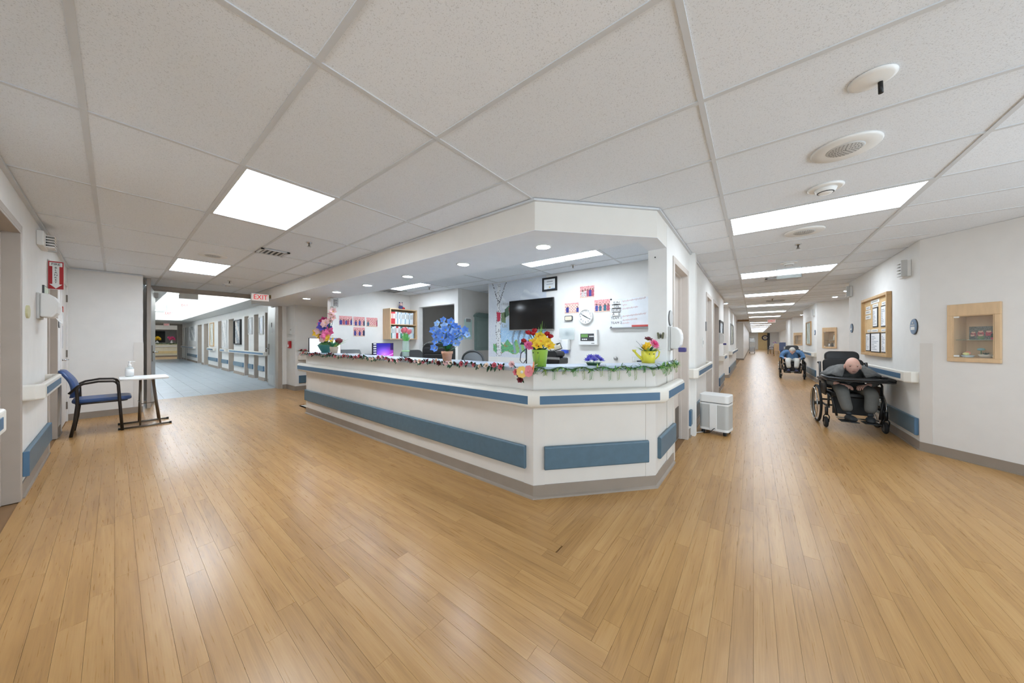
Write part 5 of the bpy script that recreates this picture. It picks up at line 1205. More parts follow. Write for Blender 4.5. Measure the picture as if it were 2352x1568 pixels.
# --- green tin with daffodils and tulips
p = az(1240, 841, TOP); t = thing('flower_tin', 'lime green tin of daffodils and red tulips on the counter corner', 'flower vase', p)
MB().lathe([(.044, 0), (.058, .155), (.060, .158), (.055, .158), (.05, .1), (0, .1)], n=26).build('tin', M('lime', (160, 206, 88), .35, var=.03), t); MB().cbox((-.045, -.02, .09), (.006, .012, .09)).build('embossed_handle', M('lime_dark', (120, 160, 70), .4), t)
for y in (-.02, .02): MB().ball((-.055, y, .13), (.004, .004, .006), 8, 6).build('rivet', 'dark_grey', t)
dm = bloom_mesh('daffodil', 6, .045, .034, ['pet_yellow', 'pet_orange'], 1, .25, .3); tm2 = tulip_mesh('tulip', .021, .048, 'pet_red'); rm = bloom_mesh('rose_bloom', 7, .035, .03, ['pet_pink', 'pet_hotpink'], 3, .3, .2); st = MB()
def right(d): return Vector((RT[0] * d, RT[1] * d, 0))
tow = Vector((-FW[0], -FW[1], 0))
for (dx, z, o) in ((.0, .285, .0), (-.045, .225, .03), (.045, .225, .03), (.02, .25, .03), (.06, .195, .04), (-.02, .2, .05), (.0, .235, .04)):
    q = right(dx) + tow * o + Vector((0, 0, z)); st.tube([(0, 0, .12), q * .6 + Vector((0, 0, .05)), q], .0035, 5); place(dm, 'daffodil', t, q, tow + Vector((RT[0] * dx * 4, RT[1] * dx * 4, .35)), 1, rf.random())
for (dx, z, tx) in ((-.07, .30, -.6), (-.045, .29, -.2), (-.035, .315, -.1), (.045, .285, .2), (.062, .262, .6), (-.095, .225, -1)):
    q = right(dx) + Vector((0, 0, z)); st.tube([(0, 0, .12), q * .6 + Vector((0, 0, .05)), q], .0035, 5); place(tm2, 'tulip', t, q, right(tx) + Vector((0, 0, 1)) + tow * .3)
for (dx, z) in ((-.085, .205), (-.075, .185)): place(rm, 'rose_bloom', t, right(dx) + tow * .04 + Vector((0, 0, z)), tow + Vector((0, 0, .3)))
st.build('stems', 'green_leaf', t)
for (dx, L_) in ((.005, .17), (.015, .20), (.03, .18), (-.01, .14), (.045, .15), (.02, .12), (.06, .12), (-.03, .12)): lm = MB(); blade(lm, right(dx * .5) + Vector((0, 0, .24)), right(dx * 3) + Vector((0, 0, 1)), L_, .014, .12); lm.build('grass_blade', M('grass', (128, 190, 74), .5), t)
for k in range(14): a = k * .45; lm = MB(); blade(lm, (.03 * math.cos(a), .03 * math.sin(a), .15), (math.cos(a), math.sin(a), .6 + .3 * (k % 3)), .08, .025, .3); lm.build('leaf', 'green_leaf' if k % 2 else 'dark_leaf', t)
for dx, z in ((.10, .20), (.085, .17)): place(dm, 'white_blossom', t, right(dx) + Vector((0, 0, z)), tow + right(.5), .5).data = bloom_mesh('white_blossom', 6, .04, .03, ['white', 'pet_yellow'], 1, .3, .25)
t.scale = (1.12, 1.12, .84)
# --- purple succulent plant
p = az(1363, 838, TOP); t = thing('purple_flower_bowl', 'low purple star-flower arrangement on the counter', 'potted flowers', p)
MB().lathe([(.05, 0), (.06, .02), (.055, .022), (0, .015)], n=18).build('dish', 'dark_leaf', t)
pm_ = bloom_mesh('bloom', 9, .045, .018, ['pet_purple', 'pet_blue2'], 2, .45, .15)
for dx, o, z in ((-.045, .02, .035), (.0, .03, .035), (.05, .02, .035), (-.02, -.01, .055), (.03, -.01, .055)): place(pm_, 'bloom', t, right(dx) + tow * o + Vector((0, 0, z)), Vector((0, 0, 1)) + tow * .5 + right(dx * 8), .95)
for k in range(16): a = k * .393; lm = MB(); blade(lm, (.03 * math.cos(a), .03 * math.sin(a), .012), (math.cos(a), math.sin(a), .3), .07, .02, .1); lm.build('leaf', 'silk_green', t)
# --- yellow watering can
p = az(1489, 833, TOP); t = thing('watering_can', 'yellow metal watering can with a pink dahlia on the counter end', 'watering can', p, YAW - math.pi / 2)
MB().lathe([(.050, 0), (.056, .098), (.053, .098), (.05, .02), (0, .02)], n=26).build('can_body', M('yellow', (222, 210, 66), .35, var=.04), t); sp2 = MB().tube([(-.045, 0, .025), (-.085, 0, .06), (-.112, 0, .092)], [.014, .011, .008], 10); sp2.lathe([(.008, -.005), (.019, .014), (.0, .012)], (-.116, 0, .094), 12); sp2.build('spout', 'yellow', t)
MB().tube([(.052, 0, .085), (.078, 0, .108), (.092, 0, .09), (.085, 0, .055), (.056, 0, .03)], .006, 8).build('handle', 'yellow', t)
for x in (-.014, .022): MB().ball((x, -.054, .075), (.005, .004, .005), 8, 6).build('rivet', 'dark_grey', t)
dh = bloom_mesh('dahlia', 14, .052, .014, ['pet_hotpink', 'pet_magenta'], 4, .1, .12); place(dh, 'dahlia', t, (.035, -.02, .15), (.5, -1, .7)); place(bl['pet_maroon'], 'maroon_bloom', t, (-.002, 0, .185), (0, -.6, 1), .5)
for q in ((-.035, -.02, .12), (-.02, -.03, .14)): place(bl['pet_yellow'], 'yellow_bloom', t, q, (-.3, -1, .5), .45)
for k in range(20): a = k * .33; lm = MB(); blade(lm, (.03 * math.cos(a), .03 * math.sin(a), .09), (math.cos(a), math.sin(a), .5 + .3 * (k % 3)), .09, .022, .3); lm.build('leaf', ('green_leaf', 'lime_leaf', 'dark_leaf')[k % 3], t)
for x in (-.1, -.06): MB().tube([(0, 0, .1), (x * .6, 0, .14), (x, 0, .12 + abs(x) * .6)], .002, 5).build('twig', 'grey', t)
t.scale = (1.12, 1.12, 1.12)
# --- rose garland along the counter edge
t = thing('rose_garland', 'garland of pink and cream fabric roses along the counter edge', 'garland', (0, 0, 0)); gx = 1.985
path = []; y = 6.12; k = 0
while y > 1.63: path.append((gx + .006 * math.sin(y * 9), y, 1.034 + .012 * math.sin(y * 13))); y -= .04
path2 = [(gx - .004, 1.53, 1.06), (gx - .012, 1.50, 1.03), (gx - .012, 1.48, 1.00), (gx - .01, 1.46, .97), (gx - .012, 1.44, .945)]
MB().tube(path, .004, 5).build('vine', 'dark_leaf', t); MB().tube(path2, .004, 5).build('vine', 'dark_leaf', t)
rms = [bloom_mesh('rose', 6, .026, .026, [m, m2], 3, .35, .2) for m, m2 in (('pet_rose', 'pet_maroon'), ('pet_cream', 'pet_pale'), ('pet_pale', 'pet_rose'), ('pet_maroon', 'pet_rose'), ('pet_rose', 'pet_rose'))]
lm_ = MB()
for i, q in enumerate(path):
    if i % 2 == 0 or rf.random() < .25: place(rms[rf.randrange(5)], 'rose', t, (q[0] - .014, q[1] + .02 * rf.random(), q[2] - .012 + .024 * rf.random()), (-1, rf.random() - .5, rf.random() - .2), .8 + .4 * rf.random(), rf.random() * 6)
    for k in range(4): a = rf.random() * 6.28; blade(lm_, (q[0] - .006, q[1], q[2]), (-.5 - .5 * rf.random(), math.cos(a), math.sin(a)), .045, .022, .2, 2)
for q, m in ((path2[0], 2), (path2[2], 0), (path2[4], 3)): place(rms[m], 'rose', t, (q[0] - .015, q[1], q[2]), (-1, -.2, .2), 1.2)
for q in path2:
    for k in range(3): a = rf.random() * 6.28; blade(lm_, q, (-.5, math.cos(a), math.sin(a)), .04, .022, .2, 2)
tag(lm_.build('garland_leaves', 'dark_leaf', t), kind='stuff')
# --- felt daisies at the corner
dvv = Vector((dv.x, dv.y, 0))
def daisy(parent, loc, r, mat, cmat, fn):
    mb = MB(); n = 9
    for k in range(n):
        a = 2 * math.pi * k / n; pts = []
        for j in range(7): b = -1.2 + 2.4 * j / 6; pts.append((math.cos(a) * r * .62 + math.cos(a + b) * r * .40, math.sin(a) * r * .62 + math.sin(a + b) * r * .40))
        pts = [(0, 0)] + pts; mb.ext([(x, y, .001 * (k % 2)) for x, y in pts], (0, 0, .003))
    mb.m = 1; mb.lathe([(r * .26, .0), (r * .26, .007), (0, .008)], n=14); return place(mb.mesh('felt_daisy', [mat, cmat]), 'felt_daisy', parent, loc, fn)
t = thing('daisy_bunting', 'string of white, yellow, pink and orange felt daisies at the counter corner', 'bunting', (0, 0, 0))
nb_ = (-1, -.35, .1)
M('felt_yellow', (236, 200, 112), .9); M('felt_white', (240, 236, 226), .9); M('felt_pink', (232, 142, 150), .9); M('felt_orange', (240, 164, 128), .9)
MB().tube([(1.965, 1.47, 1.0), (1.96, 1.41, 1.02), (1.975, 1.36, 1.04), (2.0, 1.31, 1.07)], .002, 4).build('string', 'white', t)
daisy(t, (1.972, 1.475, .995), .042, 'felt_white', 'felt_white', nb_); daisy(t, (1.955, 1.425, 1.005), .046, 'felt_yellow', 'white', nb_); daisy(t, (1.96, 1.365, 1.015), .045, 'felt_pink', 'felt_pink', (-1, .1, .1)); daisy(t, (1.975, 1.33, 1.045), .045, 'felt_orange', 'pet_orange', (-.6, .7, .1))
# --- trailing green vine along the angled front
t = thing('ivy_garland', 'trailing light green vine garland along the angled counter edge', 'garland', (0, 0, 0))
op = offs([(2.04, 1.6), cb, cc, (3.50, .655)], .05); pts = []
A_, B_, D_ = op[1], op[2], op[3]
for i in range(44): q = A_.lerp(B_, i / 43); pts.append((q.x, q.y, 1.03 + .01 * math.sin(i * .9)))
for i in range(1, 22): q = B_.lerp(D_, i / 21); pts.append((q.x, q.y, 1.03 + .01 * math.sin(i * .9)))
MB().tube(pts, .0035, 5).build('vine', 'dark_leaf', t); fol = {'lime_leaf': MB(), 'green_leaf': MB(), 'stem_green': MB()}; ks = list(fol)
for i, q in enumerate(pts):
    for k in range(7): a = rf.random() * 6.28; blade(fol[ks[rf.randrange(3)]], q, (math.cos(a) * .6 - .4, math.sin(a) * .6 - .4, .5 - rf.random()), .03 + .02 * rf.random(), .014, .3, 2)
for k in fol: tag(fol[k].build('vine_leaves', k, t), kind='stuff')
for i in range(1, len(pts), 3):
    q = Vector(pts[i]); L_ = .04 + .055 * rf.random(); sg = MB(); dx = (rf.random() - .5) * .05
    e = q + Vector((-.02 + dx, -.02 + dx, -L_)); sg.tube([q, (q + e) / 2 + Vector((-.012, -.012, .01)), e], .0018, 4)
    for j in range(9):
        c = q.lerp(e, (j + 1) / 9)
        for s in (-1, 1): blade(sg, c, (s * RT[0] - .3, s * RT[1] - .3, -.35), .02, .010, .2, 2)
    sg.build('hanging_sprig', ('lime_leaf', 'stem_green')[i % 2], t)
# small plant in the nook
t = thing('flower_basket', 'small plant basket on the nook handrail', 'potted flowers', (2.92, 8.97, .89))
MB().lathe([(.07, 0), (.10, .09), (.095, .09), (0, .04)], n=16).build('basket', 'white', t)
for k in range(18): a = k * .35; lm = MB(); blade(lm, (.03 * math.cos(a), .03 * math.sin(a), .07), (math.cos(a), math.sin(a), .8), .14, .04, .4); lm.build('leaf', ('green_leaf', 'lime_leaf', 'dark_leaf')[k % 3], t)
for k in range(5): place(rms[k], 'bloom', t, (.06 * math.cos(k * 1.3), .06 * math.sin(k * 1.3), .12), (math.cos(k), -1, .5), 1.2)
# ================================================================== PEOPLE AND WHEELCHAIRS
def skin_mesh(name, chains, mats, sub=1, root=0):
    """limbs grown around joint chains: chains = list of [(point, radius), ...]; first point of a chain may be an index of an earlier joint"""
    vs, rs, es = [], [], []
    for ch in chains:
        prev = None
        for q in ch:
            if isinstance(q, int): prev = q; continue
            vs.append(tuple(q[0])); rs.append(q[1]); i = len(vs) - 1
            if prev is not None: es.append((prev, i))
            prev = i
    me = bpy.data.meshes.new('tmp'); me.from_pydata(vs, es, []); ob = bpy.data.objects.new('tmp', me); C.objects.link(ob)
    md = ob.modifiers.new('skin', 'SKIN'); md.use_smooth_shade = True; md.branch_smoothing = .6
    sk = me.skin_vertices[0].data
    for i, r in enumerate(rs):
        sk[i].radius = (r, r) if isinstance(r, (int, float)) else r
    sk[root].use_root = True
    sb = ob.modifiers.new('sub', 'SUBSURF'); sb.levels = sub + 1; sb.render_levels = sub + 1
    out = bpy.data.meshes.new_from_object(ob.evaluated_get(bpy.context.evaluated_depsgraph_get())); out.name = name
    bpy.data.objects.remove(ob); bpy.data.meshes.remove(me)
    out.materials.clear()
    for m in (mats if isinstance(mats, list) else [mats]): out.materials.append(MATS[m])
    for p_ in out.polygons: p_.use_smooth = True
    return out
def join_mesh(a, mb, mats):
    """append builder geometry to a mesh as new material slots"""
    o = len(mb.v); v = [tuple(x.co) for x in a.vertices]; f = [tuple(p_.vertices) for p_ in a.polygons]
    b = MB(); b.v = v; b.f = f; b.mi = [0] * len(f); b.col = [None] * len(f); b.sm = [True] * len(f)
    for fc, mi, s in zip(mb.f, mb.mi, mb.sm): b.f.append(tuple(i + len(v) for i in fc)); b.mi.append(mi); b.col.append(None); b.sm.append(s)
    b.v += mb.v; return b.mesh(a.name, mats)
def head_geo(mb, M_, hair=False):
    """head with brow, eyes, nose, mouth, chin and ears; face looks along +x, chin down, height about .23"""
    n, m = 28, 22; o = len(mb.v); mb.smooth = True; mb.m = 0
    for i in range(m + 1):
        ph = math.pi * (i / m - .5)
        for k in range(n):
            t = 2 * math.pi * k / n - math.pi; cx_, sy, sz = math.cos(ph) * math.cos(t), math.cos(ph) * math.sin(t), math.sin(ph)
            x, y, z = .098 * cx_, .074 * sy, .117 * sz
            if z < 0: y *= 1 + z * 2.0; x *= 1 + (z * 1.6 if cx_ < 0 else z * .2)
            if cx_ > 0:
                g = lambda y0, z0, sy_, sz_: math.exp(-((y - y0) / sy_) ** 2 - ((z - z0) / sz_) ** 2)
                x += .030 * g(0, -.024, .012, .026) + .014 * g(0, -.036, .017, .010) + .006 * g(0, .02, .045, .014) + .012 * g(0, -.098, .022, .018) + .005 * g(0, -.062, .026, .010)
                x -= .016 * (g(.031, 0, .015, .012) + g(-.031, 0, .015, .012)) + .004 * g(0, -.070, .028, .004)
            mb.v.append(tuple(M_ @ Vector((x, y, z))))
    for i in range(m):
        for k in range(n): mb.face((o + i * n + k, o + i * n + (k + 1) % n, o + (i + 1) * n + (k + 1) % n, o + (i + 1) * n + k))
    for s in (-1, 1):
        R = M_ @ Matrix.Translation((-.008, s * .076, -.012)) @ Matrix.Rotation(s * .35, 4, 'Z'); mb.ball((0, 0, 0), (.019, .010, .036), 10, 8, R)
        mb.ball((0, 0, 0), (.009, .005, .018), 8, 6, M_ @ Matrix.Translation((-.004, s * .083, -.012)))
        mb.m = 1; mb.ball((0, 0, 0), (.006, .012, .006), 10, 6, M_ @ Matrix.Translation((.073, s * .031, .0)))
        mb.m = 2; mb.ball((0, 0, 0), (.006, .014, .0035), 8, 5, M_ @ Matrix.Translation((.077, s * .031, .005)))
        mb.m = 3; mb.ball((0, 0, 0), (.006, .018, .004), 8, 5, M_ @ Matrix.Translation((.091, s * .031, .021))); mb.m = 0
    mb.m = 4; mb.ball((0, 0, 0), (.007, .024, .004), 10, 5, M_ @ Matrix.Translation((.0985, 0, -.068))); mb.m = 0
for nm_, c_, rg in (('skin', (228, 182, 164), .5), ('skin_dark', (178, 118, 100), .5), ('lip', (150, 82, 76), .45), ('brow', (196, 180, 168), .7), ('eye', (70, 60, 56), .3), ('hair_grey', (196, 192, 184), .8), ('knit_grey', (112, 112, 110), .9), ('trousers_grey', (104, 104, 100), .9), ('shoe_black', (38, 42, 46), .7), ('denim_blue', (98, 136, 178), .85), ('trousers_pale', (206, 206, 200), .9), ('slipper_navy', (50, 54, 84), .8), ('sole_brown', (104, 76, 66), .8)):
    M(nm_, c_, rg, var=.22 if 'knit' in nm_ or 'denim' in nm_ else .05, vs=26, bump=.25 if nm_ in ('knit_grey', 'denim_blue', 'trousers_grey', 'trousers_pale') else 0, bs=90)
def hand(chains, wrist, d, side, down=(0, 0, -1), r=.0085):
    """palm and five bent fingers as chains rooted on the palm"""
    d = Vector(d).normalized(); dn = Vector(down); s = d.cross(dn).normalized() * side
    out = [[(Vector(wrist), .024), (Vector(wrist) + d * .04, (.036, .015)), (Vector(wrist) + d * .085, (.038, .014))]]
    for k, (off, L_) in enumerate(((-.027, .065), (-.009, .078), (.009, .074), (.026, .058))):
        b = Vector(wrist) + d * .082 + s * off
        out.append([(b, r), (b + d * L_ * .45 + dn * L_ * .12, r * .95), (b + d * L_ * .8 + dn * L_ * .42, r * .85), (b + d * L_ * .9 + dn * L_ * .75, r * .7)])
    b = Vector(wrist) + d * .03 - s * .030
    out.append([(b, r * 1.15), (b + d * .03 - s * .028 + dn * .01, r * 1.05), (b + d * .055 - s * .030 + dn * .025, r * .85)])
    return out
def person(label, loc, rz, P, shirt, pants, shoe, sole, hairm=None, fringe=False):
    """seated figure; P holds joints in the chair frame (x forward, y left, z up)"""
    t = thing('person', label, 'person', loc, rz)
    hip, chest, neck, head = [Vector(P[k]) for k in ('hip', 'chest', 'neck', 'head')]
    # body: trunk, limbs, head in one mesh
    ch = [[(hip, .11), (hip.lerp(chest, .5), .115), (chest, .12), (neck, .05), (neck.lerp(head, .45), .05)]]
    body = skin_mesh('body', ch, 'skin')
    extra = MB(); f = Vector(P['face']).normalized(); up = Vector(P.get('up', (0, 0, 1))); y = up.cross(f).normalized(); up = f.cross(y)
    Mh = Matrix.Translation(head) @ Matrix((f, y, up)).transposed().to_4x4() @ Matrix.Scale(P.get('hs', 1.06), 4)
    head_geo(extra, Mh)
    for s in (1, -1):
        w_ = Vector(P['wrist']); w_.y *= s; w_.y += P.get('wy', 0)
        e_ = Vector(P['elbow']); e_.y *= s
        for c_ in [[(e_, .04), (w_, .027)]] + hand(None, w_, P['handd'] if s > 0 else (P['handd'][0], -P['handd'][1], P['handd'][2]), s):
            me = skin_mesh('x', [c_], 'skin', 0); o = len(extra.v); extra.v += [tuple(v.co) for v in me.vertices]; extra.m = 0; extra.smooth = True
            for p_ in me.polygons: extra.face(tuple(i + o for i in p_.vertices))
            bpy.data.meshes.remove(me)
    me = join_mesh(body, extra, ['skin', 'eye', 'skin_dark', 'brow', 'lip']); link('body', me, t)
    # shirt
    chs = [[(hip + Vector((-.02, 0, -.02)), (.17, .14)), (hip.lerp(chest, .5) + Vector((-.02, 0, 0)), (.175, .145)), (chest, (.165, .14)), (chest.lerp(neck, .7), (.10, .09)), (neck, .068)]]
    sh = skin_mesh('shirt', chs, shirt); ex = MB(); ex.smooth = True
    for s in (1, -1):
        sd = Vector(P['shoulder']); sd.y *= s; e_ = Vector(P['elbow']); e_.y *= s; w_ = Vector(P['wrist']); w_.y *= s; w_.y += P.get('wy', 0)
        m_ = skin_mesh('x', [[(chest.lerp(neck, .45) + Vector((0, s * .05, 0)), .085), (sd, .078), (sd.lerp(e_, .5), .068), (e_, .058), (e_.lerp(w_, .78), .045)]], shirt)
        o = len(ex.v); ex.v += [tuple(v.co) for v in m_.vertices]
        for p_ in m_.polygons: ex.face(tuple(i + o for i in p_.vertices))
    link('shirt', join_mesh(sh, ex, [shirt]), t)
    pm2 = MB(); pm2.smooth = True
    for s in (1, -1):
        k_ = Vector(P['knee']); k_.y *= s; a_ = Vector(P['ankle']); a_.y *= s; h_ = hip + Vector((.0, s * .085, -.02))
        m_ = skin_mesh('x', [[(hip + Vector((-.03, s * .05, -.03)), .115), (h_.lerp(k_, .45), .092), (k_ + Vector((-.02, 0, .0)), .076), (k_ + Vector((.015, 0, -.06)), .072), (k_.lerp(a_, .55), .066), (a_ + Vector((0, 0, .05)), .060)]], pants)
        o = len(pm2.v); pm2.v += [tuple(v.co) for v in m_.vertices]
        for p_ in m_.polygons: pm2.face(tuple(i + o for i in p_.vertices))
        sk_ = skin_mesh('sock', [[(a_ + Vector((0, 0, .07)), .042), (a_, .042)]], 'shoe_black', 0); link('sock', sk_, t)
        tv = Vector(P.get('toe', (.17, .03, -.045))); tv.y *= s
        sm_ = skin_mesh('shoe', [[(a_ + Vector((-.05, 0, -.035)), .042), (a_ + Vector((.03, 0, -.02)), .05), (a_ + tv * .62, (.048, .040)), (a_ + tv, (.040, .026))]], shoe); so_ = link('shoe', sm_, t)
        q = MB(); dz = Vector((0, 0, -.052)); d_ = tv.normalized(); sd_ = Vector((-d_.y, d_.x, 0)); c0 = a_ + Vector((-.085, 0, -.062)); c1 = a_ + tv + Vector((.02, 0, -.02))
        q.ext([c0 - sd_ * .036, c0 + sd_ * .036, c1 + sd_ * .044, c1 - sd_ * .044], (0, 0, -.012)); q.build('sole', sole, so_, .008)
    pb = pm2.mesh('trousers', [pants]); link('trousers', pb, t)
    if fringe:
        fm_ = MB(); fm_.smooth = True; n = 20
        for z, k1 in ((.045, 1.0), (.02, 1.035), (-.03, 1.035), (-.055, 1.0)):
            for k in range(n + 1):
                a = math.radians(100 + 160 * k / n); c = math.sqrt(max(0, 1 - (z / .117) ** 2)); fm_.v.append(tuple(Mh @ Vector((.098 * c * math.cos(a) * k1, .075 * c * math.sin(a) * k1, z))))
        for j in range(3):
            for k in range(n): q = j * (n + 1) + k; fm_.face((q, q + 1, q + n + 2, q + n + 1))
        fm_.build('hair', M('hair_white', (226, 222, 216), .8), t)
    if hairm:
        hm = MB(); hm.smooth = True; n, m = 24, 10; o = len(hm.v)
        for i in range(m + 1):
            ph = math.pi / 2 * (1 - i / m * 1.18)
            for k in range(n):
                tt = 2 * math.pi * k / n; c = math.cos(tt); lim = 1.0
                zz = max(math.sin(ph), (-.15 if c < -.2 else (.12 if c < .5 else .62))); cp = math.sqrt(max(0, 1 - zz * zz)) if math.sin(ph) < zz else math.cos(ph)
                j = 1.06 + .025 * math.sin(k * 5.1 + i * 2.3); hm.v.append(tuple(Mh @ Vector((.098 * cp * c * j, .076 * cp * math.sin(tt) * j, .117 * zz * j))))
        for i in range(m):
            for k in range(n): hm.face((o + i * n + k, o + i * n + (k + 1) % n, o + (i + 1) * n + (k + 1) % n, o + (i + 1) * n + k))
        hm.build('hair', hairm, t)
    return t
def wheelchair(label, loc, rz, tilt=False, tray=False, foot=(.33, .16)):
    t = thing('wheelchair', label, 'wheelchair', loc, rz)
    for s in (1, -1):
        y = s * .31; cx_, R = -.14, .285
        wv = MB().torus((cx_, y, R), R - .014, .0165, 'y', 40, 8).build('tire', 'rubber', t)
        rm_ = MB().torus((cx_, y, R), R - .036, .009, 'y', 40, 6).build('rim', 'steel', wv); MB().torus((cx_, y + s * .035, R), R - .05, .007, 'y', 40, 6).build('hand_rim', 'chrome', wv)
        MB().cyl((cx_, y - .03, R), (cx_, y + .03, R), .025, n=12).build('hub', 'black', wv)
        for k in range(18): a = k * 2 * math.pi / 18; MB().cyl((cx_ + .02 * math.cos(a), y + (.012 if k % 2 else -.012), R + .02 * math.sin(a)), (cx_ + (R - .04) * math.cos(a + .15), y, R + (R - .04) * math.sin(a + .15)), .0014, n=4, cap=False).build('spoke', 'steel', wv)
        yc = s * .285; xc = .27
        cw = MB().torus((xc, yc, .078), .058, .020, 'y', 24, 8).build('caster_tire', 'rubber', t); MB().cyl((xc, yc - .02, .078), (xc, yc + .02, .078), .045, n=16).build('caster_hub', 'dark_grey', cw)
        fk = MB()
        for q in (-1, 1): fk.tube([(xc, yc + q * .03, .078), (xc + .03, yc + q * .03, .16), (xc + .03, yc + q * .015, .19)], .007, 6)
        fk.cyl((xc + .03, yc, .18), (xc + .03, yc, .30), .018); fk.build('caster_fork', 'black', t)
        fr = MB(); fr.tube([(-.20, s * .26, .30), (.30, s * .26, .30)], .014, 8); fr.tube([(-.20, s * .26, .46), (.26, s * .26, .48), (.36, s * .24, .44), (.40, s * .20, .20)], .013, 8); fr.tube([(-.18, s * .26, .28), (-.22, s * .26, .50), (-.30, s * .25, .92)], .014, 8); fr.tube([(.28, s * .26, .30), (.28, s * .26, .48)], .013, 8); fr.build('side_frame', 'black', t)
        MB().tube([(-.29, s * .25, .88), (-.36, s * .25, .90), (-.42, s * .25, .90)], .014, 8).build('push_handle', 'rubber', t)
        MB().tube([(-.24, s * .275, .64), (.16, s * .275, .655), (.20, s * .275, .63), (.20, s * .275, .48)], .011, 8).build('arm_frame', 'black', t)
        MB().rbox((-.02, s * .275, .68), (.34, .065, .035), .025, 3).build('arm_pad', 'black', t, .008)
        MB().box(foot[0] - .06, foot[0] + .12, s * .11 - .075, s * .11 + .075, foot[1] - .012, foot[1]).build('footplate', 'black', t, .004)
        MB().rbox((.03, s * .268, .53), (.30, .012, .16), .03, 3, 'y').build('skirt_guard', 'black', t)
    MB().rbox((.02, 0, .475), (.44, .45, .07), .05, 4).build('seat_cushion', 'black', t, .02)
    bk = MB(); bk.rbox((0, 0, 0), (.07, .44, .46), .06, 4, 'x'); o_ = bk.build('backrest', 'black', t, .02); o_.location = (-.27, 0, .74); o_.rotation_euler = (0, -.16, 0)
    hr = MB(); hr.rbox((0, 0, 0), (.075, .38 if tray else .34, .17), .07, 5, 'x'); o_ = hr.build('headrest', 'leather', t, .02); o_.location = (-.36, 0, 1.0); o_.rotation_euler = (0, -.1, 0)
    MB().tube([(-.36, 0, .80), (-.40, 0, .92), (-.38, 0, 1.02)], .012, 6).build('headrest_post', 'steel', t)
    MB().tube([(.10, -.26, .30), (.10, .26, .30)], .013, 8).build('cross_bar', 'black', t); MB().tube([(-.2, -.26, .34), (-.2, .26, .34)], .013, 8).build('cross_bar', 'black', t)
    MB().tube([(.38, -.2, foot[1] + .02), (.38, .2, foot[1] + .02)], .010, 6).build('foot_bar', 'steel', t)
    MB().box(.16, .19, -.20, .20, .20, .44).build('calf_panel', 'black', t)
    if tray:
        tm3 = MB(); tm3.rbox((.30, 0, .705), (.50, .64, .022), .06, 5); tr_ = tm3.build('tray_board', 'black', t, .008); MB().tube([(.08, -.30, .73), (.28, -.315, .735), (.50, -.30, .73), (.545, -.2, .73), (.545, .2, .73), (.50, .30, .73), (.28, .315, .735), (.08, .30, .73)], .022, 8).build('padded_edge', 'leather', tr_)
        for s in (-1, 1): MB().tube([(.15, s * .275, .69), (.0, s * .275, .685)], .012, 6).build('tray_bracket', 'black', tr_)
    return t
W1 = (6.62, -1.10, 0)
wheelchair('black tilt wheelchair with a padded tray near the notice board', W1, math.pi + .05, True, True, (.42, .16))
person('bald person in a grey cardigan slumped over a wheelchair tray', W1, math.pi + .05,
       dict(hip=(-.12, 0, .60), chest=(-.02, 0, .80), neck=(.10, 0, .86), head=(.23, -.01, .895), face=(.98, -.06, -.06), shoulder=(.0, .17, .82), elbow=(.04, .27, .655), wrist=(.20, .13, .625), handd=(.7, -.6, -.05), knee=(.37, .135, .545), ankle=(.46, .10, .225), toe=(.15, -.03, -.03), hs=1.0), 'knit_grey', 'trousers_grey', 'shoe_black', 'shoe_black', fringe=True)
cp = thing('shawl', 'grey knitted shawl around the shoulders of the person at the tray', 'shawl', W1, math.pi + .05)
sw = MB(); sw.smooth = True; n = 26; rows = 7
for j in range(rows):
    q = j / (rows - 1)
    for k in range(n + 1):
        a = math.radians(-158 + 316 * k / n) + math.pi; rx = .085 + .17 * q; ry = .09 + .21 * q
        z = .895 - .15 * q ** 1.5 + .014 * math.sin(k * 1.7 + j * .8) * q; xx = .035 + .09 * q * max(0, -math.cos(a)) ; sw.v.append((.07 - .03 * q + rx * math.cos(a) * (1.0 if math.cos(a) < 0 else .85), ry * math.sin(a), z))
for j in range(rows - 1):
    for k in range(n): a = j * (n + 1) + k; sw.face((a, a + 1, a + n + 2, a + n + 1))
so_ = sw.build('knit_cloth', 'knit_grey', cp); md = so_.modifiers.new('th', 'SOLIDIFY'); md.thickness = .012
W2 = (13.9, -1.02, 0)
wheelchair('black wheelchair farther down the corridor', W2, math.pi - .05, False, False, (.42, .22))
person('grey-haired person in a blue shirt with head bowed in a wheelchair', W2, math.pi - .05,
       dict(hip=(-.12, 0, .60), chest=(-.04, 0, .84), neck=(.08, 0, .93), head=(.20, 0, .925), face=(.55, 0, -.83), up=(.8, 0, .5), shoulder=(-.02, .20, .88), elbow=(.02, .29, .68), wrist=(.20, .14, .66), handd=(.8, -.5, -.1), knee=(.36, .11, .62), ankle=(.43, .085, .30), toe=(.15, .02, -.02), hs=1.0), 'denim_blue', 'trousers_pale', 'slipper_navy', 'sole_brown', 'hair_grey')
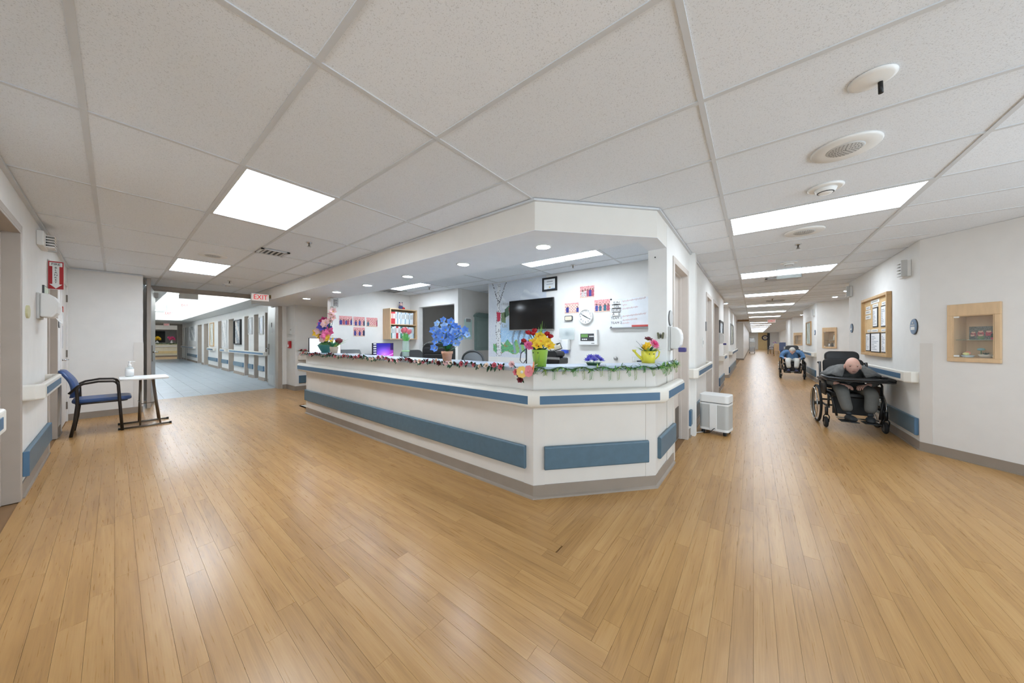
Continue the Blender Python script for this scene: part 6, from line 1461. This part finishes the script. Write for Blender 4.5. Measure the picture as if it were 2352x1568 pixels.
# ================================================================== RIGHT SIDE THINGS
# air cleaner
ac = thing('air_cleaner', 'white and grey air cleaner on casters by the corridor wall', 'air cleaner', (5.03, .40, 0), -math.pi / 2 - .17)
MB().rbox((0, 0, .235), (.335, .27, .345), .045, 5).build('perforated_body', M('perforated', (190, 190, 186), .55, var=.05, vs=300, bump=.3, bs=500), ac)
MB().rbox((0, 0, .068), (.34, .275, .03), .045, 5).build('base_band', 'white_soft', ac); MB().rbox((0, 0, .405), (.34, .275, .022), .045, 5).build('upper_band', 'white_soft', ac); MB().rbox((0, 0, .419), (.325, .26, .012), .04, 5).build('air_gap', 'dark_grey', ac)
MB().rbox((0, 0, .475), (.34, .275, .105), .045, 5).build('top_cover', 'white_soft', ac, .012, 3); MB().rbox((0, -.137, .235), (.085, .01, .335), .03, 3, 'z').build('centre_strip', 'white_soft', ac)
for sx_ in (-1, 1):
    for sy_ in (-1, 1):
        cw = MB().cyl((sx_ * .125 - .015, sy_ * .10, .028), (sx_ * .125 + .015, sy_ * .10, .028), .028, n=16).build('caster', 'rubber', ac)
MB().tube([(.02, -.14, .09), (.0, -.155, .07), (-.03, -.16, .03), (-.10, -.15, .006), (-.13, -.10, .006)], .005, 6).build('power_cord', 'black', ac)
pc = tag(MB().tube([(4.95, .53, .006), (4.80, .60, .02), (4.66, .64, .07)], .005, 6).build('power_cable', 'white'), 'white power cord along the wall behind the air cleaner', 'cord')
# notice board
c, w_, h_ = wrect('B', 1986, 680, 2046, 818); c = Vector(((7.85 + 6.56) / 2, -1.5, 1.475)); w_, h_ = 1.29, .915
nb = wthing('notice_board', 'oak framed cork notice board on the right wall', 'notice board', 'B', c)
MB().box(-w_ / 2 + .02, w_ / 2 - .02, -.012, 0, -h_ / 2 + .02, h_ / 2 - .02).build('cork', 'cork', nb)
for q in ((-w_ / 2, w_ / 2, h_ / 2 - .04, h_ / 2), (-w_ / 2, w_ / 2, -h_ / 2, -h_ / 2 + .04), (-w_ / 2, -w_ / 2 + .04, -h_ / 2 + .04, h_ / 2 - .04), (w_ / 2 - .04, w_ / 2, -h_ / 2 + .04, h_ / 2 - .04)): MB().box(q[0], q[1], -.05, 0, q[2], q[3]).build('frame_rail', 'oak', nb, .004)
def lines(seed):
    def fn(u, v):
        if .06 < u < .94 and .05 < v < .93:
            n = random.Random(seed * 77 + int(v * 22)).random()
            if int(v * 22) % 2 == 0 and u < .3 + .6 * n: return (176, 180, 188)
        return (238, 239, 240)
    return fn
pn = ['tall narrow', 'tall', 'small lower left', 'largest', 'lower right']
for k, r_ in enumerate(((2006, 706, 2017, 751), (2025, 701, 2036.5, 750), (1990, 765, 2000, 806), (2002, 764, 2022.5, 809), (2025.5, 763, 2037, 810))):
    c, w_, h_ = wrect('B', *r_, .014); t = wthing('framed_notice', '%s black framed notice pinned on the cork board' % pn[k], 'notice', 'B', (c.x, -1.488, c.z), 'framed notices on the cork board')
    MB().box(-w_ / 2, w_ / 2, -.010, 0, -h_ / 2, h_ / 2).build('frame', 'black', t); picture(t, 'sheet', w_ - .03, h_ - .03, 16, 22, lines(k), -.0108)
pn = ['upper right', 'upper middle', 'top', 'lower left', 'lower middle', 'lower right', 'first of the left stack', 'second of the left stack', 'third of the left stack']
for k, r_ in enumerate(((2026, 692, 2036, 700), (2005, 698, 2017, 705), (2001, 688, 2020, 696), (1993, 757, 2000, 763), (2002, 756, 2017, 762), (2025, 755, 2036, 761), (1990, 704, 1999, 711), (1989, 713, 2000, 721), (1989, 724, 2000, 733))):
    c, w_, h_ = wrect('B', *r_, .014); t = wthing('label_strip', '%s white label strip on the cork board' % pn[k], 'label', 'B', (c.x, -1.488, c.z), 'label strips on the cork board'); MB().box(-w_ / 2, w_ / 2, -.006, 0, -h_ / 2, h_ / 2).build('card', 'white', t); MB().box(-w_ * .35, w_ * .35, -.007, -.005, -h_ * .12, h_ * .12).build('printed_line', 'grey', t)
# display cases
def case(label, pl, cdist, w_, items, corner):
    d = Vector((-H2, -H2)); q = Vector(corner) + d * cdist; t = wthing('display_case', label, 'display case', pl, (q.x, q.y, 1.33), 'recessed memory boxes')
    a = w_ / 2; z0, z1, x0, x1 = -.26, .18, -a + .04, a - .04
    f = MB(); f.box(-a, a, -.022, 0, z1, .30); f.box(-a, a, -.022, 0, -.30, z0); f.box(-a, x0, -.022, 0, z0, z1); f.box(x1, a, -.022, 0, z0, z1); f.build('face_frame', 'maple', t, .004)
    b = MB(); b.box(x0 + .001, x1 - .001, .15, .158, z0 + .001, z1 - .001); b.box(x0 + .001, x0 + .006, -.02, .15, z0 + .001, z1 - .001); b.box(x1 - .006, x1 - .001, -.02, .15, z0 + .001, z1 - .001); b.box(x0 + .006, x1 - .006, -.02, .15, z0 + .001, z0 + .006); b.box(x0 + .006, x1 - .006, -.02, .15, z1 - .006, z1 - .001); b.build('lining', 'maple', t)
    MB().box(x0 + .006, x1 - .006, .01, .14, -.075, -.069).build('glass_shelf', M('shelf_glass', (150, 170, 150), .1, alpha=.5, var=0), t)
    MB().box(x0 + .003, x1 - .003, -.012, -.008, z0 + .003, z1 - .003).build('glass_door', M('door_glass', (230, 240, 236), .04, alpha=.06, var=0), t)
    for z in (z0 + .012, z1 - .02): MB().box(x0 + .004, x0 + .04, -.016, -.006, z, z + .016).build('hinge_clip', 'white_soft', t)
    return t, x0, x1, z0, z1
cA, x0, x1, z0, z1 = case('maple recessed display case with a family photo on the angled right wall', 'A', .384, .344, None, (5.65, -1.5))
PA = PL['A'][2]; RA = Matrix.Translation(cA.location) @ Matrix.Rotation(PA, 4, 'Z')
def inA(x, y, z): return RA @ Vector((x, y, z))
t = thing('photo_print', 'family group photo standing on the glass shelf of the display case', 'photo', inA(-.012, .11, -.069), PA)
def fam(u, v):
    n = random.Random(int(u * 40) * 91 + int(v * 40)).random(); c = mix((70, 70, 64), (140, 136, 130), n)
    for x, y, r, k in ((.18, .55, .09, (150, 40, 60)), (.5, .62, .10, (176, 60, 74)), (.84, .62, .10, (170, 34, 60)), (.14, .33, .09, (60, 64, 60)), (.5, .35, .1, (90, 120, 70))):
        if (u - x) ** 2 + (v - y) ** 2 < r * r: c = (214, 172, 150) if v < y + .05 else (60, 44, 38)
        elif abs(u - x) < .13 and y - .32 < v < y - .06: c = mix(k, (230, 220, 216), .25 if n > .6 else 0)
    return c
MB().box(-.075, .075, 0, .004, 0, .135).build('paper', 'white', t); picture(t, 'print', .15, .135, 30, 28, fam, -.001, z0=0)
t = thing('photo_print', 'small portrait photo at the right of the glass shelf', 'photo', inA(.095, .09, -.069), PA); MB().box(-.035, .035, 0, .004, 0, .06).build('paper', 'white', t)
def por(u, v): return (206, 160, 140) if (u - .45) ** 2 + (v - .5) ** 2 < .05 else ((40, 36, 34) if v > .35 else (196, 60, 90))
picture(t, 'print', .07, .06, 16, 14, por, -.001, z0=0)
t = thing('succulent_bowl', 'dark succulent in a pale bowl in the display case', 'potted plant', inA(.045, .06, z0 + .006), PA); MB().lathe([(.03, 0), (.045, .02), (.046, .035), (.04, .035), (0, .03)], n=18).build('bowl', M('stoneware', (206, 196, 180), .6), t)
for k in range(12): a = k * .52; lm = MB(); blade(lm, (0, 0, .032), (math.cos(a), math.sin(a), .7), .04, .016, .1); lm.build('leaf', 'dark_leaf', t)
t = thing('keepsake', 'pale blue and yellow trinket dish in the display case', 'ornament', inA(-.065, .05, z0 + .006), PA); MB().lathe([(.03, 0), (.042, .02), (.038, .022), (0, .01)], n=16).build('dish', M('pale_blue', (196, 210, 214), .5), t); MB().ball((-.012, 0, .035), (.026, .016, .016), 10, 6).build('trinket', M('butter', (226, 222, 150), .6), t); MB().torus((.0, 0, .045), .014, .005, 'y', 14, 6).build('ring', 'pet_coral', t)
t = thing('keepsake', 'little green artificial flower stem in the display case', 'ornament', inA(-.005, .10, z0 + .006), PA); MB().tube([(0, 0, 0), (0, 0, .08)], .003, 5).build('stem', 'green_leaf', t); MB().ball((0, 0, .085), (.028, .02, .014), 10, 6).build('flower_head', M('aqua', (140, 186, 190), .6), t)
t = thing('keepsake', 'small beige shell ornament in the display case', 'ornament', inA(.105, .06, z0 + .006), PA); MB().ball((0, 0, .018), (.026, .02, .018), 10, 6).build('shell', 'cream', t); MB().ball((0, .02, .05), (.012, .01, .02), 8, 6).build('sprig', 'lime_leaf', t)
def fill(cs, seed, names):
    r = random.Random(seed); R_ = Matrix.Translation(cs.location) @ Matrix.Rotation(cs.rotation_euler.z, 4, 'Z')
    for k, (nm_, lab, x, z, m, h) in enumerate(names):
        t = thing(nm_, lab, 'ornament', R_ @ Vector((x, .08, z)), cs.rotation_euler.z)
        MB().lathe([(.022, 0), (.026, h * .5), (.014, h * .85), (.016, h)], n=14).build('body', m, t); MB().lathe([(.017, h), (.010, h + .014), (0, h + .016)], n=12).build('top', 'dark_grey', t)
cC, *_ = case('second maple display case with figurines down the corridor', 'C', .34, .363, None, (12.95, -1.5))
fill(cC, 1, (('figurine', 'white figurine on the lower shelf, left, in the second display case', -.07, -.254, 'white', .09), ('figurine', 'dark figurine on the lower shelf, middle, in the second display case', 0, -.254, 'dark_grey', .10), ('figurine', 'pale figurine on the lower shelf, right, in the second display case', .07, -.254, 'light_grey', .11), ('figurine', 'tall white ornament on the upper shelf of the second display case', .06, -.069, 'white', .15)))
cD, *_ = case('third maple display case, nearly empty, far down the corridor', 'C2', .26, .40, None, (20.25, -1.5))
# framed picture, mirrors
def framed(label, pl, rect, fm='dark_grey', fn=None, off=0, name='framed_picture', cat='picture', group=None, d=.03):
    c, w_, h_ = wrect(pl, *rect, off); n = PL[pl][1]; p = PL[pl][0]
    t = wthing(name, label, cat, pl, c, group); b = min(.04, w_ * .12)
    f = MB()
    for q in ((-w_ / 2, w_ / 2, h_ / 2 - b, h_ / 2), (-w_ / 2, w_ / 2, -h_ / 2, -h_ / 2 + b), (-w_ / 2, -w_ / 2 + b, -h_ / 2 + b, h_ / 2 - b), (w_ / 2 - b, w_ / 2, -h_ / 2 + b, h_ / 2 - b)): f.box(q[0], q[1], -d, 0, q[2], q[3])
    f.build('frame', fm, t); picture(t, 'picture', w_ - 2 * b, h_ - 2 * b, 18, 26, fn or (lambda u, v: (214, 220, 214)), -.008)
    return t
def leafy(a, b, c):
    def fn(u, v): n = random.Random(int(u * 18) * 31 + int(v * 26)).random(); return mix(a, b, n) if math.sin(u * 9 + v * 7) + n < 1.1 else c
    return fn
framed('tall framed botanical picture behind the blue-shirted resident', 'B', (1853, 739, 1864, 792), 'oak', leafy((206, 214, 208), (180, 196, 180), (226, 228, 222)))
framed('narrow silver framed mirror past the brown corridor door', 'corr', (1651, 737, 1659, 775), 'dark_grey', leafy((214, 220, 224), (160, 172, 176), (236, 240, 240)), name='wall_mirror', cat='mirror')
framed('tall narrow mirror beyond the left alcove', 'corr', (1677, 745, 1683, 791), 'grey', leafy((206, 206, 190), (150, 150, 130), (230, 232, 226)), name='wall_mirror', cat='mirror')
framed('dark-edged canvas picture on the far left corridor wall', 'far', (540, 734, 555.5, 791), 'black', leafy((176, 180, 182), (96, 100, 104), (206, 196, 186)), d=.06)
framed('pale floral print between far left doorways', 'far', (511, 736, 522, 798), 'white', leafy((224, 222, 218), (176, 178, 176), (236, 234, 230)))
framed('pale framed notice nearest on the far left corridor wall', 'far', (596, 726, 606, 768), 'light_grey', leafy((220, 222, 226), (186, 196, 214), (232, 232, 232)))
framed('second pale framed notice on the far left corridor wall', 'far', (572, 729, 580.5, 768), 'light_grey', leafy((220, 222, 222), (196, 200, 200), (232, 232, 232)))
framed('gold-tinted mirror by the far steel doors', 'far', (483, 741, 492, 795), 'oak', leafy((206, 206, 196), (176, 176, 166), (226, 226, 220)), name='wall_mirror', cat='mirror')
framed('large patterned print at the end of the far left corridor', 'far', (436, 748, 449, 783), 'white', leafy((226, 226, 224), (150, 152, 156), (236, 236, 234)))
# switches
c = wp('corr', 1622, 757); t = wthing('wall_plate', 'grey reader plate beside the pale corridor door', 'switch', 'corr', (6.35, .66, 1.5)); MB().box(-.04, .04, -.02, 0, -.08, .08).build('plate', 'grey', t)
t = wthing('wall_plate', 'white switch plate on the wall above the air cleaner', 'switch', 'corr', (5.95, .66, 1.22)); MB().box(-.04, .04, -.008, 0, -.08, .08).build('plate', 'white', t); MB().box(-.015, .015, -.014, -.007, -.03, .03).build('rocker', 'light_grey', t)
# ================================================================== FAR END OF THE RIGHT CORRIDOR
t = thing('door_10', 'pale yellow door with a wreath at the far end of the corridor', None, (55.4, -1.0, 0), -math.pi / 2); t['kind'] = 'structure'
MB().box(-.48, .62, -.03, 0, 0, 2.36).build('door_leaf', M('door_cream', (222, 194, 140), .5), t); MB().box(.50, .78, -.05, 0, 0, 2.3).build('side_light', 'dark_grey', t)
t = thing('wreath', 'round patterned wreath on the far corridor door', 'wreath', (55.24, -1.27, 1.65), -math.pi / 2)
MB().torus((0, 0, 0), .30, .06, 'y', 28, 8).build('ring', M('navy_wreath', (62, 56, 76), .8), t)
for k in range(6): a = k * math.pi / 3; MB().ball((.18 * math.cos(a), -.04, .18 * math.sin(a)), (.07, .03, .07), 8, 6).build('blossom', 'white', t)
hb = MB().box(21.2, 21.4, -1.5, .66, 2.33, 2.398); struct('trim_7', hb, 'trim_white', label='cross-corridor header')
t = thing('header_plate', 'brown wooden door-holder plate under the corridor header', 'fixture', (20.9, .44, 2.335), -math.pi / 2); MB().box(-.25, .25, -.02, .02, -.05, .05).build('plate', M('brown_wood', (128, 98, 62), .6), t); MB().cyl((0, 0, .05), (0, 0, .066), .01).build('fixing', 'dark_grey', t)
p = az(1726, 811, 0); lc = thing('linen_cart', 'tall grey mesh linen cart far down the corridor', 'cart', (p.x, p.y - .05, 0), -math.pi / 2)
f = MB()
for x in (-.22, .22):
    for y in (-.25, .25): f.tube([(x, y, .08), (x, y, 1.62)], .015, 6)
f.build('frame', 'steel', lc)
for z in (.15, .65, 1.1, 1.6): MB().box(-.22, .22, -.25, .25, z, z + .02).build('shelf', 'steel', lc)
MB().box(-.2, .2, -.23, .23, .17, .60).build('linen_bag', M('grey_cloth', (176, 176, 176), .9), lc, .03); MB().box(-.19, .19, -.2, .2, 1.12, 1.5).build('folded_linen', 'light_grey', lc, .03)
for x in (-.2, .2):
    for y in (-.22, .22): MB().ball((x, y, .04), .04, 8, 6).build('caster', 'rubber', lc)
def seat_chair(label, loc, rz, m_seat, m_frame, backh=.95, name='side_chair'):
    t = thing(name, label, 'chair', loc, rz)
    MB().rbox((0, 0, .45), (.46, .46, .06), .05, 3).build('seat', m_seat, t, .015); b = MB().rbox((-.21, 0, .5 + (backh - .5) / 2), (.05, .44, backh - .52), .05, 3, 'x'); b.build('backrest', m_seat, t, .015)
    for sx_ in (-1, 1):
        for sy_ in (-1, 1): MB().tube([(sx_ * .2, sy_ * .22, 0), (sx_ * .19, sy_ * .22, .62 if sx_ > 0 else .66)], .018, 6).build('leg', m_frame, t)
    for sy_ in (-1, 1): MB().tube([(.2, sy_ * .23, .62), (-.2, sy_ * .23, .65)], .018, 6).build('arm', m_frame, t)
p = az(1796, 829, 0); seat_chair('blue patterned armchair with wooden legs behind the blue-shirted resident', (p.x, p.y - .1, 0), math.pi, M('upholstery_blue', (108, 122, 158), .8), 'oak', 1.15)
p = az(1783, 818, 0); seat_chair('light wooden armchair by the corridor wall', (p.x + .3, p.y - .1, 0), math.pi, 'maple', 'oak', 1.0)
p = az(1768, 812, 0); tb = thing('side_table', 'small cloth-covered table far down the corridor', 'table', (p.x, p.y - .35, 0), 0)
MB().rbox((0, 0, .73), (.7, .7, .04), .05, 3).build('tabletop', 'light_grey', tb)
cl_ = MB(); 
for k in range(24):
    a, b = 2 * math.pi * k / 24, 2 * math.pi * (k + 1) / 24; ra = .37 + .02 * math.sin(k * 2.6); rb = .37 + .02 * math.sin((k + 1) % 24 * 2.6)
    cl_.add([(ra * math.cos(a), ra * math.sin(a), .76), (rb * math.cos(b), rb * math.sin(b), .76), (rb * 1.05 * math.cos(b), rb * 1.05 * math.sin(b), .42), (ra * 1.05 * math.cos(a), ra * 1.05 * math.sin(a), .42), (0, 0, .765)], [(0, 1, 2, 3), (4, 0, 1)])
cl_.build('cloth', M('floral_cloth', (190, 186, 196), .9, var=.3, vs=20), tb)
for sx_ in (-1, 1):
    for sy_ in (-1, 1): MB().cyl((sx_ * .3, sy_ * .3, 0), (sx_ * .3, sy_ * .3, .72), .02).build('leg', 'oak', tb)
t = thing('flower_vase', 'purple-grey bouquet on the far corridor table', 'flower vase', (tb.location.x, tb.location.y, .767)); MB().lathe([(.05, 0), (.07, .08), (.04, .16), (.05, .2)], n=14).build('vase', 'light_grey', t)
for k in range(9): place(bl['pet_purple' if k % 2 else 'pet_pale'], 'bloom', t, (.09 * math.cos(k * .7), .09 * math.sin(k * .7), .26 + .03 * (k % 3)), (math.cos(k * .7), math.sin(k * .7), 1), .9)
p = az(1760, 812, 0); seat_chair('grey side chair far down the corridor', (p.x - .9, p.y - .3, 0), math.pi / 2, 'grey', 'dark_grey', .95)
# ================================================================== SECOND STATION BEYOND THE FAR LEFT CORRIDOR
wall('wall_second_station', (-4, 39), (8, 39), (0, -1), mat='paint', z1=2.7, label='wall of the second nurses station far beyond the left corridor')
wall('wall_second_left', (.3, 31.2), (.3, 39), (1, 0), z1=2.7); wall('wall_second_right', (3.2, 31.1), (3.2, 39), (-1, 0), z1=2.7, label='cream side wall by the second nurses station')
mc_ = MB().box(.1, 3.3, 31.1, 39, 2.66, 2.72); struct('ceiling_second_station', mc_, 'trim_white', label='ceiling of the second nurses station')
sf = MB().box(.3, 3.2, 35.6, 36.2, 2.10, 2.66); struct('soffit_second_station', sf, 'soffit_paint', label='bulkhead over the second nurses counter')
troffer(1.2, 1.81, 32.8, 34.0, 'ceiling panel over the second nurses station far away', z=2.655, mat='panel_far')
M('cream_counter', (236, 228, 204), .5); M('yellow_guard', (236, 214, 160), .5)
t = thing('reception_counter', 'cream counter of the second nurses station far beyond the doors', 'counter', (0, 36, 0)); MB().box(1.2, 3.1, 0, .15, 0, 1.0).build('counter_front', 'cream_counter', t); MB().box(1.1, 3.12, -.06, .3, 1.0, 1.05).build('counter_top', 'cream', t); MB().box(1.15, 3.1, -.07, 0, .74, .86).build('handrail', 'rail', t, .02); MB().box(1.25, 3.05, -.03, 0, .25, .45).build('crash_guard', 'yellow_guard', t, .01); MB().box(1.2, 3.1, -.012, 0, 0, .1).build('cove_base', 'taupe', t)
t = thing('dark_window', 'dark opening behind the second nurses counter', 'window', (1.9, 38.98, 1.6)); MB().box(-.9, .7, -.03, 0, -.5, .45).build('pane', 'dark_grey', t); MB().box(-.95, .75, -.05, -.02, .45, .52).build('head_trim', 'white', t)
gv = thing('ivy_garland', 'green garland along the second nurses counter', 'garland', (0, 36, 1.03)); q = MB(); lvm = MB()
pts = [(1.15 + .05 * k, -.07, .01 * math.sin(k)) for k in range(40)]; q.tube(pts, .01, 5); q.build('vine', 'green_leaf', gv)
for a in pts:
    for k in range(5): an = rf.random() * 6.28; blade(lvm, a, (math.cos(an), -.4, math.sin(an)), .07, .03, .2, 2)
tag(lvm.build('vine_leaves', 'green_leaf', gv), kind='stuff')
for k, (x, m, lab) in enumerate(((1.45, 'pet_cream', 'small cream flowers'), (2.0, 'pet_yellow', 'pale yellow flowers'), (2.75, 'pet_hotpink', 'bright pink flower ball'))):
    t = thing('flower_vase', lab + ' in a white vase on the second nurses counter', 'flower vase', (x, 36.12, 1.05)); MB().lathe([(.05, 0), (.09, .07), (.04, .15), (.05, .19)], n=14).build('vase', 'white', t)
    for j in range(10): a = j * .63; place(bl.get(m) or bl['pet_pink'], 'bloom', t, (.13 * math.cos(a) * (.5 + .5 * (j % 2)), .08 * math.sin(a), .30 + .07 * (j % 3)), (math.cos(a), -1, .6), 1.5)
    if m in ('pet_cream', 'pet_hotpink'):
        bm2 = bloom_mesh('bloom', 6, .075, .06, [m, 'pet_yellow'], 2, .35, .16)
        for o in [o for o in C.objects if o.parent == t and o.name.startswith('bloom')]: o.data = bm2
